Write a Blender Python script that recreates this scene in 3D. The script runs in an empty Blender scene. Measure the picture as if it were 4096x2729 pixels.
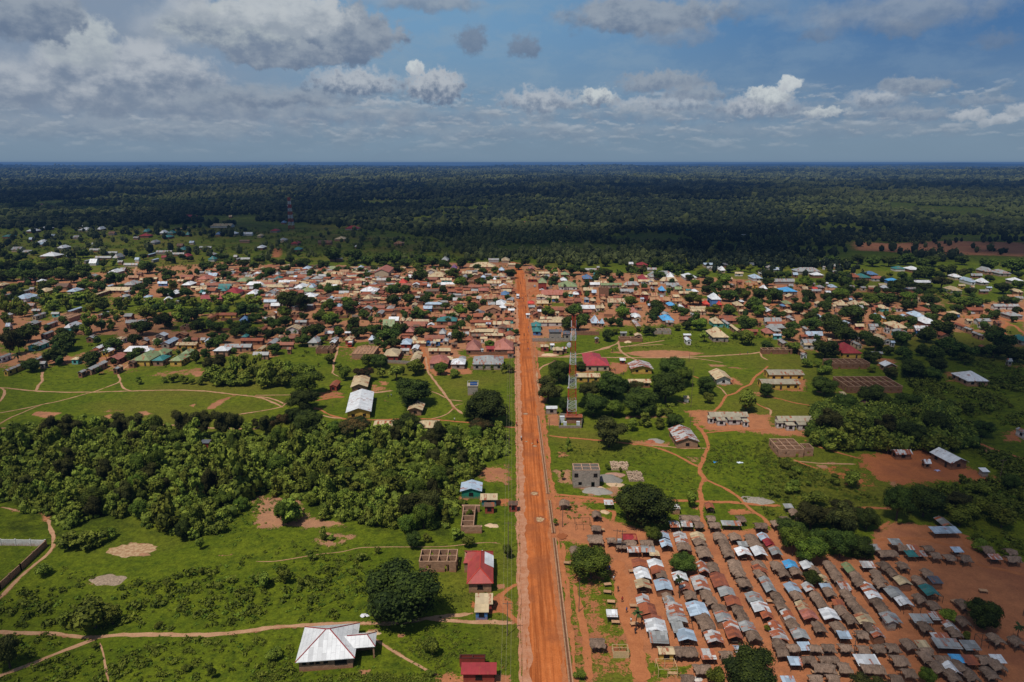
import bpy, bmesh, math, random, re
import numpy as np
from mathutils import Vector, Matrix, noise as mnoise
random.seed(7); rng = np.random.default_rng(7)
R = math.radians
scene = bpy.context.scene
COL = scene.collection
# ------------------------------------------------------------------ camera
CH, F, CX, CY, PITCH = 100.0, 2731.0, 2048.0, 1364.5, R(14.66)
cam_d = bpy.data.cameras.new('camera'); cam = bpy.data.objects.new('camera', cam_d); COL.objects.link(cam)
cam.location = (0, 0, CH); cam.rotation_euler = (R(90) - PITCH, 0, 0)
cam_d.sensor_width = 36; cam_d.lens = 24.0; cam_d.clip_start = 1; cam_d.clip_end = 90000
scene.camera = cam
cP, sP = math.cos(PITCH), math.sin(PITCH)
def gy(py, z=0.0):
    return (CH - z) / math.tan(max(PITCH + math.atan((py - CY) / F), 0.0005))
def dep(Y, z=0.0): return Y * cP + (CH - z) * sP
def gx(px, Y, z=0.0): return (px - CX) * dep(Y, z) / F
def G(px, py, z=0.0):
    Y = gy(py, z); return (gx(px, Y, z), Y)
def proj(X, Y, z=0.0):
    d = Y * cP + (CH - z) * sP; u = (z - CH) * cP + Y * sP
    return CX + F * X / d, CY - F * u / d
TILES = {'A': (0, 1000, 2.941), 'B': (800, 1000, 2.941), 'C': (1600, 1000, 2.941), 'D': (2400, 1000, 2.941), 'E': (3296, 1000, 2.941),
         'F': (0, 1400, 2.2988), 'G': (1024, 1400, 2.2988), 'H': (2048, 1400, 2.2988), 'I': (3072, 1400, 2.2988),
         'J': (0, 2000, 2.1514), 'K': (1024, 2000, 2.1514), 'L': (2048, 2000, 2.1514), 'M': (3072, 2000, 2.1514),
         'N': (0, 600, 1.1494), 'O': (2048, 600, 1.1494), 'S': (0, 0, 1.0), 'Z': (0, 0, 1 / 1.7407), 'Q': (3100, 1000, 3.135)}
def T(t, x, y):
    a = TILES[t]; return (a[0] + x / a[2], a[1] + y / a[2])
# ------------------------------------------------------------------ materials
def new_mat(name):
    m = bpy.data.materials.new(name); m.use_nodes = True; nt = m.node_tree; nt.nodes.clear(); return m, nt
class NB:
    def __init__(s, nt): s.nt = nt; s.n = nt.nodes; s.l = nt.links
    def node(s, t, **k):
        n = s.n.new(t)
        for a, b in k.items(): setattr(n, a, b)
        return n
    def set(s, sock, v):
        if isinstance(v, bpy.types.NodeSocket): s.l.new(v, sock)
        else: sock.default_value = v
    def math(s, op, a, b=0.0, c=None, clamp=False):
        n = s.node('ShaderNodeMath', operation=op, use_clamp=clamp); s.set(n.inputs[0], a); s.set(n.inputs[1], b)
        if c is not None: s.set(n.inputs[2], c)
        return n.outputs[0]
    def vmath(s, op, a, b=(0, 0, 0), scale=None):
        n = s.node('ShaderNodeVectorMath', operation=op); s.set(n.inputs[0], a); s.set(n.inputs[1], b)
        if scale is not None: s.set(n.inputs[3], scale)
        return n.outputs[1] if op in ('LENGTH', 'DISTANCE', 'DOT_PRODUCT') else n.outputs[0]
    def mix(s, f, a, b):
        n = s.node('ShaderNodeMix', data_type='RGBA'); s.set(n.inputs[0], f)
        for i, v in ((6, a), (7, b)):
            if isinstance(v, tuple) and len(v) == 3: v = (*v, 1)
            s.set(n.inputs[i], v)
        return n.outputs[2]
    def mul(s, a, f):
        n = s.node('ShaderNodeMix', data_type='RGBA', blend_type='MULTIPLY'); n.inputs[0].default_value = 1
        if isinstance(a, tuple) and len(a) == 3: a = (*a, 1)
        s.set(n.inputs[6], a); s.set(n.inputs[7], f); return n.outputs[2]
    def rng(s, v, a, b, c=0.0, d=1.0, smooth=False):
        n = s.node('ShaderNodeMapRange'); n.interpolation_type = 'SMOOTHSTEP' if smooth else 'LINEAR'
        s.set(n.inputs[0], v); s.set(n.inputs[1], a); s.set(n.inputs[2], b); s.set(n.inputs[3], c); s.set(n.inputs[4], d); return n.outputs[0]
    def noise(s, vec, scale, detail=3.0, rough=0.55, out=0, dist=0.0):
        n = s.node('ShaderNodeTexNoise'); s.set(n.inputs['Vector'], vec); n.inputs['Scale'].default_value = scale
        n.inputs['Detail'].default_value = detail; n.inputs['Roughness'].default_value = rough; n.inputs['Distortion'].default_value = dist
        return n.outputs[out]
    def mapping(s, vec, loc=(0, 0, 0), rot=(0, 0, 0), sc=(1, 1, 1)):
        n = s.node('ShaderNodeMapping'); s.set(n.inputs[0], vec); n.inputs[1].default_value = loc; n.inputs[2].default_value = rot; n.inputs[3].default_value = sc
        return n.outputs[0]
    def bsdf(s, col, rough=0.9, spec=0.2, metal=0.0, normal=None):
        b = s.node('ShaderNodeBsdfPrincipled')
        if isinstance(col, tuple) and len(col) == 3: col = (*col, 1)
        s.set(b.inputs['Base Color'], col); s.set(b.inputs['Roughness'], rough); b.inputs['Specular IOR Level'].default_value = spec; s.set(b.inputs['Metallic'], metal)
        if normal is not None: s.set(b.inputs['Normal'], normal)
        o = s.node('ShaderNodeOutputMaterial'); s.l.new(b.outputs[0], o.inputs[0]); return b
    def bump(s, h, strength=0.3, dist=0.1):
        n = s.node('ShaderNodeBump'); n.inputs['Strength'].default_value = strength; n.inputs['Distance'].default_value = dist; s.set(n.inputs['Height'], h); return n.outputs[0]
def srgb(r, g, b):
    f = lambda c: (c / 255 / 12.92) if c / 255 <= 0.04045 else ((c / 255 + 0.055) / 1.055) ** 2.4
    return (f(r), f(g), f(b))
_mc = {}
def plain(name, col, rough=0.85, var=0.25, sc=1.5, spec=0.2, metal=0.0):
    if name in _mc: return _mc[name]
    m, nt = new_mat(name); b = NB(nt)
    tc = b.node('ShaderNodeTexCoord').outputs['Object']; oi = b.node('ShaderNodeObjectInfo').outputs['Random']
    v = b.vmath('ADD', tc, b.vmath('SCALE', (13.1, 7.7, 3.3), scale=b.math('MULTIPLY', oi, 9.0)))
    n1 = b.noise(v, sc, 4.0, 0.65)
    f = b.math('ADD', b.rng(n1, 0.25, 0.75, 1 - var, 1 + var), b.rng(oi, 0, 1, -var * .5, var * .5))
    b.bsdf(b.mul(col, f), rough, spec, metal); _mc[name] = m; return m
def wall_mat(name, col, dirt=(0.30, 0.12, 0.05), brick=False):
    if name in _mc: return _mc[name]
    m, nt = new_mat(name); b = NB(nt)
    tcn = b.node('ShaderNodeTexCoord').outputs['Object']; oi = b.node('ShaderNodeObjectInfo').outputs['Random']
    v = b.vmath('ADD', tcn, b.vmath('SCALE', (13.1, 7.7, 3.3), scale=b.math('MULTIPLY', oi, 9.0)))
    sep = b.node('ShaderNodeSeparateXYZ'); b.l.new(tcn, sep.inputs[0])
    c = b.mul(col, b.math('ADD', b.rng(b.noise(v, 1.1, 5.0, 0.7), 0.25, 0.75, 0.75, 1.2), b.rng(oi, 0, 1, -.12, .12)))
    if brick:
        geo = b.node('ShaderNodeNewGeometry'); sn = b.node('ShaderNodeSeparateXYZ'); b.l.new(geo.outputs['True Normal'], sn.inputs[0])
        hx = b.math('ADD', sep.outputs[0], sep.outputs[1])
        cb = b.node('ShaderNodeCombineXYZ'); b.l.new(hx, cb.inputs[0]); b.l.new(sep.outputs[2], cb.inputs[1])
        br = b.node('ShaderNodeTexBrick'); b.l.new(cb.outputs[0], br.inputs['Vector']); br.inputs['Scale'].default_value = 1.0
        br.inputs['Brick Width'].default_value = 0.5; br.inputs['Row Height'].default_value = 0.25; br.inputs['Mortar Size'].default_value = 0.03
        br.inputs['Color1'].default_value = (1.15, 1.15, 1.15, 1); br.inputs['Color2'].default_value = (0.75, 0.75, 0.75, 1); br.inputs['Mortar'].default_value = (0.6, 0.6, 0.6, 1)
        c = b.mul(c, br.outputs[0])
    splash = b.rng(b.math('ADD', sep.outputs[2], b.rng(b.noise(v, 2.5), 0.3, 0.7, -.5, .5)), 0.0, 0.9, 0.65, 0.0)
    c = b.mix(splash, c, dirt)
    b.bsdf(c, 0.9, 0.15); _mc[name] = m; return m
def roof_mat(name, c1, c2=None, rust=0.15, rustcol=(0.20, 0.055, 0.022), sheet=(2.4, 0.9), rough=0.55, spec=0.35, contrast=0.5, metal=0.0):
    if name in _mc: return _mc[name]
    m, nt = new_mat(name); b = NB(nt); c2 = c2 or tuple(x * 0.82 for x in c1)
    tc = b.node('ShaderNodeTexCoord').outputs['Object']; oi = b.node('ShaderNodeObjectInfo').outputs['Random']
    off = b.vmath('SCALE', (17.3, 11.9, 0.0), scale=b.math('MULTIPLY', oi, 11.0))
    v = b.vmath('ADD', tc, off)
    vr = b.mapping(v, rot=(0, 0, R(90)))
    br = b.node('ShaderNodeTexBrick'); b.l.new(vr, br.inputs['Vector']); br.inputs['Scale'].default_value = 1.0
    br.inputs['Brick Width'].default_value = sheet[0]; br.inputs['Row Height'].default_value = sheet[1]; br.inputs['Mortar Size'].default_value = 0.04
    br.inputs['Color1'].default_value = (0, 0, 0, 1); br.inputs['Color2'].default_value = (1, 1, 1, 1); br.inputs['Mortar'].default_value = (0.0, 0.0, 0.0, 1)
    br.inputs['Mortar Smooth'].default_value = 0.3
    fac = br.outputs[0]
    c = b.mix(b.math('MULTIPLY', fac, contrast * 2, clamp=True), c2, c1)
    wn = b.node('ShaderNodeTexWhiteNoise', noise_dimensions='1D')
    b.l.new(b.math('MULTIPLY', fac, 91.7), wn.inputs['W'])
    pn = b.noise(b.mapping(v, sc=(1.6, .35, 1)), 1.2, 5.0, 0.7)
    rf = b.math('ADD', wn.outputs[0], b.rng(pn, 0.3, 0.7, -.35, .35))
    rmask = b.rng(rf, 1.0 - rust - 0.06, 1.0 - rust + 0.10)
    rc = b.mix(b.noise(v, 5.0, 4.0), rustcol, tuple(x * 1.9 for x in rustcol))
    c = b.mix(rmask, c, rc)
    c = b.mul(c, b.math('ADD', b.rng(b.noise(v, 0.45, 4.0, .7), 0.3, 0.7, 0.82, 1.12), b.rng(oi, 0, 1, -.12, .08)))
    wv = b.node('ShaderNodeTexWave', wave_type='BANDS', bands_direction='X'); b.l.new(v, wv.inputs[0]); wv.inputs['Scale'].default_value = 1.6
    nrm = b.bump(wv.outputs[1], 0.25, 0.05)
    b.bsdf(c, rough, spec, metal, nrm); _mc[name] = m; return m
RC = {'w': ((0.74, 0.75, 0.76), .02), 's': ((0.33, 0.335, 0.325), .14), 'l': ((0.42, 0.52, 0.62), .04), 'c': ((0.55, 0.425, 0.25), .14),
      'o': ((0.42, 0.23, 0.11), .35), 'r': ((0.27, 0.085, 0.045), .45), 'b': ((0.14, 0.085, 0.055), .2), 'R': ((0.62, 0.06, 0.035), .03),
      'M': ((0.30, 0.030, 0.035), .04), 'P': ((0.40, 0.145, 0.105), .10), 'G': ((0.24, 0.30, 0.14), .05), 'T': ((0.045, 0.20, 0.19), .03),
      'B': ((0.09, 0.36, 0.66), .03), 'U': ((0.10, 0.20, 0.36), .03), 'd': ((0.10, 0.11, 0.13), .03), 'V': ((0.14, 0.05, 0.16), .02),
      'm': ((0.55, 0.54, 0.52), .50), 'n': ((0.38, 0.33, 0.235), .12)}
CNAME = {'n': 'weathered tan', 'w': 'white', 's': 'grey', 'l': 'pale blue-grey', 'c': 'cream', 'o': 'tan', 'r': 'rust red', 'b': 'brown', 'R': 'bright red', 'M': 'maroon', 'P': 'pink',
         'G': 'pale green', 'T': 'teal', 'B': 'bright blue', 'U': 'dull blue', 'd': 'slate', 'V': 'violet', 'm': 'rust-and-silver', 't': 'thatched'}
def RM(c): return roof_mat('roof_sheet_' + {'m': 'mix'}.get(c, CNAME.get(c, c).replace(' ', '_')), RC[c][0], rust=RC[c][1], rough=0.42 if c in 'wslm' else 0.6)
def RMs(c):  # market stall sheets: more worn
    return roof_mat('stall_sheet_' + CNAME.get(c, c).replace(' ', '_'), RC[c][0], tuple(x * .6 for x in RC[c][0]), rust=min(.5, RC[c][1] + (.0 if c in 'wsl' else .06)), rustcol=(0.24, 0.07, 0.03), rough=0.4, contrast=.6)
WC = {'m': (0.26, 0.13, 0.075), 'g': (0.33, 0.285, 0.235), 'c': (0.46, 0.36, 0.24), 'y': (0.55, 0.34, 0.07), 't': (0.10, 0.38, 0.34), 'u': (0.08, 0.20, 0.42),
      'r': (0.25, 0.045, 0.03), 'w': (0.56, 0.54, 0.50), 'k': (0.38, 0.215, 0.13), 'v': (0.02, 0.17, 0.11), 'p': (0.05, 0.20, 0.20)}
WN = {'m': 'mud', 'g': 'grey block', 'c': 'cream', 'y': 'yellow', 't': 'turquoise', 'u': 'blue', 'r': 'dark red', 'w': 'whitewashed', 'k': 'brick', 'v': 'green', 'p': 'teal'}
def WM(c): return wall_mat('wall_' + WN[c].replace(' ', '_'), WC[c], brick=c in 'kmg')
def dark(): return plain('dark_opening', (0.012, 0.010, 0.009), 0.6, .2)
def wood(): return plain('weathered_wood', (0.10, 0.065, 0.042), 0.9, .35, 3)
def timber(): return plain('sawn_timber', (0.42, 0.24, 0.13), 0.9, .3, 3)
def concrete(): return plain('concrete', (0.42, 0.36, 0.29), 0.9, .25, 2)
def thatch():
    if 'thatch' in _mc: return _mc['thatch']
    m, nt = new_mat('thatch'); b = NB(nt)
    tc = b.node('ShaderNodeTexCoord').outputs['Object']; oi = b.node('ShaderNodeObjectInfo').outputs['Random']
    v = b.vmath('ADD', tc, b.vmath('SCALE', (17.3, 11.9, 0.0), scale=b.math('MULTIPLY', oi, 11.0)))
    n = b.noise(b.mapping(v, sc=(3.5, 0.9, 1)), 2.2, 6.0, 0.75); n2 = b.noise(v, 0.8, 4.0)
    c = b.mix(b.rng(n, 0.3, 0.72), (0.075, 0.045, 0.030), (0.36, 0.25, 0.18))
    c = b.mul(c, b.math('ADD', b.rng(n2, 0.3, 0.7, 0.7, 1.2), b.rng(oi, 0, 1, -.28, .22)))
    b.bsdf(c, 0.95, 0.1, 0, b.bump(n, 0.8, 0.15)); _mc['thatch'] = m; return m
def leaf_mat(name, dark_c, light_c, tip=None):
    if name in _mc: return _mc[name]
    m, nt = new_mat(name); b = NB(nt)
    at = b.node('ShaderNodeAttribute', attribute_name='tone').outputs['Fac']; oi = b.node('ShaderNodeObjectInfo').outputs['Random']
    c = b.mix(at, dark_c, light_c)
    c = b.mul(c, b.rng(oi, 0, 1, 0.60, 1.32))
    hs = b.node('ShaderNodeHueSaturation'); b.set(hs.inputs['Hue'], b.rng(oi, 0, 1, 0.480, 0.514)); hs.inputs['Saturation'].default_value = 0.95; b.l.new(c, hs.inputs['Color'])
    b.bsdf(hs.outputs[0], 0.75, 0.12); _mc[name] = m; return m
# ------------------------------------------------------------------ mesh helpers
def np_mesh(name, verts, tris=None, quads=None, attrs=None, smooth=False):
    me = bpy.data.meshes.new(name); verts = np.asarray(verts, dtype=np.float32)
    me.vertices.add(len(verts)); me.vertices.foreach_set('co', verts.ravel())
    ls, idx = [], []; tot = 0
    if quads is not None and len(quads):
        quads = np.asarray(quads, dtype=np.int32); idx.append(quads.ravel()); ls.append(np.arange(len(quads)) * 4); tot = len(quads) * 4
    if tris is not None and len(tris):
        tris = np.asarray(tris, dtype=np.int32); idx.append(tris.ravel()); ls.append(np.arange(len(tris)) * 3 + tot)
    idx = np.concatenate(idx); ls = np.concatenate(ls).astype(np.int32)
    me.loops.add(len(idx)); me.loops.foreach_set('vertex_index', idx); me.polygons.add(len(ls)); me.polygons.foreach_set('loop_start', ls)
    if attrs:
        for k, v in attrs.items():
            v = np.asarray(v, dtype=np.float32)
            a = me.attributes.new(k, 'FLOAT_COLOR' if v.ndim == 2 else 'FLOAT', 'POINT')
            a.data.foreach_set('color' if v.ndim == 2 else 'value', v.ravel())
    me.update(calc_edges=True)
    me.polygons.foreach_set('use_smooth', np.full(len(ls), smooth)); me.update()
    return me
class MB:
    def __init__(s): s.v = []; s.f = []
    def add(s, vs, fs):
        o = len(s.v); s.v += [tuple(v) for v in vs]; s.f += [tuple(i + o for i in f) for f in fs]
    def box(s, x0, x1, y0, y1, z0, z1):
        s.add([(x0, y0, z0), (x1, y0, z0), (x1, y1, z0), (x0, y1, z0), (x0, y0, z1), (x1, y0, z1), (x1, y1, z1), (x0, y1, z1)],
              [(0, 3, 2, 1), (4, 5, 6, 7), (0, 1, 5, 4), (1, 2, 6, 5), (2, 3, 7, 6), (3, 0, 4, 7)])
    def bar(s, a, b, r, n=4, r2=None):
        a = Vector(a); b = Vector(b); d = (b - a).normalized(); up = Vector((0, 0, 1)) if abs(d.z) < .9 else Vector((1, 0, 0))
        u = d.cross(up).normalized(); w = d.cross(u); r2 = r if r2 is None else r2; vs = []
        for p, rr in ((a, r), (b, r2)):
            for k in range(n):
                t = 2 * math.pi * (k + .5) / n; vs.append(p + u * math.cos(t) * rr + w * math.sin(t) * rr)
        fs = [(k, (k + 1) % n, n + (k + 1) % n, n + k) for k in range(n)] + [tuple(range(n))[::-1], tuple(range(n, 2 * n))]
        s.add(vs, fs)
    def lathe(s, prof, n=12, c=(0, 0)):
        vs = []; fs = []
        for r, z in prof:
            for k in range(n): t = 2 * math.pi * k / n; vs.append((c[0] + r * math.cos(t), c[1] + r * math.sin(t), z))
        for i in range(len(prof) - 1):
            for k in range(n): fs.append((i * n + k, i * n + (k + 1) % n, (i + 1) * n + (k + 1) % n, (i + 1) * n + k))
        fs.append(tuple(range(n))[::-1]); fs.append(tuple(range((len(prof) - 1) * n, len(prof) * n))); s.add(vs, fs)
    def slab(s, pts, th):   # polygon (any plane) with thickness downwards
        n = len(pts); vs = list(pts) + [(p[0], p[1], p[2] - th) for p in pts]
        s.add(vs, [tuple(range(n)), tuple(range(2 * n - 1, n - 1, -1))] + [(k, n + k, n + (k + 1) % n, (k + 1) % n) for k in range(n)])
    def mesh(s, name):
        me = bpy.data.meshes.new(name); me.from_pydata(s.v, [], s.f); me.update(); return me
    def build(s, name, mat, parent=None, loc=None, rot=0):
        return link(name, s.mesh(name), mat, parent, loc, rot)
def link(name, me, mat=None, parent=None, loc=None, rot=0):
    if mat is not None and not me.materials: me.materials.append(mat)
    o = bpy.data.objects.new(name, me); COL.objects.link(o)
    if parent is not None: o.parent = parent
    if loc is not None: o.location = loc if len(loc) == 3 else (*loc, 0)
    o.rotation_euler[2] = rot; return o
AUTO = []   # things that get their label at the end: (object, description, px, py)
def empty(name, x, y, rot=0, z=0):
    o = bpy.data.objects.new(name, None); COL.objects.link(o); o.location = (x, y, z); o.rotation_euler[2] = rot; o.empty_display_size = .5; return o
def tag(o, label, cat, group=None, desc=None):
    o['category'] = cat
    if 'wall' in cat: o['kind'] = 'thing'
    if group: o['group'] = group
    if label: o['label'] = label
    else:
        p = proj(o.location.x, o.location.y, 1.5); AUTO.append((o, desc, p[0], p[1]))
    return o
def struct(o, kind='structure'): o['kind'] = kind; return o
SK = {'hor': (0.180, 0.262, 0.350), 'mid': (0.165, 0.315, 0.49), 'blue': (0.052, 0.155, 0.35), 'veil': (0.235, 0.335, 0.44), 'grey': (0.225, 0.275, 0.36)}
HAZE = 6.5e-5
HZC = (0.046, 0.112, 0.260)
# ------------------------------------------------------------------ terrain height
def hz(X, Y):
    X = np.asarray(X, float); Y = np.asarray(Y, float)
    d = np.hypot(X, Y); k = np.clip((d - 2300) / 6000, 0, 1); k = k * k * (3 - 2 * k)
    h = 16 * np.sin(X / 1900 + 1.3) * np.sin(Y / 1500 + .4) + 12 * np.sin(X / 830 + Y / 2100) + 7 * np.sin(X / 390 - Y / 510 + 2) + 9 * np.sin(Y / 900 + X / 5000)
    far = np.clip((d - 14000) / 12000, 0, 1); az = X / np.maximum(Y, 1)
    hill = far * (55 * np.exp(-((az - .62) / .28) ** 2) + 28 * np.exp(-((az - .25) / .12) ** 2) + 18 * np.exp(-((az + .55) / .2) ** 2) + 10 * np.sin(az * 23) + 6 * np.sin(az * 51 + 1))
    return k * h + hill - k * 12
# ------------------------------------------------------------------ ground masks from outlines given in plan
def fpoly(pts): return np.array([G(*p) for p in pts])
def tp(t, *xy): return [T(t, xy[i], xy[i + 1]) for i in range(0, len(xy), 2)]
def poly_mask(P, X, Y, soft):
    x0, y0 = P.min(0) - soft; x1, y1 = P.max(0) + soft
    sel = np.nonzero((X > x0) & (X < x1) & (Y > y0) & (Y < y1))[0]
    out = np.zeros(len(X), np.float32)
    if not len(sel): return out
    x = X[sel]; y = Y[sel]; inside = np.zeros(len(sel), bool); dmin = np.full(len(sel), 1e9)
    n = len(P)
    for i in range(n):
        ax, ay = P[i]; bx, by = P[(i + 1) % n]
        c = ((ay > y) != (by > y)) & (x < (bx - ax) * (y - ay) / (by - ay + 1e-12) + ax); inside ^= c
        dx, dy = bx - ax, by - ay; t = np.clip(((x - ax) * dx + (y - ay) * dy) / (dx * dx + dy * dy + 1e-9), 0, 1)
        dmin = np.minimum(dmin, np.hypot(x - ax - t * dx, y - ay - t * dy))
    sd = np.where(inside, dmin, -dmin); out[sel] = np.clip(.5 + sd / (2 * soft), 0, 1); return out
def line_mask(P, X, Y, w, soft):
    out = np.zeros(len(X), np.float32); pad = w + soft
    for i in range(len(P) - 1):
        ax, ay = P[i]; bx, by = P[i + 1]
        sel = np.nonzero((X > min(ax, bx) - pad) & (X < max(ax, bx) + pad) & (Y > min(ay, by) - pad) & (Y < max(ay, by) + pad))[0]
        if not len(sel): continue
        x = X[sel]; y = Y[sel]; dx, dy = bx - ax, by - ay; t = np.clip(((x - ax) * dx + (y - ay) * dy) / (dx * dx + dy * dy + 1e-9), 0, 1)
        d = np.hypot(x - ax - t * dx, y - ay - t * dy); out[sel] = np.maximum(out[sel], np.clip(.5 + (w / 2 - d) / (2 * soft), 0, 1))
    return out
TOWN = [(0, 1120), (500, 1075), (900, 1045), (1500, 1070), (1800, 1050), (2060, 1045), (2300, 1080), (2900, 1110), (3500, 1160), (4096, 1190), (4300, 1250), (4096, 1400),
        (3750, 1340), (3450, 1400), (3300, 1420), (3060, 1340), (3000, 1280), (2700, 1310), (2440, 1310), (2380, 1340), (2250, 1370), (2180, 1400), (2060, 1480), (1960, 1480), (1880, 1445),
        (1700, 1470), (1640, 1440), (1400, 1440), (1330, 1370), (1200, 1380), (1080, 1410), (850, 1440), (760, 1430), (620, 1440), (500, 1490), (300, 1480), (0, 1480), (-300, 1480), (-300, 1120)]
SUBURB = [(-200, 920), (600, 905), (1400, 900), (1750, 960), (1850, 1040), (1700, 1110), (-200, 1140)]
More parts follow.
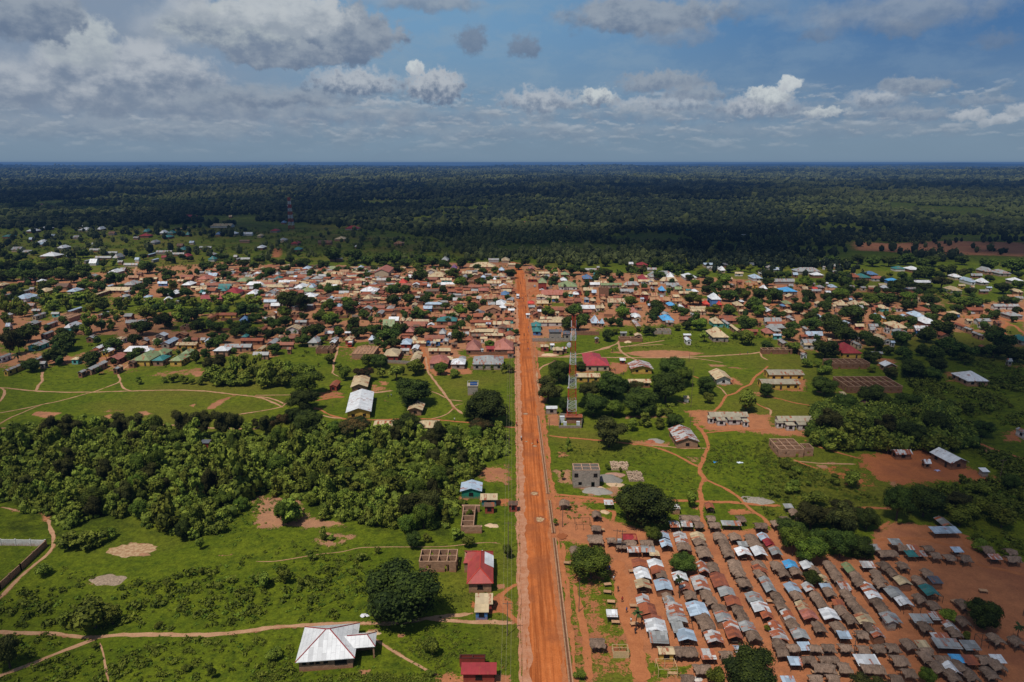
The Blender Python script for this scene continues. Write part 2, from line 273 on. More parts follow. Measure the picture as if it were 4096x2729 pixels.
DIRT = [  # (outline, softness m, strength, redness 0 tan .. 1 orange)
    (TOWN, 12, .70, .35), (SUBURB, 30, .30, .4),
    (tp('L', 330, -30, 560, -20, 700, 120, 870, 180, 1240, 260, 2203, 250) + tp('M', 100, 200, 500, 470, 900, 500, 900, 330, 1050, 190, 1500, 230, 1700, 300, 1850, 450, 2203, 540, 2500, 600, 2600, 1700, -900, 1700)
      + tp('L', 1180, 1568, 1190, 1400, 1090, 1240, 960, 1180, 880, 850, 830, 520, 640, 400, 350, 330), 3, 1.0, .68),
    (tp('L', 1190, 1420, 1540, 1410, 1540, 1568, 1190, 1568), 1.5, -.6, .8),
    (tp('L', 350, 340, 640, 400, 830, 520, 900, 860, 960, 1180, 1090, 1300, 1190, 1568, 520, 1568, 440, 1100, 380, 600), 3, .47, .75),
    (tp('I', 850, 960, 1100, 935, 1500, 910, 1700, 1000, 1850, 1090, 2170, 1215, 1800, 1205, 1500, 1212, 1250, 1250, 1000, 1200, 880, 1090), 5, .95, .95),
    (tp('I', 380, 1050, 560, 1060, 900, 1130, 1050, 1250, 900, 1290, 600, 1210), 5, .62, 1.0),
    (tp('H', 1560, 545, 1800, 550, 2354, 590) + tp('I', 50, 590, 60, 700, 420, 745, 340, 800, 100, 790) + tp('H', 2200, 760, 1800, 740, 1700, 690), 4, .85, .6),
    (tp('D', 270, 1210, 450, 1185, 700, 1168, 850, 1172, 1205, 1212, 1100, 1240, 830, 1278, 560, 1262, 400, 1240), 2.5, 1.0, .35),
    (tp('D', 130, 1200, 260, 1200, 260, 1215, 150, 1215), 2, 1, .4), (tp('D', 1270, 1345, 1490, 1355, 1480, 1375, 1300, 1372), 2, .9, .2), (tp('D', 1500, 1375, 1760, 1390, 1740, 1410, 1520, 1395), 2, .6, .2),
    (tp('F', 290, 600, 330, 565, 580, 575, 500, 610, 430, 632), 1.5, .95, .35), (tp('F', 930, 610, 1040, 585, 1015, 645), 1.5, .95, .35), (tp('F', 890, 550, 1000, 540, 1240, 550, 1100, 575, 930, 585), 3, .5, .35),
    (tp('F', 1265, 570, 1350, 562, 1400, 590, 1300, 612), 1.5, .95, .3), (tp('F', 1890, 545, 1990, 470, 2155, 420, 2090, 455, 1970, 540), 1.5, .95, .35), (tp('F', 1735, 510, 1810, 492, 1775, 530), 1, .9, .35),
    (tp('F', 1300, 240, 1500, 180, 1880, 150, 1900, 230, 1500, 260), 4, .45, .3), (tp('F', 1750, 200, 1900, 190, 1890, 240, 1780, 250), 2, .9, .3),
    (tp('F', 0, 100, 160, 90, 150, 130, 0, 140), 4, .8, .7),
    (tp('K', 0, -30, 350, -20, 480, 150, 760, 180, 790, 225, 520, 250, 250, 235, 0, 245), 2, .80, .12), (tp('K', 470, 370, 540, 250, 900, 300, 850, 360, 600, 440), 2, .55, .12), (tp('J', 2150, 0, 2203, 0, 2203, 240, 2170, 200), 2, .7, .12),
    (tp('G', 2050, 1060, 2300, 1050, 2354, 1130, 2354, 1250, 2080, 1235, 2020, 1120), 3, .62, .45),
    (tp('J', 950, 450, 1050, 425, 1130, 365, 1290, 380, 1240, 430, 1300, 480, 1080, 488), 1, 1.0, 0.0), (tp('J', 690, 700, 850, 690, 970, 625, 1070, 660, 920, 740, 700, 760), 2, .55, .1),
    (tp('J', 1350, 640, 1650, 600, 1900, 560, 1700, 610, 1400, 650), 1.5, .5, .2), (tp('J', 1870, 480, 2000, 460, 1980, 490), 1, .6, .2), (tp('J', 340, 150, 440, 110, 430, 190, 350, 190), 1.5, .8, .5),
    (tp('K', 960, 1120, 1040, 1115, 1020, 1190, 965, 1185), .6, 1, .1), (tp('K', 1215, 1150, 1290, 1155, 1270, 1185, 1220, 1185), .6, .9, .3), (tp('K', 890, 1465, 990, 1460, 970, 1510, 900, 1510), .8, .9, .3),
    (tp('K', 2070, 730, 2150, 720, 2140, 760, 2080, 770), .6, .9, .3), (tp('K', 2040, 840, 2100, 820, 2203, 870, 2203, 1000, 2120, 975, 2000, 980, 1850, 925, 1860, 870, 2040, 930), 1, .95, .9),
    (tp('K', 1560, 1500, 1800, 1480, 2203, 1500, 2203, 1640, 1560, 1640), 1.2, .75, .6), (tp('K', 2070, 1400, 2170, 1410, 2203, 1480, 2080, 1470), 1, .5, .6),
    (tp('G', 2060, 1370, 2354, 1365, 2354, 1440, 2200, 1440, 2060, 1400), 2, .9, .85), (tp('G', 1850, 1340, 1990, 1350, 1960, 1400, 1860, 1400), 1.5, .7, .5),
    (tp('G', 640, 380, 800, 390, 800, 440, 580, 450, 560, 400), 2, .6, .6), (tp('G', 1040, 310, 1120, 320, 1260, 370, 1040, 400), 2, .6, .5), (tp('G', 1140, 290, 1220, 290, 1220, 325, 1140, 330), 2, .8, .5), (tp('G', 1290, 480, 1600, 470, 1400, 500, 1150, 470, 1170, 440), 2, .6, .5),
    (tp('G', 520, 520, 620, 530, 600, 560, 530, 550), 2, .9, .6), (tp('G', 0, 0, 130, -10, 240, 60, 0, 90), 4, .8, .5), (tp('G', 1560, 50, 1640, 100, 1990, 170, 1990, 220, 1640, 240, 1560, 180), 2, .9, .6),
    (tp('H', 160, 0, 400, 20, 400, 60, 180, 70), 3, .9, .4), (tp('H', 910, 110, 1080, 130, 1050, 200, 950, 230, 880, 200), 2.5, .85, .55), (tp('H', 560, 180, 760, 190, 760, 215, 560, 215), 2, .7, .7),
    (tp('H', 1860, 270, 2050, 240, 2150, 330, 1900, 330), 2.5, .75, .6), (tp('H', 2180, 375, 2354, 370, 2354, 420, 2200, 410), 2.5, .6, .5), (tp('I', 0, 240, 350, 270, 330, 380, 0, 370), 2.5, .9, .6),
    (tp('H', 320, 590, 430, 590, 430, 700, 330, 700), 2, .9, .45), (tp('H', 215, 430, 330, 440, 300, 520, 320, 700, 330, 1000, 400, 1280, 450, 1350, 340, 1350, 300, 900, 260, 560), 1.2, .85, .75),
    (tp('H', 1000, 590, 1560, 600, 1480, 640, 1020, 640), 3, .6, .3), (tp('H', 1020, 830, 1460, 830, 1450, 900, 1100, 880), 2.5, .65, .5), (tp('H', 1440, 750, 1520, 760, 1560, 900, 1480, 840), 2, .5, .9),
    (tp('H', 400, 920, 560, 970, 420, 990), 1.5, .8, .5), (tp('H', 370, 1100, 570, 1100, 560, 1230, 440, 1240), 2, .75, .2), (tp('H', 560, 1240, 1060, 1230, 980, 1350, 680, 1350), 2, .6, .15),
    (tp('H', 1990, 1460, 2150, 1450, 2220, 1500, 2010, 1520), 1.5, .85, .75), (tp('H', 1640, 1430, 1740, 1440, 1740, 1500, 1680, 1480), 1.5, .8, .7), (tp('H', 1610, 985, 1740, 1000, 1720, 1060, 1640, 1030), 2, .7, .3),
    (tp('H', 340, 1340, 620, 1360, 960, 1370, 990, 1410, 560, 1400, 620, 1500, 740, 1568, 330, 1568), 1.5, .95, .85), (tp('I', 440, 1050, 560, 1060, 540, 1095, 450, 1080), 1.5, .95, .1), (tp('I', 540, 1030, 620, 1035, 600, 1055), 1.5, .9, .1),
    (tp('I', 1980, 900, 2080, 920, 2070, 955, 2000, 945), 1.5, .9, .1), (tp('I', 1100, 1200, 1200, 1210, 1180, 1270, 1110, 1230), 2, .9, .3), (tp('I', 650, 400, 640, 380, 420, 370, 450, 400), 2, .6, .6), (tp('I', 2200, 740, 2354, 720, 2354, 850, 2150, 850), 3, .8, .8),
    (tp('I', 1600, 190, 1780, 200, 1760, 300, 1640, 290), 4, .6, .7), (tp('I', 2150, 130, 2400, 120, 2400, 170, 2150, 170), 6, .6, .7), (tp('I', 960, 60, 1200, 80, 1210, 240, 1100, 200, 1000, 150), 4, .7, .6),
    (tp('O', 1550, 420, 1760, 428, 2000, 415, 2354, 425, 2500, 480, 2354, 492, 1900, 478, 1560, 462), 12, .72, .55), (tp('N', 1255, 450, 1300, 450, 1290, 495, 1240, 495), 6, .9, .8), (tp('O', 20, 325, 70, 328, 170, 338, 300, 352, 290, 360, 100, 348), 12, .9, .2),
    (tp('J', 0, 600, 60, 600, 60, 640, 0, 680), 2, .4, .4), (tp('F', 0, 1240, 60, 1225, 60, 1280, 0, 1300), 2, .7, .6), (tp('F', 380, 1500, 470, 1500, 460, 1560, 380, 1560), 2, .7, .5), (tp('F', 0, 1450, 100, 1440, 180, 1480, 120, 1500, 0, 1480), 1.5, .55, .5),
    (tp('E', 1580, 770, 1800, 780, 2353, 820, 2400, 845, 2353, 840, 2200, 835, 1700, 815), 3, .9, .95), (tp('E', 1060, 600, 1250, 610, 1250, 700, 1080, 680), 5, .8, .8),
    (tp('C', 1560, 430, 1660, 460, 1700, 540, 1500, 600, 1490, 470), 2.5, 1, 1), (tp('C', 1930, 530, 2353, 530, 2353, 560, 1930, 560), 3, 1, .9), (tp('C', 1280, 440, 1500, 440, 1500, 620, 1360, 560), 2.5, 1, .95),
]
GREENS = [  # grass islands inside the town: (outline, soft)
    (tp('A', 0, 1110, 250, 1130, 470, 1200, 700, 1120, 1250, 1070, 1240, 1130, 950, 1190, 900, 1250, 700, 1250, 480, 1200, 300, 1200, 0, 1210), 5), (tp('A', 880, 1010, 1180, 1020, 1230, 1090, 1050, 1180, 740, 1220, 720, 1150, 900, 1100), 4),
    (tp('A', 400, 820, 420, 760, 600, 720, 620, 780, 560, 830), 6), (tp('A', 1180, 1000, 1340, 1010, 1300, 1060, 1200, 1050), 4), (tp('A', 620, 1345, 980, 1345, 980, 1450, 620, 1450), 4), (tp('A', 2060, 850, 2250, 850, 2220, 960, 2080, 950), 4),
    (tp('A', 1400, 560, 2353, 560, 2353, 740, 1400, 740), 8), (tp('A', 450, 500, 1280, 500, 1300, 730, 520, 730), 8), (tp('A', 1990, 1170, 2130, 1175, 2110, 1240, 2000, 1230), 3), (tp('A', 0, 400, 400, 390, 420, 480, 0, 480), 10),
    (tp('B', 0, 780, 250, 850, 460, 830, 470, 760, 720, 880, 700, 920, 480, 920, 420, 990, 300, 950, 0, 960), 4), (tp('B', 0, 560, 740, 560, 740, 740, 0, 740), 6), (tp('B', 1370, 600, 1450, 600, 1440, 640, 1370, 640), 4), (tp('B', 1500, 725, 1580, 725, 1570, 750, 1500, 750), 3),
    (tp('B', 1670, 770, 1770, 770, 1730, 820, 1680, 830), 4), (tp('B', 1990, 520, 2090, 520, 2080, 548, 1990, 548), 4), (tp('B', 2085, 570, 2180, 570, 2170, 615, 2100, 610), 4), (tp('B', 1800, 1090, 2060, 1080, 2080, 1130, 1800, 1135), 3),
    (tp('C', 845, 1280, 1380, 1270, 1380, 1400, 840, 1400), 3), (tp('C', 700, 1190, 800, 1170, 790, 1235, 720, 1225), 3), (tp('C', 1790, 625, 1930, 625, 1930, 662, 1790, 662), 3), (tp('C', 1500, 240, 1640, 250, 1600, 290, 1560, 290), 5), (tp('C', 2060, 1010, 2353, 1000, 2353, 1200, 1720, 1240, 1720, 1180, 1930, 1130), 4), (tp('C', 1400, 370, 1300, 360, 1310, 390, 1390, 390), 4),
    (tp('D', 690, 500, 790, 500, 790, 540, 690, 540), 3), (tp('D', 780, 440, 860, 440, 860, 475, 790, 475), 3), (tp('D', 830, 960, 1100, 960, 1160, 1020, 850, 1030), 4), (tp('D', 1530, 720, 1700, 725, 1700, 770, 1530, 770), 3), (tp('D', 1200, 540, 1290, 540, 1280, 570, 1200, 570), 4), (tp('D', 0, 1000, 160, 1010, 230, 1080, 500, 1070, 620, 990, 850, 1040, 1600, 1060, 1900, 1080, 1920, 1180, 0, 1180), 4),
    (tp('E', 410, 500, 620, 500, 600, 560, 410, 560), 6), (tp('E', 1370, 545, 2100, 540, 2100, 600, 1380, 620), 8), (tp('E', 1780, 400, 1980, 400, 1980, 440, 1780, 440), 6), (tp('E', 1440, 970, 1900, 980, 1900, 1090, 1090, 1100, 1090, 1040), 4), (tp('E', 2180, 840, 2353, 850, 2353, 1000, 2150, 1000), 4), (tp('E', 1760, 860, 1910, 860, 1910, 930, 1760, 930), 3), (tp('E', 1420, 640, 1640, 650, 1500, 730, 1420, 730), 4),
]
BUSHY = [ # darker undergrowth
    (tp('J', 0, 830, 600, 760, 1100, 760, 1700, 620, 2203, 560) + tp('K', 350, 600, 600, 700, 560, 900, 0, 900) + tp('J', 1900, 1080, 1500, 1100, 1100, 1120, 200, 1100, 0, 1080), 14, .18), (tp('I', 0, 1000, 400, 1020, 560, 1180, 900, 1290, 1100, 1400, 800, 1568, 100, 1400, 0, 1350), 5, .6),
    (tp('F', 0, 750, 250, 650, 700, 690, 1560, 700) + tp('G', 0, 780, 1100, 780, 1950, 720, 2300, 760, 2330, 1000, 2050, 1050, 2050, 1200, 1850, 1568) + tp('K', 1700, 350, 1280, 350, 780, 200, 480, 170, 350, 0) + tp('J', 2150, 20, 1850, 320, 1200, 260, 850, 380, 480, 430, 200, 330, 0, 330), 5, .9),
    (tp('K', 250, 1130, 280, 1400, 60, 1420, 60, 1200), 3, .5), (tp('I', 1200, 250, 2354, 300, 2354, 1568, 1650, 1568, 1200, 1250, 1900, 1200, 1600, 900), 8, .5),
]
PATHS = [ # (points, width m, redness)
    (tp('J', -60, 1140, 50, 1145, 250, 1150, 400, 1150, 560, 1165, 700, 1182, 850, 1182, 1000, 1165, 1200, 1160, 1400, 1155, 1650, 1160, 1900, 1155, 2050, 1140, 2203, 1120) + tp('K', 100, 1100, 300, 1085, 600, 1068, 860, 1062, 1060, 1062, 1200, 1056, 1350, 1045, 1450, 1020, 1600, 1000, 1750, 993, 1850, 980), 1.3, .35),
    (tp('K', 1450, 1022, 1600, 1035, 1900, 1050, 2203, 1060), 1.3, .4), (tp('J', -80, 1540, 0, 1510, 200, 1440, 400, 1355, 560, 1295, 700, 1240, 850, 1185), 1.1, .4),
    (tp('J', -60, 890, 0, 840, 60, 790, 100, 740, 200, 640, 300, 555, 430, 450, 465, 400, 465, 330, 440, 250, 410, 170), 1.0, .45), (tp('K', 1020, 1195, 1100, 1250, 1200, 1310, 1330, 1390, 1450, 1455, 1540, 1500), .7, .3),
    (tp('K', 2260, 720, 2160, 770, 2080, 830, 2130, 900, 2160, 980, 2260, 1060), 1.2, .9), (tp('K', 0, 530, 150, 535, 350, 500, 550, 465, 750, 450, 880, 410, 1250, 405, 1600, 405, 1750, 390, 1900, 370, 2060, 365, 2110, 380), .35, .3),
    (tp('J', 20, 65, 100, 80, 170, 100), .8, .4), (tp('J', 860, 1230, 890, 1320, 910, 1450, 935, 1568), .45, 0),
    (tp('F', -80, 345, 60, 350, 330, 380, 600, 390, 870, 388, 1200, 378, 1450, 372, 1700, 370, 1900, 380, 2100, 403, 2354, 432) + tp('G', 80, 450, 170, 490, 245, 525), 1.1, .4),
    (tp('F', -60, 590, 0, 580, 200, 545, 400, 500, 550, 470, 700, 430, 800, 400, 870, 385, 960, 350), .9, .4), (tp('F', -60, 710, 0, 680, 100, 620, 200, 580, 300, 535, 400, 500), .8, .35),
    (tp('F', 960, 350, 1100, 298, 1108, 270, 1085, 235, 1090, 200, 1200, 130), 1.0, .4), (tp('F', 1105, 298, 1125, 345, 1160, 370, 1210, 377), .9, .4), (tp('F', -60, 722, 150, 718, 400, 716, 800, 712, 1200, 700, 1560, 688, 1800, 715, 2200, 725, 2354, 730) + tp('G', 120, 640), 1.0, .5),
    (tp('F', 0, 345, 45, 370, 40, 410, 0, 475), 1.0, .4), (tp('F', 0, 805, 100, 790, 240, 770), .9, .5), (tp('F', 390, 200, 385, 250, 395, 280, 350, 330, 330, 378), 1.2, .3), (tp('F', 2190, 595, 2280, 580, 2354, 570) + tp('G', 120, 550, 240, 525, 310, 465), .9, .4),
    (tp('G', 0, 430, 120, 440, 230, 480, 265, 500), .9, .4), (tp('G', 0, 418, 350, 415), .7, .4), (tp('G', 575, 545, 640, 580, 700, 605, 800, 635, 1000, 645, 1300, 640, 1450, 635, 1600, 635, 1750, 650, 1900, 665, 2100, 680, 2200, 700, 2354, 715) + tp('H', 60, 715), 1.2, .6),
    (tp('G', 600, 600, 700, 625, 800, 632), .9, .5), (tp('G', 560, 465, 700, 440, 820, 430), 1.3, .6), (tp('G', 1560, 60, 1580, 200, 1630, 270, 1700, 360, 1780, 470, 1820, 530, 1900, 590), 1.1, .5), (tp('G', 1600, 380, 1680, 405, 1750, 445), .7, .5), (tp('G', 1780, 460, 1900, 472), .9, .5),
    (tp('G', 1810, 540, 1760, 590, 1700, 615, 1600, 635), .7, .4), (tp('G', 1820, 520, 1850, 500, 1900, 495), .7, .4), (tp('G', 755, -60, 745, 40, 712, 90, 715, 160, 698, 215, 760, 245), .8, .5), (tp('G', 1040, 400, 1160, 385, 1260, 375), 1.4, .5),
    (tp('H', 170, 55, 300, 65, 520, 65, 800, 68, 1000, 70, 1200, 72, 1450, 72, 1650, 65, 2000, 48, 2200, 35, 2280, 22, 2320, 10), 1.5, .4), (tp('H', 2280, 25, 2300, 70, 2354, 95), 1.0, .5), (tp('H', 400, 92, 380, 115, 290, 145, 240, 185, 225, 250, 250, 350, 258, 420, 270, 480), 1.2, .5),
    (tp('H', 480, 58, 620, 35, 700, 20, 860, -10, 930, -40), 1.3, .5), (tp('H', 980, -70, 990, 0, 1040, 45, 1120, 85, 1200, 110), 1.2, .4), (tp('H', 1000, -100, 960, -50, 850, -20, 780, 5), 1.2, .4), (tp('D', 200, 1150, 400, 1120, 600, 1090, 760, 1065), 1.2, .4), (tp('D', 230, 1140, 500, 1125, 750, 1110), .9, .4),
    (tp('D', 850, 1265, 1100, 1275, 1300, 1300, 1450, 1328), .9, .3), (tp('H', 330, 785, 400, 800, 600, 815, 900, 840, 1100, 865, 1250, 880, 1400, 920, 1500, 960, 1620, 1030, 1720, 1080), 1.2, .6), (tp('H', 1250, 875, 1400, 885, 1550, 905, 1700, 905, 1790, 905), .9, .3),
    (tp('H', 1680, 680, 1740, 740, 1785, 800, 1805, 880, 1790, 930, 1760, 980, 1745, 1040, 1722, 1090, 1735, 1140, 1778, 1190, 1740, 1240, 1722, 1290, 1735, 1350, 1747, 1400, 1742, 1500, 1750, 1568) + tp('L', 1640, 160, 1680, 260), 1.4, .65),
    (tp('H', 1778, 1190, 1850, 1225, 1950, 1270, 2070, 1340, 2130, 1410, 2180, 1460, 2270, 1520, 2354, 1568) + tp('M', -20, 190, 60, 250), 1.1, .65), (tp('H', 1860, 565, 1910, 520, 1935, 480, 1970, 420, 2060, 400, 2110, 350, 2190, 320, 2230, 250, 2300, 200, 2354, 150), 1.2, .55), (tp('H', 1880, 330, 1930, 360, 1975, 415), .8, .5),
    (tp('H', 1660, 240, 1800, 290, 1900, 310, 2000, 320), 1.0, .6), (tp('H', 420, 1330, 560, 1350, 800, 1370, 1000, 1385, 1450, 1385, 1750, 1395, 2000, 1400, 2354, 1432) + tp('I', 100, 1430), 1.5, .75), (tp('H', 2200, 470, 2354, 550), 1.0, .6), (tp('H', 1510, 460, 1600, 500), .6, .4),
    (tp('H', 1780, 765, 1900, 750, 2100, 740, 2354, 733), .9, .6), (tp('H', 700, 1480, 950, 1480, 930, 1568), 1.0, .8), (tp('I', -100, 420, 0, 430, 120, 455, 250, 490, 400, 512, 480, 530), 1.1, .6), (tp('I', 1670, 705, 1870, 706), 1.2, .7), (tp('I', 1930, 855, 2030, 895, 2150, 940, 2354, 1000), 1.5, .7),
    (tp('I', 340, 830, 420, 880, 600, 930, 750, 975, 850, 1000), 1.0, .7), (tp('I', 230, 1020, 500, 1045, 800, 1050), .9, .5), (tp('I', 830, 1450, 1120, 1458), 1.4, .7), (tp('I', -20, 530, 30, 550, 20, 600), .9, .5), (tp('I', 240, 1010, 350, 1060, 450, 1090), 1.3, .6),
    (tp('M', 930, 270, 980, 240, 1050, 190), 1.2, .8), (tp('M', 920, 340, 1300, 330, 1500, 370, 1750, 470, 1800, 560, 2203, 640), 1.5, .9), (tp('M', 1500, 230, 1650, 290, 1750, 420), 2.0, .9), (tp('E', 1580, 785, 1800, 795, 2100, 820, 2353, 835, 2500, 845), 4.0, .95),
    (tp('E', 2130, 840, 2170, 870, 2090, 920, 2130, 1000), 2.2, .6), (tp('E', 2170, 870, 2260, 900, 2353, 980, 2420, 1040), 2.2, .6), (tp('C', 250, 1060, 270, 1180, 310, 1280, 320, 1420), 3.0, .6), (tp('A', 1560, 290, 1610, 200, 1630, 100), 2.0, .5),
    (tp('B', 1640, 1060, 1620, 1150, 1600, 1250, 1565, 1330, 1575, 1400, 1550, 1450), 1.0, .5), (tp('B', 1600, 1140, 1830, 1150), 2.2, .8), (tp('N', 800, 370, 840, 358, 900, 352), 4, .5), (tp('L', 440, 620, 480, 700, 490, 900, 480, 1050, 500, 1090), 1.0, .6),
    (tp('L', 540, 740, 570, 900, 600, 1050, 640, 1200, 650, 1400, 660, 1568), 1.6, .6), (tp('L', 900, 520, 940, 760, 970, 1000, 1040, 1180, 1090, 1300, 1110, 1568), 3.6, .75), (tp('L', 440, 380, 430, 520, 440, 640), 1.3, .7), (tp('C', 1650, 440, 1500, 500, 1400, 540), 5, .95), (tp('C', 1560, 500, 1900, 540, 2200, 550), 4, .95),
]
PATHW = [np.array([G(*p) for p in pts]) for pts, w, r in PATHS]
def density(px, py):  # woodland amount beyond the town, by place in plan
    return 1.0
# ------------------------------------------------------------------ ground sheet
def make_ground():
    t = np.linspace(-1.45, 1.45, 1380)
    dang = np.concatenate([np.linspace(62, 42, 40, endpoint=False), np.linspace(42, 9, 430, endpoint=False), np.linspace(9, 1.2, 150, endpoint=False), np.linspace(1.2, .185, 50)])
    Yr = CH / np.tan(np.radians(dang))
    Yr = np.concatenate([np.linspace(-160, Yr[0] - 4, 24), Yr]); X = (np.maximum(Yr, 150 + 0 * Yr)[:, None] * t[None, :]); Y = np.repeat(Yr[:, None], len(t), 1)
    # a strip behind the camera so the sheet goes on
    Xf, Yf = X.ravel(), Y.ravel(); Z = hz(Xf, Yf)
    dirt = np.zeros(len(Xf), np.float32); red = np.zeros(len(Xf), np.float32)
    for pts, soft, st, rd in DIRT:
        P = fpoly(pts); m = poly_mask(P, Xf, Yf, soft)
        if st < 0: dirt *= 1 - m * (-st) ; continue
        v = m * st; upd = v > dirt; dirt = np.maximum(dirt, v); red = np.where(upd, rd, red)
    for pts, soft in GREENS:
        m = poly_mask(fpoly(pts), Xf, Yf, soft); dirt = dirt * (1 - m * .78)
    for (pts, w, rd), P in zip(PATHS, PATHW):
        m = line_mask(P, Xf, Yf, w * 1.2, max(.35, w * .35)); v = m * .62; upd = v > dirt; dirt = np.maximum(dirt, v); red = np.where(upd, rd, red)
    road = line_mask(np.array([(2.3, 60), (2.5, 560)]), Xf, Yf, 2.6, 1.0) * .62
    upd = road > dirt; dirt = np.maximum(dirt, road); red = np.where(upd, .35, red)
    road = line_mask(np.array([(7.2, 60), (7.6, 640)]), Xf, Yf, 9.4, .6)
    upd = road > dirt; dirt = np.maximum(dirt, road); red = np.where(upd, .9, red)
    bush = np.zeros(len(Xf), np.float32)
    for pts, soft, st in BUSHY: bush = np.maximum(bush, poly_mask(fpoly(pts), Xf, Yf, soft) * st)
    far = np.clip((Yf - 640) / 120, 0, 1); sub = np.maximum(poly_mask(fpoly(SUBURB), Xf, Yf, 40), poly_mask(fpoly(tp('O', 1200, 440, 1500, 448, 1780, 480, 1780, 503, 1500, 495, 1250, 462)), Xf, Yf, 10))
    sub = np.maximum(sub, poly_mask(fpoly(tp('O', 300, 538, 500, 538, 500, 552, 300, 552)), Xf, Yf, 8))
    bush = np.maximum(bush, far * .75 * (1 - sub)); bush += np.clip((Yf - 2500) / 2500, 0, 1) * 1.6
    col = np.stack([dirt, red, bush, np.ones_like(dirt)], 1)
    nr, nc = X.shape; i = np.arange(nr * nc).reshape(nr, nc)
    q = np.stack([i[:-1, :-1], i[:-1, 1:], i[1:, 1:], i[1:, :-1]], -1).reshape(-1, 4)
    me = np_mesh('ground', np.stack([Xf, Yf, Z], 1), quads=q, attrs={'mask': col}, smooth=True)
    m, nt = new_mat('grass_and_earth'); b = NB(nt)
    pos = b.node('ShaderNodeNewGeometry').outputs['Position']; at = b.node('ShaderNodeAttribute', attribute_name='mask').outputs['Color']
    sp = b.node('ShaderNodeSeparateColor'); b.l.new(at, sp.inputs[0]); dr, rd, bs = sp.outputs[0], sp.outputs[1], sp.outputs[2]
    n1 = b.noise(pos, 0.045, 5.0, 0.6); n2 = b.noise(pos, 0.35, 5.0, 0.68); n3 = b.noise(pos, 2.2, 4.0, 0.7); n0 = b.noise(pos, 0.012, 3.0, 0.5)
    # grass
    g = b.mix(b.rng(n1, 0.35, 0.66), GR['a'], GR['b']); g = b.mix(b.rng(n2, 0.45, 0.68), g, GR['c'])
    g = b.mix(b.math('MULTIPLY', b.rng(n0, .5, .62), .5), g, GR['y'])
    nb = b.noise(pos, 0.16, 6.0, 0.72)
    bmask = b.rng(b.math('ADD', nb, b.math('MULTIPLY', bs, .20)), 0.58, 0.74)
    g = b.mix(b.math('MULTIPLY', bmask, .85), g, b.mix(b.rng(n3, .35, .65), GR['d'], GR['e']))
    g = b.mul(g, b.math('MULTIPLY', b.rng(n3, 0.28, 0.72, 0.60, 1.38), b.rng(b.noise(pos, .8, 5.0, .75), .35, .65, .70, 1.25)))
    g = b.mix(b.rng(bs, 1.0, 1.9), g, b.mix(b.rng(b.noise(pos, .004, 5.0, .7), .42, .6), (0.010, 0.014, 0.010), (0.034, 0.040, 0.020)))
    # earth
    e = b.mix(rd, (0.42, 0.215, 0.115), (0.44, 0.140, 0.048)); e = b.mix(b.rng(n2, .35, .68), e, b.mix(rd, (0.26, 0.145, 0.085), (0.32, 0.105, 0.04)))
    e = b.mix(b.math('MULTIPLY', b.rng(n1, .52, .66), .55), e, (0.24, 0.085, 0.045))
    e = b.mul(e, b.rng(n3, 0.3, 0.7, 0.82, 1.15))
    f = b.math('ADD', dr, b.math('ADD', b.rng(n2, .25, .75, -.38, .38), b.rng(n3, .3, .7, -.16, .16)))
    f = b.math('ADD', f, b.rng(n1, .3, .7, -.14, .14))
    dm = b.rng(f, 0.44, 0.58, smooth=True); dm = b.math('MULTIPLY', dm, b.rng(dr, 0.02, 0.12))
    c = b.mix(dm, g, e)
    b.bsdf(c, 0.95, 0.08, 0, b.bump(n3, 0.5, 0.25))
    me.materials.append(m); o = bpy.data.objects.new('ground', me); COL.objects.link(o); struct(o)
GR = {'a': (0.078, 0.106, 0.005), 'b': (0.120, 0.142, 0.008), 'c': (0.044, 0.068, 0.005), 'y': (0.145, 0.115, 0.020), 'd': (0.021, 0.030, 0.004), 'e': (0.042, 0.058, 0.005)}
make_ground()
# ------------------------------------------------------------------ roads, paths, drain
def earth_mat(name, c1, c2, streak=False):
    m, nt = new_mat(name); b = NB(nt); pos = b.node('ShaderNodeNewGeometry').outputs['Position']
    n2 = b.noise(pos, 0.5, 5.0, 0.65); n3 = b.noise(pos, 3.0, 4.0, 0.7)
    c = b.mix(b.rng(n2, .35, .68), c1, c2)
    if streak:
        s = b.noise(b.mapping(pos, sc=(1.0, 0.018, 1)), 1.25, 4.0, 0.6); s2 = b.noise(b.mapping(pos, sc=(1, .05, 1)), 3.2, 4.0, .7)
        c = b.mix(b.rng(s, .40, .62), c, (0.27, 0.070, 0.018)); c = b.mix(b.math('MULTIPLY', b.rng(s2, .52, .7), .5), c, (0.60, 0.22, 0.075))
        c = b.mix(b.math('MULTIPLY', b.rng(b.noise(pos, .09, 4.0), .50, .64), .7), c, (0.26, 0.080, 0.030))
    c = b.mul(c, b.rng(n3, 0.3, 0.7, 0.85, 1.14)); b.bsdf(c, 0.95, 0.08, 0, b.bump(n3, .5, .12)); return m
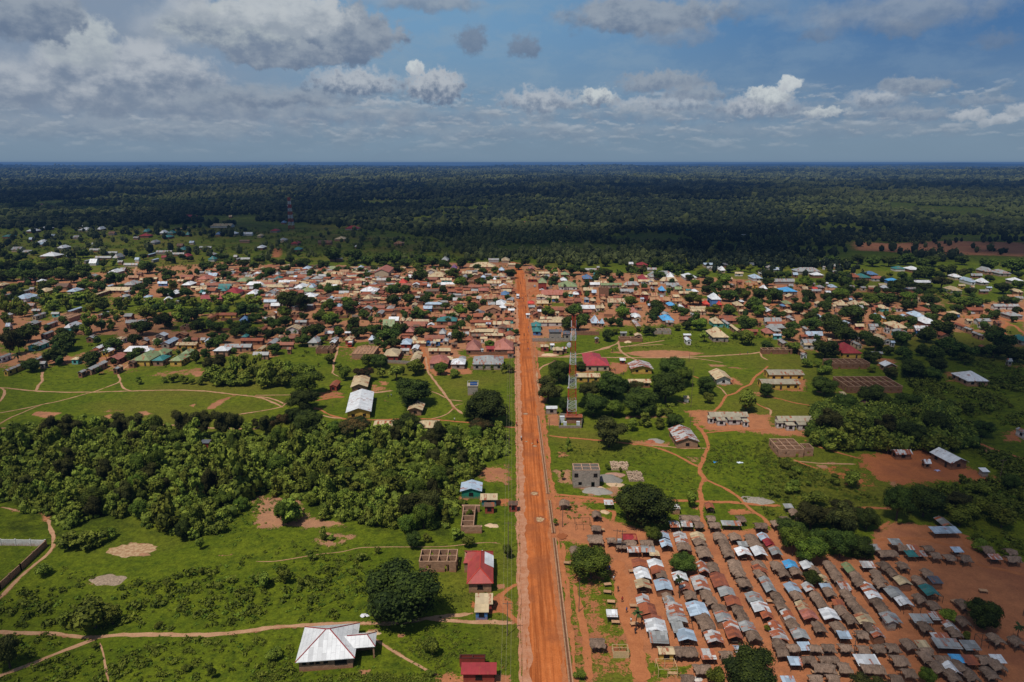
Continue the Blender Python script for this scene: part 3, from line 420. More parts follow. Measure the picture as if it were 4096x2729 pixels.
def strip(name, P, w, mat, z, jit=.25, step=1.2):
    pts = []
    for i in range(len(P) - 1):
        a, c = P[i], P[i + 1]; L = float(np.hypot(*(c - a))); st = max(step, dep(a[1]) / 220); n = max(1, int(L / st))
        for k in range(n): pts.append(a + (c - a) * k / n)
    pts.append(P[-1]); pts = np.array(pts)
    for _ in range(3):
        if len(pts) > 2: pts[1:-1] = .25 * pts[:-2] + .5 * pts[1:-1] + .25 * pts[2:]
    mb = MB(); n = len(pts); vs = []; ww = w
    for i, p in enumerate(pts):
        d = pts[min(i + 1, n - 1)] - pts[max(i - 1, 0)]; d = d / (np.hypot(*d) + 1e-6); nn = np.array([-d[1], d[0]])
        k = .25 if i in (0, n - 1) else 1; e_ = [max(.15, 1 + jit * (2.0 * mnoise.noise((p[0] * .22, p[1] * .22, s_ * 7.7)) + 1.3 * mnoise.noise((p[0] * .7, p[1] * .7, s_ * 3.1)) + .35 * random.uniform(-1, 1))) for s_ in (1, 2)]
        vs += [(*(p + nn * w / 2 * k * e_[0]), z), (*(p - nn * w / 2 * k * e_[1]), z)]
    mb.add(vs, [(2 * i + 1, 2 * i + 3, 2 * i + 2, 2 * i) for i in range(n - 1)])
    o = mb.build(name, mat); return struct(o)
pm = [earth_mat('path_earth_tan', (0.47, 0.27, 0.155), (0.34, 0.18, 0.095)), earth_mat('path_earth_red', (0.42, 0.155, 0.062), (0.33, 0.115, 0.045))]
zz = 0.02
for (pts, w, rd), P in zip(PATHS, PATHW):
    zz = 0.02 + (zz - 0.02 + 0.0022) % 0.06
    strip('path', P, w * (.9 if w > .5 else .8), pm[rd > .5], zz, .38)
rm = earth_mat('laterite_road', (0.51, 0.150, 0.042), (0.43, 0.118, 0.030), True)
RP = np.array([(7.15, 50), (7.15, 120), (7.1, 250), (7.0, 400), (7.8, 560), (7.4, 640), (4.6, 680), (0, 705)], float)
strip('road', RP, 7.3, rm, 0.12, .075, 1.6)
strip('road', np.array([(10, 520), (28, 522), (60, 500), (110, 488), (180, 486), (240, 492)], float), 8.0, pm[1], 0.115, .15, 2.0)
ps = earth_mat('shoulder_earth', (0.46, 0.235, 0.14), (0.38, 0.15, 0.07))
strip('road_shoulder', np.array([(2.55, 50), (2.6, 190), (2.9, 330), (3.2, 470)], float), 1.05, ps, 0.105, .35, 1.2)
for x0, w_, j_ in ((3.45, 1.1, .75), (10.75, .9, .7), (1.7, .7, .8), (12.9, 1.0, .8)): strip('road_verge', np.array([(x0, 50), (x0 - .1, 190), (x0 + .1, 330), (x0 + .2, 500)], float), w_, pm[1] if x0 > 5 else ps, 0.128 if x0 > 3 and x0 < 11 else .112, j_, .9)
# puddles in potholes
def disc(name, px, py, rx, ry, mat, z, n=22):
    x, y = G(px, py); mb = MB(); vs = [(x, y, z)]
    for k in range(n):
        a = 2 * math.pi * k / n; q = random.uniform(.72, 1.12); vs.append((x + rx * q * math.cos(a), y + ry * q * math.sin(a), z))
    mb.add(vs, [(0, 1 + k, 1 + (k + 1) % n) for k in range(n)]); return struct(mb.build(name, mat))
mw, nt = new_mat('muddy_water'); b = NB(nt); pos = b.node('ShaderNodeNewGeometry').outputs['Position']
b.bsdf(b.mix(b.rng(b.noise(pos, 1.2, 3.0), .4, .6), (0.34, 0.19, 0.09), (0.48, 0.32, 0.17)), .25, .5)
mr, nt = new_mat('wet_rim_earth'); b = NB(nt); b.bsdf((0.27, 0.085, 0.032), .9, .1)
for (t, x, y, rx, ry) in [('L', 240, 172, 2.0, 2.4), ('H', 205, 1323, 1.7, 2.0), ('H', 210, 887, 1.2, 1.0), ('H', 130, 845, .8, .8), ('H', 185, 862, .6, .6), ('H', 125, 590, 1.4, 1.6)]:
    p = T(t, x, y); disc('pothole', *p, rx, ry, mr, 0.125); disc('puddle', p[0], p[1], rx * .68, ry * .55, mw, 0.131)
p = T('J', 1130, 430); disc('puddle', *p, 6.2, 3.6, mw, .03, 30)
p = T('L', 430, 317); disc('pothole', *p, 1.6, 1.6, mr, 0.2)
p = T('L', 1385, 1490); disc('puddle', *p, 1.2, .5, mw, 0.05)
# lined drain along the road
def drain(Y0, Y1, X0, X1):
    o = empty('concrete_drain', (X0 + X1) / 2 + .4, (Y0 + Y1) / 2)
    for s in (0, 1):
        mb = MB(); n = max(2, int((Y1 - Y0) / 4))
        for i in range(n):
            a = i / n; c = (i + .985) / n; xa = X0 + (X1 - X0) * a; xb = X0 + (X1 - X0) * c; ya = Y0 + (Y1 - Y0) * a; yb = Y0 + (Y1 - Y0) * c
            dx = s * .72 - .06; zt = .34 + random.uniform(-.04, .03)
            mb.slab([(xa + dx, ya, zt), (xa + dx + .3, ya, zt), (xb + dx + .3, yb, zt), (xb + dx, yb, zt)], .4)
        w = mb.build('drain_wall', plain('drain_concrete', (0.36, 0.20, 0.11), .9, .25, 1.0), o); w.location = (-o.location.x, -o.location.y, 0)
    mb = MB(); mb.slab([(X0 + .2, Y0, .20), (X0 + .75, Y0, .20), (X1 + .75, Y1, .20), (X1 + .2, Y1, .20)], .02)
    w = mb.build('drain_bed', plain('drain_bed_brown', (0.14, 0.06, 0.03), .9, .3), o); w.location = (-o.location.x, -o.location.y, 0)  # plain dark brown bed between the two drain walls
    return o
yA = gy(2155); yB = gy(2135); yC = gy(2003); yD = gy(1978); yE = gy(1665)
o = drain(70, yA, 11.35, 11.15); tag(o, 'concrete roadside drain beside the market, nearest length', 'drain')
o = drain(yB, yC, 11.1, 10.9); tag(o, 'short concrete drain length between the two path crossings', 'drain')
o = drain(yD, yE, 10.75, 10.1); tag(o, 'concrete drain length beside the road below the near mast', 'drain')
# ------------------------------------------------------------------ sky, haze, sun
SUN = Vector((-0.27, -0.36, 0.89)).normalized()
w = bpy.data.worlds.new('World'); scene.world = w; w.use_nodes = True; nt = w.node_tree; nt.nodes.clear(); b = NB(nt)
sky = b.node('ShaderNodeTexSky', sky_type='NISHITA'); sky.sun_disc = False
sky.sun_elevation = math.asin(SUN.z); sky.sun_rotation = math.atan2(SUN.x, SUN.y) % (2 * math.pi); sky.air_density = 1.0; sky.dust_density = 1.0; sky.ozone_density = 2.0
d = b.node('ShaderNodeTexCoord').outputs['Generated']; s3 = b.node('ShaderNodeSeparateXYZ'); b.l.new(d, s3.inputs[0])
az = b.math('MULTIPLY', b.math('ARCTAN2', s3.outputs[0], s3.outputs[1]), 57.2958); el = b.math('MULTIPLY', b.math('ARCSINE', s3.outputs[2]), 57.2958)
cb = b.node('ShaderNodeCombineXYZ'); b.l.new(az, cb.inputs[0]); b.l.new(el, cb.inputs[1]); UV = cb.outputs[0]
def azel(X, Y):  # place in the photograph's sky -> compass direction
    px, py = X * 1.7407, Y * 1.7407; v = Vector(((px - CX) / F, 1, -(py - CY) / F)); v = Vector((v.x, v.y * cP + v.z * sP, -v.y * sP + v.z * cP)).normalized()
    return math.degrees(math.atan2(v.x, v.y)), math.degrees(math.asin(v.z))
# blue gradient and veil
right = b.rng(az, -8, 34, smooth=True); up = b.rng(el, 1.0, 10.0)
base = b.mix(up, SK['hor'], b.mix(right, SK['mid'], SK['blue']))
base = b.mix(b.rng(el, -0.2, 3.0), SK['hor'], base)
warp = b.vmath('SCALE', b.vmath('SUBTRACT', b.noise(UV, .35, 4.0, .6, 1), (.5, .5, .5)), scale=3.2)
UVs = b.mapping(UV, sc=(1, 2.6, 1)); vn = b.noise(b.vmath('ADD', UVs, warp), 0.16, 6.0, .62)
veil = b.math('MULTIPLY', b.rng(vn, .40, .66, smooth=True), b.math('ADD', b.rng(az, -30, 34, .75, .22), 0.0))
base = b.mix(veil, base, SK['veil'])
base = b.mix(b.math('MULTIPLY', b.rng(az, -8, -30, 0, .8, True), b.rng(el, 1.5, 5, .5, 1)), base, SK['grey'])
# cloud_puff group
def cloud_group():
    g = bpy.data.node_groups.new('cloud_puff', 'ShaderNodeTree')
    for n, t in (('Base', 'NodeSocketColor'), ('P', 'NodeSocketVector'), ('C', 'NodeSocketVector'), ('IR', 'NodeSocketVector'), ('N', 'NodeSocketFloat'), ('N2', 'NodeSocketFloat'), ('Light', 'NodeSocketColor'), ('Dark', 'NodeSocketColor'), ('Soft', 'NodeSocketFloat'), ('Op', 'NodeSocketFloat')):
        g.interface.new_socket(n, in_out='INPUT', socket_type=t)
    g.interface.new_socket('Out', in_out='OUTPUT', socket_type='NodeSocketColor')
    q = NB(g); gi = q.node('NodeGroupInput').outputs; go = q.node('NodeGroupOutput')
    v = q.vmath('MULTIPLY', q.vmath('SUBTRACT', gi['P'], gi['C']), gi['IR']); s = q.node('ShaderNodeSeparateXYZ'); q.l.new(v, s.inputs[0])
    yb = q.math('MULTIPLY', q.math('MINIMUM', s.outputs[1], 0), 1.35)  # flatter base
    yy = q.math('ADD', q.math('MAXIMUM', s.outputs[1], 0), yb)
    ln = q.math('SQRT', q.math('ADD', q.math('MULTIPLY', s.outputs[0], s.outputs[0]), q.math('MULTIPLY', yy, yy)))
    e = q.math('ADD', ln, q.math('MULTIPLY', gi['N'], 1.25)); a = q.rng(e, q.math('ADD', .80, gi['Soft']), q.math('SUBTRACT', .80, gi['Soft']), smooth=True)
    sh = q.math('ADD', q.math('MULTIPLY', s.outputs[1], .62), q.math('ADD', .52, q.math('MULTIPLY', gi['N2'], 1.9)))
    c = q.mix(q.rng(sh, .05, .95, smooth=True), gi['Dark'], gi['Light'])
    q.l.new(q.mix(q.math('MULTIPLY', a, gi['Op']), gi['Base'], c), go.inputs[0]); return g
cg = cloud_group()
N1 = b.math('SUBTRACT', b.noise(UV, .45, 8.0, .62), .5); N2 = b.math('SUBTRACT', b.noise(b.mapping(UV, loc=(31, 7, 0), sc=(1, 1.5, 1)), .55, 6.0, .6), .5)
NF = b.math('SUBTRACT', b.noise(b.mapping(UV, loc=(5, 17, 0)), 1.5, 7.0, .62), .5)
wf = b.vmath('SCALE', b.vmath('SUBTRACT', b.noise(UV, 0.9, 5.0, .6, 1), (.5, .5, .5)), scale=1.5); PW = b.vmath('ADD', UV, wf)
LT, MD, DK, DK2 = (0.49, 0.51, 0.60), (0.33, 0.37, 0.47), (0.155, 0.205, 0.325), (0.20, 0.25, 0.37)
CL = [ # x, y, rx, ry, light, dark, soft, fine?, opacity   (far ones first)
    (300, 300, 420, 30, MD, DK2, .5, 0, .6), (1100, 305, 480, 22, MD, DK2, .6, 0, .5), (1900, 300, 520, 20, MD, DK2, .6, 0, .35), (700, 262, 560, 30, MD, DK2, .55, 0, .75), (1700, 262, 500, 20, MD, DK2, .55, 0, .55),
    (350, 235, 360, 38, MD, DK2, .45, 0, .8), (100, 200, 260, 60, LT, DK2, .45, 0, .8), (640, 225, 230, 28, MD, DK, .35, 0, .8),
    (1240, 235, 120, 34, LT, DK2, .25, 1, .85), (1375, 228, 60, 32, (0.62, 0.64, 0.70), DK2, .2, 1, .95), (1460, 245, 70, 22, LT, MD, .3, 1, .7), (1560, 240, 90, 25, LT, DK2, .3, 1, .7),
    (1740, 250, 110, 30, LT, DK2, .3, 1, .9), (1765, 222, 62, 26, (0.64, 0.66, 0.72), MD, .18, 1, .95), (1815, 197, 34, 22, (0.66, 0.68, 0.74), LT, .18, 1, .95), (1895, 258, 60, 12, (0.6, 0.62, 0.68), MD, .25, 1, .8), (2010, 232, 70, 26, LT, DK2, .3, 1, .75), (2100, 265, 90, 18, MD, DK2, .3, 1, .7),
    (2100, 200, 90, 22, MD, DK2, .25, 1, .85), (2228, 262, 42, 16, LT, MD, .25, 1, .9), (2290, 280, 50, 14, LT, MD, .25, 1, .85), (2345, 258, 34, 20, LT, MD, .25, 1, .8), (2270, 228, 70, 12, MD, DK2, .3, 1, .6),
    (300, 165, 220, 72, LT, DK2, .2, 0, .95), (190, 105, 90, 70, (0.50, 0.53, 0.60), MD, .2, 0, .95), (60, 35, 120, 75, MD, DK, .15, 0, .97), (420, 70, 130, 50, LT, MD, .4, 0, .6),
    (820, 195, 140, 38, LT, DK, .3, 1, .9), (955, 158, 28, 20, (0.66, 0.68, 0.74), LT, .18, 1, .9), (1000, 205, 90, 50, LT, DK, .17, 1, .95), (870, 238, 60, 10, LT, MD, .3, 1, .6),
    (800, 90, 150, 82, MD, DK, .13, 0, .98), (640, 130, 170, 44, MD, DK, .10, 0, .98), (540, 75, 170, 70, (0.49, 0.52, 0.58), DK2, .15, 0, .97), (660, 40, 180, 62, (0.54, 0.56, 0.64), MD, .15, 0, .95), (440, 20, 60, 50, LT, MD, .35, 0, .8),
    (1085, 98, 42, 40, DK2, DK, .3, 1, .85), (1205, 112, 46, 30, DK2, DK, .3, 1, .85), (980, 10, 160, 22, MD, DK2, .4, 0, .8), (1480, 40, 240, 52, MD, DK, .2, 0, .92), (1560, 80, 100, 30, MD, DK2, .4, 0, .6),
    (1520, 192, 125, 30, MD, DK2, .28, 1, .9), (1600, 215, 90, 22, MD, DK2, .3, 1, .8), (1880, 85, 45, 16, DK2, DK, .4, 1, .6), (2070, 68, 75, 22, DK2, DK, .4, 1, .55), (2290, 95, 45, 18, DK2, DK, .45, 1, .5), (2090, 30, 250, 44, MD, DK2, .45, 0, .7), (1700, 20, 120, 30, MD, DK2, .5, 0, .4),
]
_f = lambda c: tuple(v * k for v, k in zip(c, (.88, .92, .86)))
CL = [(a_, b1, c_, d1, _f(e_), _f(f_), g1, h1, i1) for (a_, b1, c_, d1, e_, f_, g1, h1, i1) in CL]
for (sx, sy, sc_, lo, hi_, op_) in ((.55, 1.7, .38, .2, 4.6, .6), (1.0, 2.4, .48, 1.0, 4.4, .5)):
    q0 = b.mapping(UV, loc=(sx * 40, sy * 9, 0), sc=(sx, sy, 1)); q1 = b.mapping(UV, loc=(sx * 40, sy * 9 + .42, 0), sc=(sx, sy, 1))
    d0 = b.noise(q0, sc_, 7.0, .6); d1 = b.noise(q1, sc_, 3.0, .55); a0 = b.rng(b.math('ADD', d0, b.rng(az, -30, 34, .03, -.02)), .50, .60, smooth=True)
    band = b.math('MULTIPLY', b.rng(el, lo, lo + 1.2, smooth=True), b.rng(el, hi_ + 1.6, hi_, smooth=True))
    cc = b.mix(b.rng(b.math('SUBTRACT', d0, d1), -.05, .13, smooth=True), (0.20, 0.262, 0.34), (0.45, 0.49, 0.53))
    base = b.mix(b.math('MULTIPLY', b.math('MULTIPLY', a0, band), op_), base, cc)
cur = base
for (x, y, rx, ry, lt, dk, soft, fine, op) in CL:
    g = b.node('ShaderNodeGroup'); g.node_tree = cg; c = azel(x, y); k = 36.0 / 1176.5
    b.set(g.inputs['Base'], cur); b.l.new(PW, g.inputs['P']); g.inputs['C'].default_value = (c[0], c[1], 0); g.inputs['IR'].default_value = (1 / (rx * k * 1.05), 1 / (ry * k * 1.15), 0)
    b.l.new(NF if fine else N1, g.inputs['N']); b.l.new(NF if fine else N2, g.inputs['N2']); g.inputs['Light'].default_value = (*lt, 1); g.inputs['Dark'].default_value = (*dk, 1); g.inputs['Soft'].default_value = soft; g.inputs['Op'].default_value = op
    cur = g.outputs[0]
low = b.mix(b.rng(el, 3.2, 0.0, 0, .85, True), cur, SK['hor'])
# seen band of cloudy sky near the horizon, the bare daylight sky above it; both light the scene
bg1 = b.node('ShaderNodeBackground'); b.l.new(sky.outputs[0], bg1.inputs[0]); bg1.inputs[1].default_value = 0.085
bg2 = b.node('ShaderNodeBackground'); b.l.new(low, bg2.inputs[0]); bg2.inputs[1].default_value = 1.0
mx = b.node('ShaderNodeMixShader'); b.l.new(b.rng(el, 18, 30, 1, 0, True), mx.inputs[0]); b.l.new(bg1.outputs[0], mx.inputs[1]); b.l.new(bg2.outputs[0], mx.inputs[2])
wo = b.node('ShaderNodeOutputWorld'); b.l.new(mx.outputs[0], wo.inputs[0])
sd = bpy.data.lights.new('sun', 'SUN'); sd.energy = 3.7; sd.angle = R(0.55); sd.color = (1.0, 0.95, 0.87)
so = bpy.data.objects.new('sun', sd); COL.objects.link(so); so.rotation_euler = SUN.to_track_quat('Z', 'Y').to_euler()
def haze_shell():   # haze over the plain: closed shell, scattered light put in as glow
    mb = MB(); n = 48; prof = [(34000, -300), (34000, 60), (33000, 103), (28000, 104), (0.1, 106)]
    vs = []; 
    for r, z in prof:
        for k in range(n): a = 2 * math.pi * k / n; vs.append((r * math.cos(a), r * math.sin(a), z))
    fs = [(i * n + k, i * n + (k + 1) % n, (i + 1) * n + (k + 1) % n, (i + 1) * n + k) for i in range(len(prof) - 1) for k in range(n)] + [tuple(range(n))[::-1], tuple(range((len(prof) - 1) * n, len(prof) * n))]
    mb.add(vs, fs); m, nt = new_mat('haze_glow'); q = NB(nt)
    ab = q.node('ShaderNodeVolumeAbsorption'); ab.inputs['Color'].default_value = (0, 0, 0, 1); ab.inputs['Density'].default_value = HAZE
    em = q.node('ShaderNodeEmission'); em.inputs[0].default_value = (*HZC, 1); em.inputs[1].default_value = HAZE
    ad = q.node('ShaderNodeAddShader'); q.l.new(ab.outputs[0], ad.inputs[0]); q.l.new(em.outputs[0], ad.inputs[1])
    o = q.node('ShaderNodeOutputMaterial'); q.l.new(ad.outputs[0], o.inputs['Volume'])
    return struct(mb.build('sky', m))  # holds only the haze; the sky itself comes from the world
# ------------------------------------------------------------------ buildings
WINM = {}
def win_part(root, name, x, y, z, w, h, face, depth=0.06):
    key = (name, round(w, 1), round(h, 1))
    if key not in WINM:
        mb = MB(); w2, h2 = key[1] / 2, key[2]; mb.box(-w2, w2, -.06, .03, 0, h2)
        if name == 'window': mb.box(-w2 - .08, w2 + .08, -.1, .0, -.1, -.003)
        me = mb.mesh(name); me.materials.append(dark() if name != 'door' else plain('door_paint', (0.05, 0.035, 0.03), .7, .4)); WINM[key] = me
    o = bpy.data.objects.new(name, WINM[key]); COL.objects.link(o); o.parent = root; o.location = (x, y, z); o.rotation_euler[2] = face; return o
def roof_mesh(W, D, h, rise, kind, ov, th=0.12):
    mb = MB(); a, c = W / 2 + ov, D / 2 + ov; e = h - ov * rise / max(D / 2, .5) * .8
    if kind == 'g':
        mb.slab([(-a, -c, e), (a, -c, e), (a, 0, h + rise), (-a, 0, h + rise)], th); mb.slab([(-a, .002, h + rise), (a, .002, h + rise), (a, c, e), (-a, c, e)], th)
    elif kind == 's':
        mb.slab([(-a, -c, h - .05), (a, -c, h - .05), (a, c, h + rise), (-a, c, h + rise)], th)
    else:
        rx = max(0.0, W / 2 - D / 2) if kind == 'h' else 0; ry = max(0.0, D / 2 - W / 2) if kind == 'h' else 0; t = h + rise
        if kind == 'h' and rx == 0 and ry == 0: rx = .3
        A, B_, C_, D_ = (-a, -c, e), (a, -c, e), (a, c, e), (-a, c, e)
        vs = [A, B_, C_, D_]; lo = [(p[0], p[1], p[2] - th) for p in vs]
        if rx > 0: vs2 = [(-rx, 0, t), (rx, 0, t)]; fs = [(0, 1, 9, 8), (1, 2, 9), (2, 3, 8, 9), (3, 0, 8)]
        elif ry > 0: vs2 = [(0, -ry, t), (0, ry, t)]; fs = [(0, 1, 8), (1, 2, 9, 8), (2, 3, 9), (3, 0, 8, 9)]
        else: vs2 = [(0, 0, t)]; fs = [(0, 1, 8), (1, 2, 8), (2, 3, 8), (3, 0, 8)]
        mb.add(vs + lo + vs2, fs + [(7, 6, 5, 4), (0, 4, 5, 1), (1, 5, 6, 2), (2, 6, 7, 3), (3, 7, 4, 0)])
    return mb
def wall_mesh(W, D, h, rise, kind):
    mb = MB(); a, c = W / 2, D / 2
    mb.box(-a, a, -c, c, -.2, h - .14)
    if kind == 'g':
        s = rise * .93
        for x0, x1 in ((-a, -a + .2), (a - .2, a)):
            mb.add([(x0, -c, h - .14), (x0, c, h - .14), (x0, 0, h - .14 + s), (x1, -c, h - .14), (x1, c, h - .14), (x1, 0, h - .14 + s)], [(0, 2, 1), (3, 4, 5), (0, 3, 5, 2), (1, 2, 5, 4), (0, 1, 4, 3)])
    if kind == 's':
        mb.box(-a, a, c - .2, c, h - .14, h - .14 + rise * .9)
    return mb
BOXES = []   # occupied plots (x, y, radius)
def house(x, y, W, D, rot, h, rise, kind, roofc, wallc, ov=.5, wins=2, name=None, desc=None, label=None, cat=None, group=None, ridge=False, porch=False):
    """kind: h hip, p pyramid, g gable with the ridge along local x, s single slope"""
    cat = cat or ('house' if kind in 'hp' else 'building'); name = name or {'h': 'hip_roof_house', 'p': 'pyramid_roof_house', 'g': 'gable_roof_house', 's': 'lean_to_shed'}[kind]
    if name == 'gable_roof_house':
        if max(W, D) < 6.2: name, cat = 'gable_roof_hut', 'hut'
        elif W > 2.1 * D: name, cat = 'row_building', 'row building'
        else: cat = 'gabled house'
    root = empty(name, x, y, rot)
    wall_mesh(W, D, h, rise, kind).build('wall', WM(wallc), root)
    rf = roof_mesh(W, D, h, rise, kind, ov).build('roof', RM(roofc), root)
    if ridge:
        mb = MB(); t = h + rise + .03; a, c = W / 2 + ov, D / 2 + ov; e = h - ov * rise / max(D / 2, .5) * .8 + .03
        rx = max(0.0, W / 2 - D / 2) if kind == 'h' else 0; ry = max(0.0, D / 2 - W / 2) if kind == 'h' else 0
        for sx, sy in ((-1, -1), (1, -1), (1, 1), (-1, 1)): mb.bar((sx * a, sy * c, e), (sx * rx, sy * ry, t), .12)
        if rx + ry > .1: mb.bar((-rx, -ry, t), (rx, ry, t), .12)
        mb.build('ridge_cap', ridge if not isinstance(ridge, bool) else RM('M'), rf)
    if wins:
        wh = 1.0 if h > 2.2 else .6; wy = min(1.1, h * .38); rr = rot % (2 * math.pi)
        def side(length, off, ang, n, door):
            if n < 1 or length < 1.8: return
            st = length / n
            for k in range(n):
                u = -length / 2 + st * (k + .5); isd = door and k == n // 2 and n > 1
                px_, py_ = math.cos(ang) * u + math.sin(ang) * off, math.sin(ang) * u - math.cos(ang) * off
                win_part(root, 'door' if isd else 'window', px_, py_, 0.02 if isd else wy, 0.95 if isd else min(1.3, st * .45), 2.0 if isd else wh, ang)
        # sides that face the front and the nearer flank
        spaces = 3.2 if wins > 1 else 4.5
        nf = max(1, int(W / spaces)) ; nd = max(1, int(D / spaces))
        if abs(math.cos(rr)) > .7: side(W, D / 2, 0, nf, True)
        else: side(D, W / 2, math.pi / 2 if math.sin(-rr) > 0 else -math.pi / 2, nd, False)
        if abs(math.cos(rr)) > .7:
            if wins > 1: side(D, W / 2, math.pi / 2 if x < 0 else -math.pi / 2, nd, False)
        else:
            side(W, D / 2, (0 if (math.sin(rr) > 0) == (x < 0) else math.pi), nf, True)
    BOXES.append((x, y, max(W, D) / 2 + .5, min(W, D) / 2 + .5, rot))
    desc = desc or f"{WN[wallc]} {'shed' if kind == 's' else 'house'} with {CNAME[roofc]} {dict(h='hipped', p='pyramid', g='gabled', s='single-slope')[kind]} roof"
    tag(root, label, cat, group, desc); return root
def solve(bx, kind, h, rise0=None):
    """roof outline in the photograph -> plan centre, width (x), depth (y), rise"""
    x0, y0, x1, y1 = bx; rise = .8; Yf = gy(y1, h)
    W = max(2.2, gx(x1, Yf, h) - gx(x0, Yf, h)); D = W * .7
    for _ in range(5):
        rise = rise0 if rise0 is not None else max(.35, {'s': .12, 'y': .20, 'x': .20}.get(kind, .21) * (min(W, D) if kind in 'hp' else (W if kind == 'y' else D)))
        rise = min(rise, 2.6)
        if kind in 'y': D = gy(y0, h + rise) - Yf
        elif kind == 's': D = gy(y0, h + rise) - Yf
        else: D = min(2 * (gy(y0, h + rise) - Yf), gy(y0, h) - Yf) if kind != 'p' else 2 * (gy(y0, h + rise) - Yf)
        lim = {'h': (.45, 1.7), 'p': (.75, 1.25), 'x': (.22, .9), 'y': (.8, 6), 's': (.3, 2)}[kind]
        if kind == 'y': D = min(max(D, .9 * W, 3), 34)
        else: D = max(2.4, min(max(D, lim[0] * W if W < 12 else 5), lim[1] * W, 16))
        Yb = Yf + D; zb = h + rise * (.5 if kind == 'y' else .2)
        xl = min(gx(x0, Yf, h), 1e9); xr = gx(x1, Yf, h)
        if xl + xr < 0: xr2 = gx(x1, Yb, zb); xr = xr2 if xr2 < 0 else xr
        else: xl2 = gx(x0, Yb, zb); xl = xl2 if xl2 > 0 else xl
        W = xr - xl
        if W < 2.2 or (kind in 'hp' and W < 4): m = (xl + xr) / 2; W = max(W, 2.4, gx(x1, Yf, h) - gx(x0, Yf, h) if kind in 'hp' else 2.4); xl, xr = m - W / 2, m + W / 2
    if kind in 'hpx' and rise0 is None:
        zr = CH - (Yf + D / 2) * math.tan(PITCH + math.atan((y0 - CY) / F)) - h; rise = min(max(zr, .14 * D + .2), .55 * D, 3.6)
    return ((xl + xr) / 2, Yf + D / 2, W, D, rise)
def hbox(t, x0, y0, x1, y1, kind, roofc, wallc=None, h=None, wins=None, rot=0, **k):
    a = T(t, x0, y0); c = T(t, x1, y1); h = h or 2.9
    cx, cy, W, D, rise = solve((*a, *c), kind, h, k.pop('rise', None)); ov = k.pop('ov', .45 if W > 5 else .3)
    if wallc is None: wallc = random.choice('mmmggcckmw' if roofc in 'wslco' else 'mmmmkg')
    if wins is None: wins = 2 if cy < 420 else (1 if cy < 640 else 0)
    W2, D2 = max(1.8, W - 2 * ov), max(1.8, D - 2 * ov)
    if kind == 'y': return house(cx, cy, D2, W2, R(90) + rot, h, rise, 'g', roofc, wallc, ov, wins, **k)
    kk = 'g' if kind == 'x' else kind
    return house(cx, cy, W2, D2, rot, h, rise, kk, roofc, wallc, ov, wins, **k)
def wall_run(mb, p, q, h, th=.22, opens=(), z0=0):
    """block wall from p to q with openings (u0, u1, sill, head)"""
    p = Vector(p); q = Vector(q); L = (q - p).length; d = (q - p) / L; n = Vector((-d.y, d.x)) * th / 2
    def seg(u0, u1, a, c):
        if u1 - u0 < .02 or c - a < .02: return
        P, Q = p + d * u0, p + d * u1; c0 = c
        vs = [(*(P - n), a), (*(Q - n), a), (*(Q + n), a), (*(P + n), a), (*(P - n), c), (*(Q - n), c), (*(Q + n), c), (*(P + n), c)]
        mb.add(vs, [(0, 3, 2, 1), (4, 5, 6, 7), (0, 1, 5, 4), (1, 2, 6, 5), (2, 3, 7, 6), (3, 0, 4, 7)])
    u = 0
    for (a, c, s, t) in sorted(opens): seg(u, a, z0, h); seg(a, c, z0, s); seg(a, c, t, h); u = c
    seg(u, L, z0, h)
def ruin(t, x0, y0, x1, y1, nx, ny, h, wallc, label, base=None, rot=0, name='unfinished_house', openings=True, capc=(0.40, 0.24, 0.15), cat='unfinished house'):
    a = T(t, x0, y0); c = T(t, x1, y1); Yf = gy(c[1], h); Yb = gy(a[1], h)
    X0 = gx(a[0], Yf, h); X1 = gx(c[0], Yf, h); W = X1 - X0; D = Yb - Yf; cx, cy = (X0 + X1) / 2, Yf + D / 2
    root = empty(name, cx, cy, rot); mb = MB(); cap = MB()
    def ops(L, side):
        if not openings: return ()
        n = max(1, int(L / 3.2)); st = L / n; return [(st * (k + .5) - .55, st * (k + .5) + .55, 0 if (k % 3 == 1 and side) else 1.0, 2.15) for k in range(n)]
    for j in range(ny + 1):
        y = -D / 2 + D * j / ny; wall_run(mb, (-W / 2, y), (W / 2, y), h, opens=ops(W, True)); cap.box(-W / 2 - .12, W / 2 + .12, y - .125, y + .125, h + .003, h + .08)
    for i in range(nx + 1):
        x = -W / 2 + W * i / nx
        for j in range(ny): wall_run(mb, (x, -D / 2 + D * j / ny + .115), (x, -D / 2 + D * (j + 1) / ny - .115), h, opens=ops(D / ny, False))
        cap.box(x - .125, x + .125, -D / 2, D / 2, h + .006, h + .086)
    mb.build('wall', WM(wallc), root); cap.build('wall_top', plain('dry_block_top_' + wallc, capc, .95, .3), root)
    tag(root, label, cat); BOXES.append((cx, cy, max(W, D) / 2 + .5, min(W, D) / 2 + .5, 0)); return root
def poles_roof(name, label, cx, cy, W, D, rot, h, rise, kind, mat, cat, npx=2, npy=2, desc=None, group=None, beams=True, back=None, table=True, sag=0):
    root = empty(name, cx, cy, rot)
    rm_ = roof_mesh(W - .5, D - .5, h, rise, kind, .25, .06)
    rm_.build('roof', mat, root)
    stall_legs(root, W, D, h, npx, npy, beams, back, table)
    tag(root, label, cat, group, desc); return root
LEGM = {}
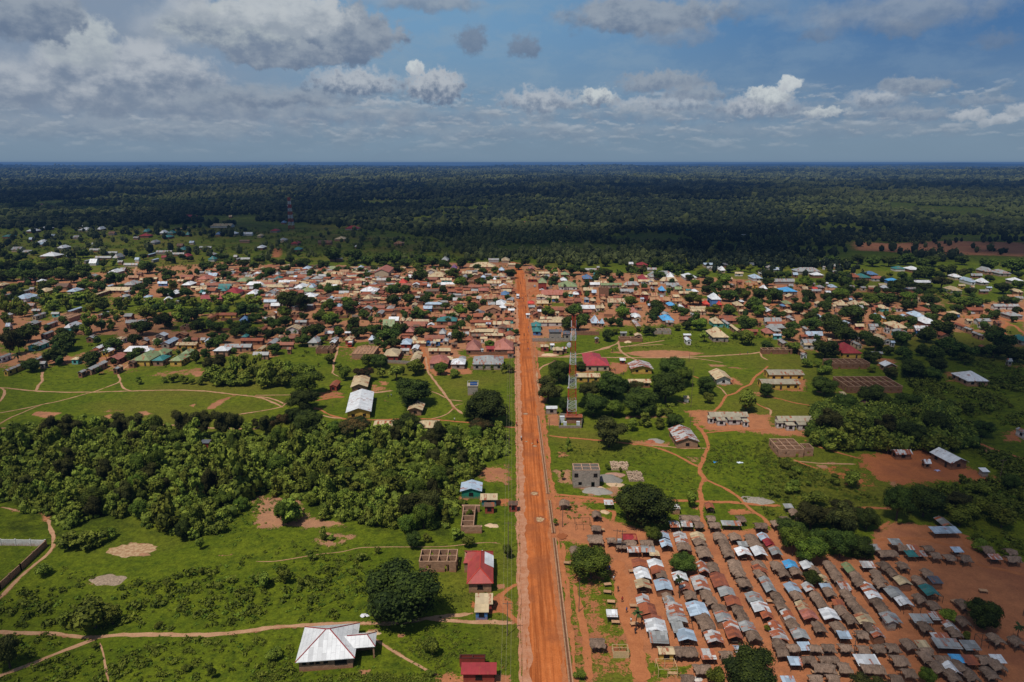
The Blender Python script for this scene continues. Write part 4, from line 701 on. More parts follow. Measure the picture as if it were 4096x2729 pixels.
def stall_legs(root, W, D, h, npx=2, npy=2, beams=True, back=None, table=True):
    key = round(h, 1)
    if key not in LEGM:
        mb = MB(); mb.bar((0, 0, -.1), (.04, .02, key), .07, 4, .055); LEGM[key] = mb.mesh('post'); LEGM[key].materials.append(wood())
    for i in range(npx):
        for j in range(npy):
            if npx > 2 and npy > 2 and 0 < i < npx - 1 and 0 < j < npy - 1: continue
            o = bpy.data.objects.new('post', LEGM[key]); COL.objects.link(o); o.parent = root
            o.location = (-W / 2 + .25 + (W - .5) * i / (npx - 1), -D / 2 + .25 + (D - .5) * j / (npy - 1), 0); o.rotation_euler = (random.uniform(-.03, .03), random.uniform(-.03, .03), random.uniform(0, 6))
    if beams:
        mb = MB(); zz = h - .02
        for s in (-1, 1): mb.bar((-W / 2, s * (D / 2 - .25), zz), (W / 2, s * (D / 2 - .25), zz + random.uniform(-.05, .05)), .045); mb.bar((s * (W / 2 - .25), -D / 2, zz - .06), (s * (W / 2 - .25), D / 2, zz - .06), .045)
        mb.build('crossbeam', wood(), root)
    if table:
        mb = MB(); tw, td = W * random.uniform(.5, .8), D * random.uniform(.3, .5); mb.box(-tw / 2, tw / 2, -td / 2, td / 2, .75, .82)
        for sx in (-1, 1):
            for sy in (-1, 1): mb.bar((sx * (tw / 2 - .1), sy * (td / 2 - .1), -.02), (sx * (tw / 2 - .1), sy * (td / 2 - .1), .75), .04)
        mb.build('table', wood(), root)
def thatch_mesh(W, D, h, rise, seed):
    rr = random.Random(seed); nx, ny = max(5, int(W / .45)), max(6, int(D / .4)); ny += ny % 2; v = []; ph = rr.uniform(0, 9)
    for i in range(nx + 1):
        for j in range(ny + 1):
            u = i / nx; w_ = j / ny; x = (u - .5) * W; y = (w_ - .5) * D; s = 1 - abs(w_ - .5) * 2
            z = h + rise * (s ** .75) + rr.uniform(-.07, .07) + .10 * math.sin(x * 1.3 + ph) * s - (.12 if i in (0, nx) else 0)
            if i in (0, nx): x += rr.uniform(-.22, .22)
            if j in (0, ny): y += rr.uniform(-.25, .25); z -= rr.uniform(0, .18)
            v.append((x + rr.uniform(-.06, .06), y + rr.uniform(-.06, .06), z))
    m = len(v); v += [(p[0] * .97, p[1] * .97, p[2] - .22) for p in v]; k = ny + 1
    q = [(i * k + j, (i + 1) * k + j, (i + 1) * k + j + 1, i * k + j + 1) for i in range(nx) for j in range(ny)]
    q += [(m + a[3], m + a[2], m + a[1], m + a[0]) for a in q]
    rim = [i * k for i in range(nx + 1)] + [nx * k + j for j in range(1, ny + 1)] + [i * k + ny for i in range(nx - 1, -1, -1)] + [j for j in range(ny - 1, 0, -1)]
    q += [(rim[a], m + rim[a], m + rim[(a + 1) % len(rim)], rim[(a + 1) % len(rim)]) for a in range(len(rim))]
    me = bpy.data.meshes.new('thatch_roof'); me.from_pydata(v, [], q); me.update(); me.materials.append(thatch()); return me
STN = [0]
def stall(t, x0, y0, x1, y1, kind, c, wallc=None):
    a = T(t, x0, y0); b_ = T(t, x1, y1); h = random.uniform(1.75, 2.0); STN[0] += 1
    cx, cy, W, D, rise = solve((*a, *b_), kind, h, {'y': .62, 'x': .5, 's': .3, 'h': .7}[kind] if c != 't' else .6)
    if kind in 'xsh': D = max(2.0, min(gy(a[1], h + (rise if kind == 's' else .0)) - gy(b_[1], h), 6))
    cy = gy(b_[1], h) + D / 2
    if c == 't': cname = 'thatched'
    else: cname = CNAME[c]
    rot = R(90) if kind == 'y' else 0
    W *= 1.07; D *= 1.08
    if kind == 'y': W, D = D, W   # local x runs along the ridge
    rot += R(random.uniform(-3, 3)) - (R(1.0) if cx > 15 else 0)
    root = empty('market_stall' if c != 't' else 'thatched_market_stall', cx, cy, rot)
    if c == 't': link('roof', thatch_mesh(W, D, h, rise * random.uniform(.8, 1.15), STN[0]), None, root)
    else:
        rf = roof_mesh(W - .3, D - .3, h, rise, 'g' if kind in 'xyh' else 's', .15, .05)
        rf.v = [(p[0] + random.uniform(-.04, .04), p[1] + random.uniform(-.04, .04), p[2] + random.uniform(-.03, .03)) for p in rf.v]
        rf.build('roof', RMs(c), root)
    n = 3 if W > 5.5 else 2
    stall_legs(root, W * .92, D * .9, h, n, 2, True, None, random.random() < .7)
    if wallc or (random.random() < .10 and c != 't'):
        mb = MB(); mb.box(-W * .44, W * .44, -D * .42, D * .42, 0, h - .1); mb.build('wall', WM(wallc or random.choice('mk')), root)
    tag(root, None, 'thatched stall' if c == 't' else 'market stall', None, f"{cname} {'gabled' if kind in 'xyh' and c != 't' else ('flat' if c != 't' else 'pole')} market stall" if c != 't' else 'thatched pole market stall')
    BOXES.append((cx, cy, max(W, D) / 2, min(W, D) / 2, 0)); return root
# ------------------------------------------------------------------ buildings and objects singled out in the photograph
LMK = []   # landmarks for labels: (phrase, px, py)
def lm(phrase, t, x, y): LMK.append((phrase, *T(t, x, y)))
def fit(t, fl, fr, br, z):
    A, B_, C_ = [np.array(G(*T(t, *p), z)) for p in (fl, fr, br)]
    W = np.hypot(*(B_ - A)); rot = math.atan2(B_[1] - A[1], B_[0] - A[0]); n = np.array([-math.sin(rot), math.cos(rot)]); D = abs((C_ - B_) @ n)
    c = (A + B_) / 2 + n * D / 2; return c[0], c[1], W, D, rot
def part_of(o, n): return [c for c in o.children if c.name.split('.')[0] == n][0]
# white hipped house at the bottom of the view
cx, cy, W, D, rot = fit('K', (335, 1392), (848, 1352), (857, 1052), 3.0)
wh = house(cx, cy, W - 1.1, D - 1.1, rot, 3.0, 2.9, 'h', 'w', 'k', .55, 0, 'white_hip_roof_house', label='big new white hipped-roof block house with maroon ridge caps beside the footpath', cat='house', ridge=True)
xr = Vector((math.cos(rot), math.sin(rot))); yr = Vector((-math.sin(rot), math.cos(rot)))
part_of(wh, 'roof').data.materials[0] = roof_mat('roof_sheet_new_white', (0.60, 0.60, 0.595), (0.40, 0.40, 0.40), rust=-.2, rough=.35, contrast=3); NW = part_of(wh, 'roof').data.materials[0]
wing = MB(); ww, wd = 5.4, 4.6; wl = (W / 2 + 1.2, -.5); e = 2.95
wing.slab([(wl[0] - 4.6, wl[1] - wd / 2, e + .02), (wl[0] + ww / 2, wl[1] - wd / 2, e + .02), (wl[0] + ww / 2 - 1.8, wl[1], e + 1.3), (wl[0] - 4.6, wl[1], e + 1.3)], .1)
wing.slab([(wl[0] - 4.6, wl[1] + .003, e + 1.3), (wl[0] + ww / 2 - 1.8, wl[1] + .003, e + 1.3), (wl[0] + ww / 2, wl[1] + wd / 2, e + .02), (wl[0] - 4.6, wl[1] + wd / 2, e + .02)], .1)
wing.add([(wl[0] + ww / 2, wl[1] - wd / 2, e + .03), (wl[0] + ww / 2, wl[1] + wd / 2, e + .03), (wl[0] + ww / 2 - 1.8, wl[1], e + 1.32)], [(0, 1, 2)])
pr = wing.build('porch_roof', NW, wh); mb = MB(); mb.bar((wl[0] + ww / 2, wl[1] - wd / 2, e + .06), (wl[0] + ww / 2 - 1.8, wl[1], e + 1.36), .1); mb.bar((wl[0] + ww / 2, wl[1] + wd / 2, e + .06), (wl[0] + ww / 2 - 1.8, wl[1], e + 1.36), .1); mb.bar((wl[0] - 3.2, wl[1], e + 1.36), (wl[0] + ww / 2 - 1.8, wl[1], e + 1.36), .1); mb.build('ridge_cap', RM('M'), pr)
for sy in (-1, 1):
    mb = MB(); mb.box(wl[0] + ww / 2 - .55, wl[0] + ww / 2 - .25, wl[1] + sy * (wd / 2 - .4) - .15, wl[1] + sy * (wd / 2 - .4) + .15, -.1, e - .1); mb.build('porch_column', WM('k'), wh)
mb = MB(); mb.box(wl[0] - 1.5, wl[0] + ww / 2 - .6, wl[1] + .6, wl[1] + .8, 0, e - .2); mb.build('porch_wall', WM('k'), wh)
for u in (.10, .24, .35, .50): win_part(wh, 'window', -W / 2 + .55 + (W - 1.1) * u, -(D - 1.1) / 2, 1.7, .75, .7, 0)
win_part(wh, 'window', -W / 2 + .55 + (W - 1.1) * .78, -(D - 1.1) / 2, 1.2, 2.4, 1.3, 0)
for v in (.2, .5, .8): win_part(wh, 'window', (W - 1.1) / 2, -(D - 1.1) / 2 + (D - 1.1) * v, 1.3, 1.2, 1.1, R(90))
lm('big white-roofed house', 'K', 600, 1300)
# red roofed house
cx, cy, W, D, rot = fit('K', (1812, 718), (2043, 714), (2028, 440), 3.0)
rh = house(cx, cy, W - 1, D - 1, rot, 3.0, 2.0, 'h', 'P', 'k', .5, 2, 'red_roof_house', label='long red hipped-roof house with white sheets on its side wing', cat='house', ridge=RM('R'))
_m = part_of(rh, 'roof').data.materials; _m[0] = roof_mat('roof_sheet_brick_red', (0.38, 0.062, 0.050), (0.32, 0.052, 0.045), rust=.02, rough=.55)
mb = MB(); a, e = W / 2, D / 2
mb.slab([(-a - 1.2, e - 5.2, 2.96), (-a + 2.6, e - 5.2, 2.96), (-a + 2.6, e - 2.4, 4.3), (-a - .2, e - 2.4, 4.3)], .1); mb.slab([(-a - .2, e - 2.397, 4.3), (-a + 2.6, e - 2.397, 4.3), (-a + 2.6, e + .5, 2.96), (-a - 1.2, e + .5, 2.96)], .1)
mb.build('side_roof', _m[0], rh); mb = MB(); mb.box(-a - .9, -a + .6, e - 4.9, e, 0, 2.85); mb.build('side_wall', WM('k'), rh)
mb = MB(); mb.slab([(a - 2.9, e - 7.5, 4.72), (a + .1, e - 7.5, 3.06), (a + .1, e - 2.2, 3.06), (a - 2.9, e - 2.2, 4.72)], .05); mb.build('white_roof_sheets', RM('w'), rh)
lm('red-roofed roadside house', 'K', 1920, 560)
ruin('K', 1405, 428, 1720, 530, 4, 2, 3.0, 'k', 'roofless brown block house of six rooms behind the dark spreading trees'); lm('roofless brown block house', 'K', 1560, 500)
ruin('K', 1765, 50, 1870, 225, 1, 4, 2.0, 'k', 'narrow roofless brick enclosure divided into cells beside the green kiosks', openings=False)
ruin('K', 1775, 45, 1925, 52, 1, 1, 2.0, 'k', 'low brick wall return behind the narrow enclosure', openings=False, name='brick_wall', cat='wall')
ruin('K', 1782, 222, 1942, 232, 1, 1, 2.0, 'k', 'low brick cell at the front of the narrow enclosure', openings=False, name='brick_wall', cat='wall')
hbox('K', 1885, 802, 2042, 890, 'x', 'c', 'r', h=2.5, label='cream sheet-roofed roadside shop with a dark open front', cat='shop', name='roadside_shop'); lm('cream roadside shop', 'K', 1960, 860)
hbox('K', 1878, 930, 2005, 965, 's', 'c', 'u', h=2.3, label='small blue-walled kiosk in front of the cream roadside shop', cat='kiosk', name='kiosk')
hbox('K', 1762, 1425, 2072, 1495, 's', 'M', 'r', h=2.6, label='maroon lean-to shop with dark open front at the bottom of the view', cat='shop', name='lean_to_shop', rise=.5)
ruin('K', 1755, 1335, 1968, 1362, 2, 1, 2.2, 'r', 'dark roofless two-cell metal enclosure behind the maroon shop', openings=False, name='metal_enclosure', capc=(0.06, 0.02, 0.015), cat='enclosure'); lm('maroon lean-to shop', 'K', 1910, 1450)
hbox('G', 1875, 1247, 2085, 1298, 'y', 'l', 'v', h=2.8, rise=.9, label='green shop with a pale two-slope roof at the edge of the wood', cat='shop', name='green_shop'); lm('green shop', 'G', 1980, 1280)
hbox('G', 2060, 1320, 2223, 1372, 'x', 'c', 'p', h=2.7, label='teal kiosk under a dull cream roof beside the green shop', cat='kiosk', name='teal_kiosk'); lm('teal kiosk', 'G', 2140, 1350)
hbox('G', 2095, 1408, 2196, 1440, 's', 'b', 'r', h=2.5, rise=.1, label='dark brown metal box kiosk in front of the teal kiosk', cat='kiosk', name='metal_kiosk')
hbox('L', -32, 28, 52, 44, 's', 'b', 'r', h=2.5, rise=.1, label='dark red metal container kiosk on the left road shoulder', cat='kiosk', name='container_kiosk')
# school compound
cx, cy, W, D, rot = fit('G', (865, 340), (1027, 334), (1008, 232), 3.0); house(cx, cy, D - 1, W - 1.4, rot + R(90), 3.0, 1.3, 'g', 'c', 'k', .7, 2, name='school_building', label='cream-roofed classroom block behind the long white-roofed one', cat='school building')
cx, cy, W, D, rot = fit('G', (822, 572), (1060, 560), (1033, 385), 3.3); house(cx, cy, D - 1, W - 1.4, rot + R(90), 3.3, 1.5, 'g', 'w', 'y', .7, 2, name='school_building', label='long classroom block with near-white roof and yellow gable wall', cat='school building'); lm('long yellow-gabled classroom', 'G', 930, 480)
cx, cy, W, D, rot = fit('G', (1390, 548), (1531, 549), (1513, 488), 2.8); house(cx, cy, D - 1, W - 1.4, rot + R(90), 2.8, 1.0, 'g', 'c', 'k', .7, 2, name='school_building', label='small cream-roofed office beside the big round tree', cat='school building'); lm('small cream-roofed office', 'G', 1450, 530)
hbox('G', 1072, 643, 1695, 714, 'x', 'c', 'y', h=3.0, rise=1.1, label='long yellow classroom row behind the dense wood', cat='school building', name='school_building'); lm('long yellow classroom row', 'G', 1400, 690)
hbox('G', 668, 272, 781, 335, 'y', 'r', 'r', h=2.4, label='rusty brown shed beside the cream-roofed classroom', cat='shed', name='rusty_shed')
q = T('G', 1995, 405); x, y = G(*q); wt = empty('water_tower', x, y)
mb = MB(); mb.box(-2.2, 2.2, -2, 2, -.1, 4.2); mb.build('wall', WM('g'), wt); mb = MB(); mb.box(-2.4, 2.4, -2.2, 2.2, 4.203, 4.5); mb.build('platform', concrete(), wt)
mb = MB(); mb.slab([(-1.2, -1.6, 4.75), (1.9, -1.6, 4.75), (1.9, .8, 5.5), (-1.2, .8, 5.5)], .08); mb.build('solar_panel', plain('solar_glass', (0.02, 0.05, 0.14), .25, .2), wt)
mb = MB(); [mb.bar((sx * 2.3, sy * 2.1, 4.5), (sx * 2.3, sy * 2.1, 5.6), .05) for sx in (-1, 1) for sy in (-1, 1)]; mb.bar((-2.3, -2.1, 5.6), (2.3, -2.1, 5.6), .05); mb.bar((-2.3, 2.1, 5.6), (2.3, 2.1, 5.6), .05); mb.bar((-2.3, -2.1, 5.58), (-2.3, 2.1, 5.58), .05); mb.bar((2.3, -2.1, 5.58), (2.3, 2.1, 5.58), .05); mb.build('railing', plain('pale_metal', (.5, .5, .5), .5, .2), wt)
tag(wt, 'square block water tower with a blue solar panel on top', 'water tower'); BOXES.append((x, y, 3, 3, 0)); lm('block water tower', 'G', 1995, 370)
hbox('F', 1835, 842, 1945, 856, 's', 'd', 'r', h=3.2, label='dark block hut half hidden in the top of the wood', cat='hut', name='block_hut')
# right of the road
hbox('H', 650, 62, 902, 142, 'h', 'R', 'c', h=3.2, label='clinic wing with a raspberry red hipped roof and cream walls', cat='clinic', name='red_roof_clinic')
hbox('H', 640, 30, 842, 112, 'h', 'R', 'c', h=3.4, rise=2.0, wins=0, label='rear clinic wing with red roof rising behind the front one', cat='clinic', name='red_roof_clinic'); lm('red-roofed clinic', 'H', 780, 110)
for o in bpy.data.objects:
    if o.parent and o.parent.name.startswith('red_roof_clinic') and o.name.startswith('roof'): o.data.materials[0] = roof_mat('roof_sheet_raspberry', (0.38, 0.045, 0.055), rust=.02, rough=.5)
hbox('H', 585, 212, 815, 246, 'x', 'c', 'y', h=3.0, label='long cream-roofed classroom with yellow wall behind the cell tower', cat='school building', name='school_building')
hbox('H', 1060, 87, 1304, 172, 'y', 'm', 'y', h=3.0, rise=1.5, ov=.8, label='patchwork-roofed classroom with a bright yellow gable', cat='school building', name='school_building'); lm('yellow-gabled patchwork classroom', 'H', 1180, 150)
hbox('H', 1058, 267, 1282, 298, 'x', 'c', 'm', h=2.8, label='low tan-roofed classroom half behind the mango grove', cat='school building', name='school_building')
hbox('H', 1805, 167, 2032, 268, 'y', 'c', 'w', h=3.0, rise=1.4, ov=.8, label='whitewashed classroom with a pale cream gabled roof', cat='school building', name='school_building'); lm('whitewashed classroom', 'H', 1920, 230)
hbox('I', -48, 178, 341, 228, 'x', 'n', 'y', h=3.0, rise=1.0, label='rear of two long open-fronted classroom rows', cat='school building', name='school_building')
hbox('I', -106, 264, 305, 312, 'x', 'n', 'y', h=3.0, rise=1.0, label='front of two long open-fronted classroom rows', cat='school building', name='school_building'); lm('long open-fronted classrooms', 'I', 130, 290)
hbox('H', 1790, 570, 2180, 612, 'x', 'n', 'w', h=3.0, rise=1.0, label='long whitewashed staff quarters behind the rusty-roofed house', cat='staff quarters', name='staff_quarters'); lm('whitewashed staff quarters', 'H', 1990, 640)
for (a, b1, c, d1) in ((1790, 602, 1866, 628), (1872, 626, 1972, 648), (1972, 614, 2112, 640), (2116, 636, 2180, 660)): hbox('H', a, b1, c, d1, 's', 'n', 'w', h=2.5, label=None, name='annex', cat='annex')
hbox('I', 55, 612, 420, 650, 'x', 'n', 'w', h=3.0, rise=1.0, label='long whitewashed staff quarters beside the tall grove', cat='staff quarters', name='staff_quarters')
for (a, b1, c, d1) in ((60, 646, 150, 670), (150, 664, 258, 692), (256, 657, 400, 688)): hbox('I', a, b1, c, d1, 's', 'n', 'w', h=2.5, label=None, name='annex', cat='annex')
cx, cy, W, D, rot = fit('H', (1535, 838), (1750, 836), (1700, 722), 2.9)
hr = house(cx - 1, cy, D, W - 1, rot + R(90), 2.9, 1.5, 'g', 'm', 'k', .5, 1, 'rusty_roof_house', label='brick house with half rusty, half silver gabled roof at the path bend', cat='house'); lm('half-rusted gabled house', 'H', 1620, 800)
hbox('H', 308, 514, 420, 540, 's', 'w', 'g', h=2.6, label='small white-roofed kiosk with grey wall beside the cell tower', cat='kiosk', name='kiosk')
hbox('H', 1580, 430, 1626, 444, 's', 'c', 'w', h=2.2, wins=0, label='tiny whitewashed latrine standing alone on the grass', cat='latrine', name='latrine')
hbox('H', 985, 74, 1046, 94, 'x', 'w', 'd' if False else 'r', h=2.3, label='little white-roofed snack stand between clinic and classroom', cat='stand', name='snack_stand')
cx, cy, W, D, rot = fit('I', (1490, 935), (1690, 1040), (1852, 1028), 2.8)
house(cx, cy, W - .8, D - .8, rot, 2.8, 1.4, 'g', 'w', 'm', .5, 2, 'farm_house', label='long pale gabled homestead set at an angle in the red yard', cat='homestead'); lm('angled grey homestead', 'I', 1680, 990)
hbox('I', 1125, 915, 1338, 955, 'x', 'm', 'm', h=2.5, label='low mud house with rust and silver roof beside the grove', cat='house', name='mud_house')
hbox('I', 1412, 1004, 1502, 1040, 'x', 'w', 'm', h=2.2, label='small cook shed with bright sheets in the red yard', cat='shed', name='cook_shed')
hbox('I', 1955, 1100, 2021, 1120, 's', 'w', 'g', h=2.2, wins=0, label='lone block latrine at the far end of the red yard', cat='latrine', name='latrine')
ruin('I', 105, 817, 330, 915, 3, 3, 3.0, 'k', 'roofless pale block bungalow with square rooms beside the path'); lm('roofless pale bungalow', 'I', 250, 900)
ruin('I', 340, 862, 420, 905, 1, 1, 3.0, 'k', 'open block porch attached to the roofless pale bungalow', name='block_porch', cat='porch')
ruin('I', 570, 82, 940, 122, 6, 2, 3.0, 'm', 'long roofless mud block with six bays below the maroon-roofed house'); lm('long roofless mud block', 'I', 760, 120)
ruin('I', 735, 245, 1240, 335, 8, 2, 3.2, 'm', 'burnt-looking roofless school block with bare dark rafters', capc=(0.10, 0.06, 0.045)); lm('bare-raftered school block', 'I', 980, 310)
hbox('I', 646, 382, 742, 424, 's', 'c', 'm', h=2.5, label='cream-roofed hut among trees below the bare-raftered block', cat='hut', name='hut')
hbox('I', 826, 462, 972, 528, 'h', 'b', 'm', h=2.0, label='brown collapsed-looking thatched hut at the top of the grove', cat='hut', name='hut')
hbox('I', 2295, 708, 2420, 775, 'y', 's', 'w', h=2.8, label='pale house cut off by the right edge of the view', cat='house', name='gable_roof_house')
r2 = ruin('H', 570, 1046, 808, 1106, 3, 2, 6.2, 'g', 'two-storey grey block house under construction near the road', name='two_storey_block_house'); lm('two-storey block house', 'H', 690, 1150)
for u, z in ((-.30, 4.0), (.25, 4.0)):
    win_part(r2, 'window', u * 11, (min(v.co.y for v in part_of(r2, 'wall').data.vertices)), z, 1.2, 1.1, 0)
mb = MB(); w2 = max(v.co.x for v in part_of(r2, 'wall').data.vertices); y2 = min(v.co.y for v in part_of(r2, 'wall').data.vertices); mb.box(-w2 + .3, w2 - .3, y2 + .3, -y2 - .3, 3.0, 3.2); mb.build('floor_slab', concrete(), r2)
ruin('B', 1360, 1128, 1560, 1165, 3, 2, 2.6, 'm', 'roofless mud rooms at the town edge beside the winding path', cat='unfinished house')
ruin('D', 630, 922, 838, 945, 4, 1, 2.6, 'g', 'roofless grey block rooms at the back of the big green')
ruin('D', 1915, 1152, 2265, 1172, 5, 1, 2.6, 'm', 'long roofless brick row beside the far end of the green')
ruin('D', 232, 1018, 500, 1040, 2, 1, 2.2, 'm', 'brick yard wall on the green near the path fork', openings=False, name='yard_wall', cat='wall')
ruin('D', 2, 432, 104, 446, 3, 1, 8.5, 'm', 'three-storey unfinished building standing over the town roofs', name='three_storey_block'); lm('three-storey unfinished building', 'D', 50, 480)
ruin('B', 1060, 728, 1180, 760, 2, 1, 2.4, 'm', 'ruined mud walls in the middle of the town')
ruin('A', 2115, 872, 2230, 905, 2, 1, 2.4, 'm', 'roofless brown mud rooms beside the grass in the town')
hbox('C', 1745, 905, 1908, 965, 'x', 'd', 'g', h=5.5, rise=.7, label='two-storey grey block house with slate roof by the road', cat='house', name='two_storey_house'); lm('slate-roofed two-storey house', 'C', 1830, 990)
hbox('C', 1910, 948, 2012, 990, 'h', 'd', 'g', h=3.2, rise=.7, label='slate-roofed side wing of the two-storey grey house', cat='house', name='house_wing')
hbox('D', 480, 482, 578, 520, 'p', 'c', 'r', h=6.0, label='tall dark red tower house with cream pyramid roof', cat='house', name='tower_house'); lm('tall dark red tower house', 'D', 530, 540)
hbox('B', 2045, 174, 2282, 262, 'y', 'P', 'c', h=5.5, rise=4.0, label='large church with pink gabled roof above the town', cat='church', name='church'); lm('pink-roofed church', 'B', 2160, 240)
hbox('L', 1245, 1258, 1406, 1325, 'x', 'c', 'y', h=2.3, rise=.4, label='khaki-roofed yellow-walled shop at the front market corner', cat='shop', name='market_shop'); lm('khaki-roofed market shop', 'L', 1325, 1300)
hbox('M', 990, 1012, 1108, 1058, 'y', 's', 'g', h=2.3, wins=0, label='grey sheet-metal box stall inside the market', cat='kiosk', name='metal_box_stall')
# timber roof frames
def frame_house(t, x0, y0, x1, y1, rise, label, curved=False):
    a = T(t, x0, y0); c = T(t, x1, y1); h = 3.0; cx, cy, W, D, rs = solve((*a, *c), 'h', h, rise); W -= 1; D -= 1
    root = empty('unfinished_roof_house', cx, cy); wall_mesh(W, D, h, 0, 'h').build('wall', WM('k'), root); mb = MB(); n = int(W / 1.7); L = max(0, W / 2 - D / 2)
    for i in range(n + 1):
        x = -W / 2 + W * i / n; k = min(1, (W / 2 - abs(x)) / (D / 2 + 1e-6)); t_ = k
        for s in (-1, 1): mb.bar((x, s * D / 2, h), (x, s * D / 2 * (1 - t_), h + rise * t_), .15)
    for k in (0, .25, .5, .75, 1):
        for s in (-1, 1): mb.bar((-W / 2 + D / 2 * k, s * D / 2 * (1 - k), h + rise * k), (W / 2 - D / 2 * k, s * D / 2 * (1 - k), h + rise * k + .02), .14)
        for s in (-1, 1): mb.bar((s * (W / 2 - D / 2 * k), -D / 2 * (1 - k), h + rise * k), (s * (W / 2 - D / 2 * k), D / 2 * (1 - k), h + rise * k + .02), .14)
    mb.build('roof_timbers', timber(), root); tag(root, label, 'unfinished house'); BOXES.append((cx, cy, W / 2, D / 2, 0))
frame_house('A', 615, 714, 990, 810, 3.0, 'big house with bare pale roof timbers among the left trees'); lm('bare-timbered house', 'A', 800, 780)
frame_house('B', 1770, 1122, 2115, 1225, 3.0, 'old mud hall with collapsing bare roof poles at the town edge'); lm('collapsing mud hall', 'B', 1940, 1190)
# ------------------------------------------------------------------ cell towers
def lattice(name, x, y, H, wb, wt_, bands, label):
    root = empty(name, x, y); z = 0; Wd = lambda z: wb + (wt_ - wb) * min(1, z / (H * .92))
    red, wht = plain('mast_red_paint', (0.38, 0.040, 0.022), .5, .1), plain('mast_white_paint', (0.50, 0.51, 0.52), .5, .1)
    for k in range(bands):
        z0, z1 = H * k / bands, H * (k + 1) / bands; mb = MB(); n = 3
        for sx, sy in ((-1, -1), (1, -1), (1, 1), (-1, 1)): mb.bar((sx * Wd(z0) / 2, sy * Wd(z0) / 2, z0), (sx * Wd(z1) / 2, sy * Wd(z1) / 2, z1), .10 if wb < 5 else .30)
        for j in range(n):
            a, c = z0 + (z1 - z0) * j / n, z0 + (z1 - z0) * (j + 1) / n; wa, wc = Wd(a) / 2, Wd(c) / 2
            P = [(-1, -1), (1, -1), (1, 1), (-1, 1)]
            for i in range(4):
                p, q_ = P[i], P[(i + 1) % 4]; mb.bar((p[0] * wa, p[1] * wa, a), (q_[0] * wc, q_[1] * wc, c), .045 if wb < 5 else .13); mb.bar((q_[0] * wa, q_[1] * wa, a), (p[0] * wc, p[1] * wc, c), .045 if wb < 5 else .13); mb.bar((p[0] * wa, p[1] * wa, a), (q_[0] * wa, q_[1] * wa, a), .05)
        mb.build('mast_section', red if k % 2 == 0 else wht, root)
    am = plain('antenna_grey', (.5, .52, .54), .5, .1)
    for (zz, sx) in ((.93, 1), (.93, -1), (.82, 1), (.80, -1)):
        mb = MB(); mb.box(sx * (Wd(H * zz) / 2 + .25) - .15, sx * (Wd(H * zz) / 2 + .25) + .15, -.25, .15, H * zz - 1.2, H * zz + 1.2); mb.build('antenna_panel', am, root)
    for (zz, sx, r_) in ((.735, -1, 1.0), (.45, 1, .55), (.33, -1, .35)):
        mb = MB(); mb.lathe([(r_ * .7, -.2), (r_, 0), (r_, .25), (.05, .35)], 14); o = mb.build('dish', am, root); o.rotation_euler = (R(90), 0, 0); o.location = (sx * (Wd(H * zz) / 2 + r_ * .7), -.4, H * zz)
    tag(root, label, 'cell tower'); return root
bx, by = G(*T('H', 547, 655)); s = F / dep(by)
Ht = 40.0
for _ in range(6):
    p = proj(bx, by, Ht); Ht += (p[1] - 1264) / s * 1.05
lattice('cell_tower', bx, by, Ht, 3.7, 1.3, 9, 'tall red and white lattice cell tower in a walled plot by the road'); lm('near cell tower', 'H', 547, 640)
x2, y2 = G(*T('N', 1340, 362)); H2 = 40.0; s2 = F / dep(y2)
for _ in range(6): p = proj(x2, y2, H2); H2 += (p[1] - (600 + 218 / 1.1494)) / s2
lattice('cell_tower', x2, y2, H2, 7.5, 3.0, 9, 'distant red and white lattice mast beyond the town'); lm('distant lattice mast', 'N', 1340, 350)
# plot at the tower's foot
pl = empty('tower_plot_wall', bx, by); pts = [G(*T('H', a, b1)) for a, b1 in ((432, 720), (638, 720), (648, 640), (445, 625))]; mb = MB()
for i in range(4):
    p, q_ = pts[i], pts[(i + 1) % 4]; wall_run(mb, (p[0] - bx, p[1] - by), (q_[0] - bx, q_[1] - by), 2.0 if i else 1.1, .18)
mb.build('wall', WM('g'), pl); tag(pl, 'grey block wall around the foot of the near cell tower', 'wall')
hbox('H', 485, 590, 650, 618, 's', 'r', 'm', h=2.8, wins=0, label='rusty sheet shelter behind the foot of the cell tower', cat='shelter', name='equipment_shelter')
for (a, b1, w_, h_, c_) in ((460, 665, 1.8, 2.4, 'white equipment cabinet beside the left tower leg'), (487, 708, 1.2, 2.0, 'grey generator cabinet at the front of the tower plot'), (608, 710, 1.3, 2.2, 'grey meter cabinet at the right of the tower plot')):
    x, y = G(*T('H', a, b1)); mb = MB(); mb.box(-w_ / 2, w_ / 2, -w_ * .4, w_ * .4, 0, h_); mb.box(-w_ / 2 - .06, w_ / 2 + .06, -w_ * .4 - .06, w_ * .4 + .06, h_ + .002, h_ + .1); o = mb.build('equipment_cabinet', plain('cabinet_paint', (.55, .57, .58), .5, .15), None, (x, y)); tag(o, c_, 'cabinet')
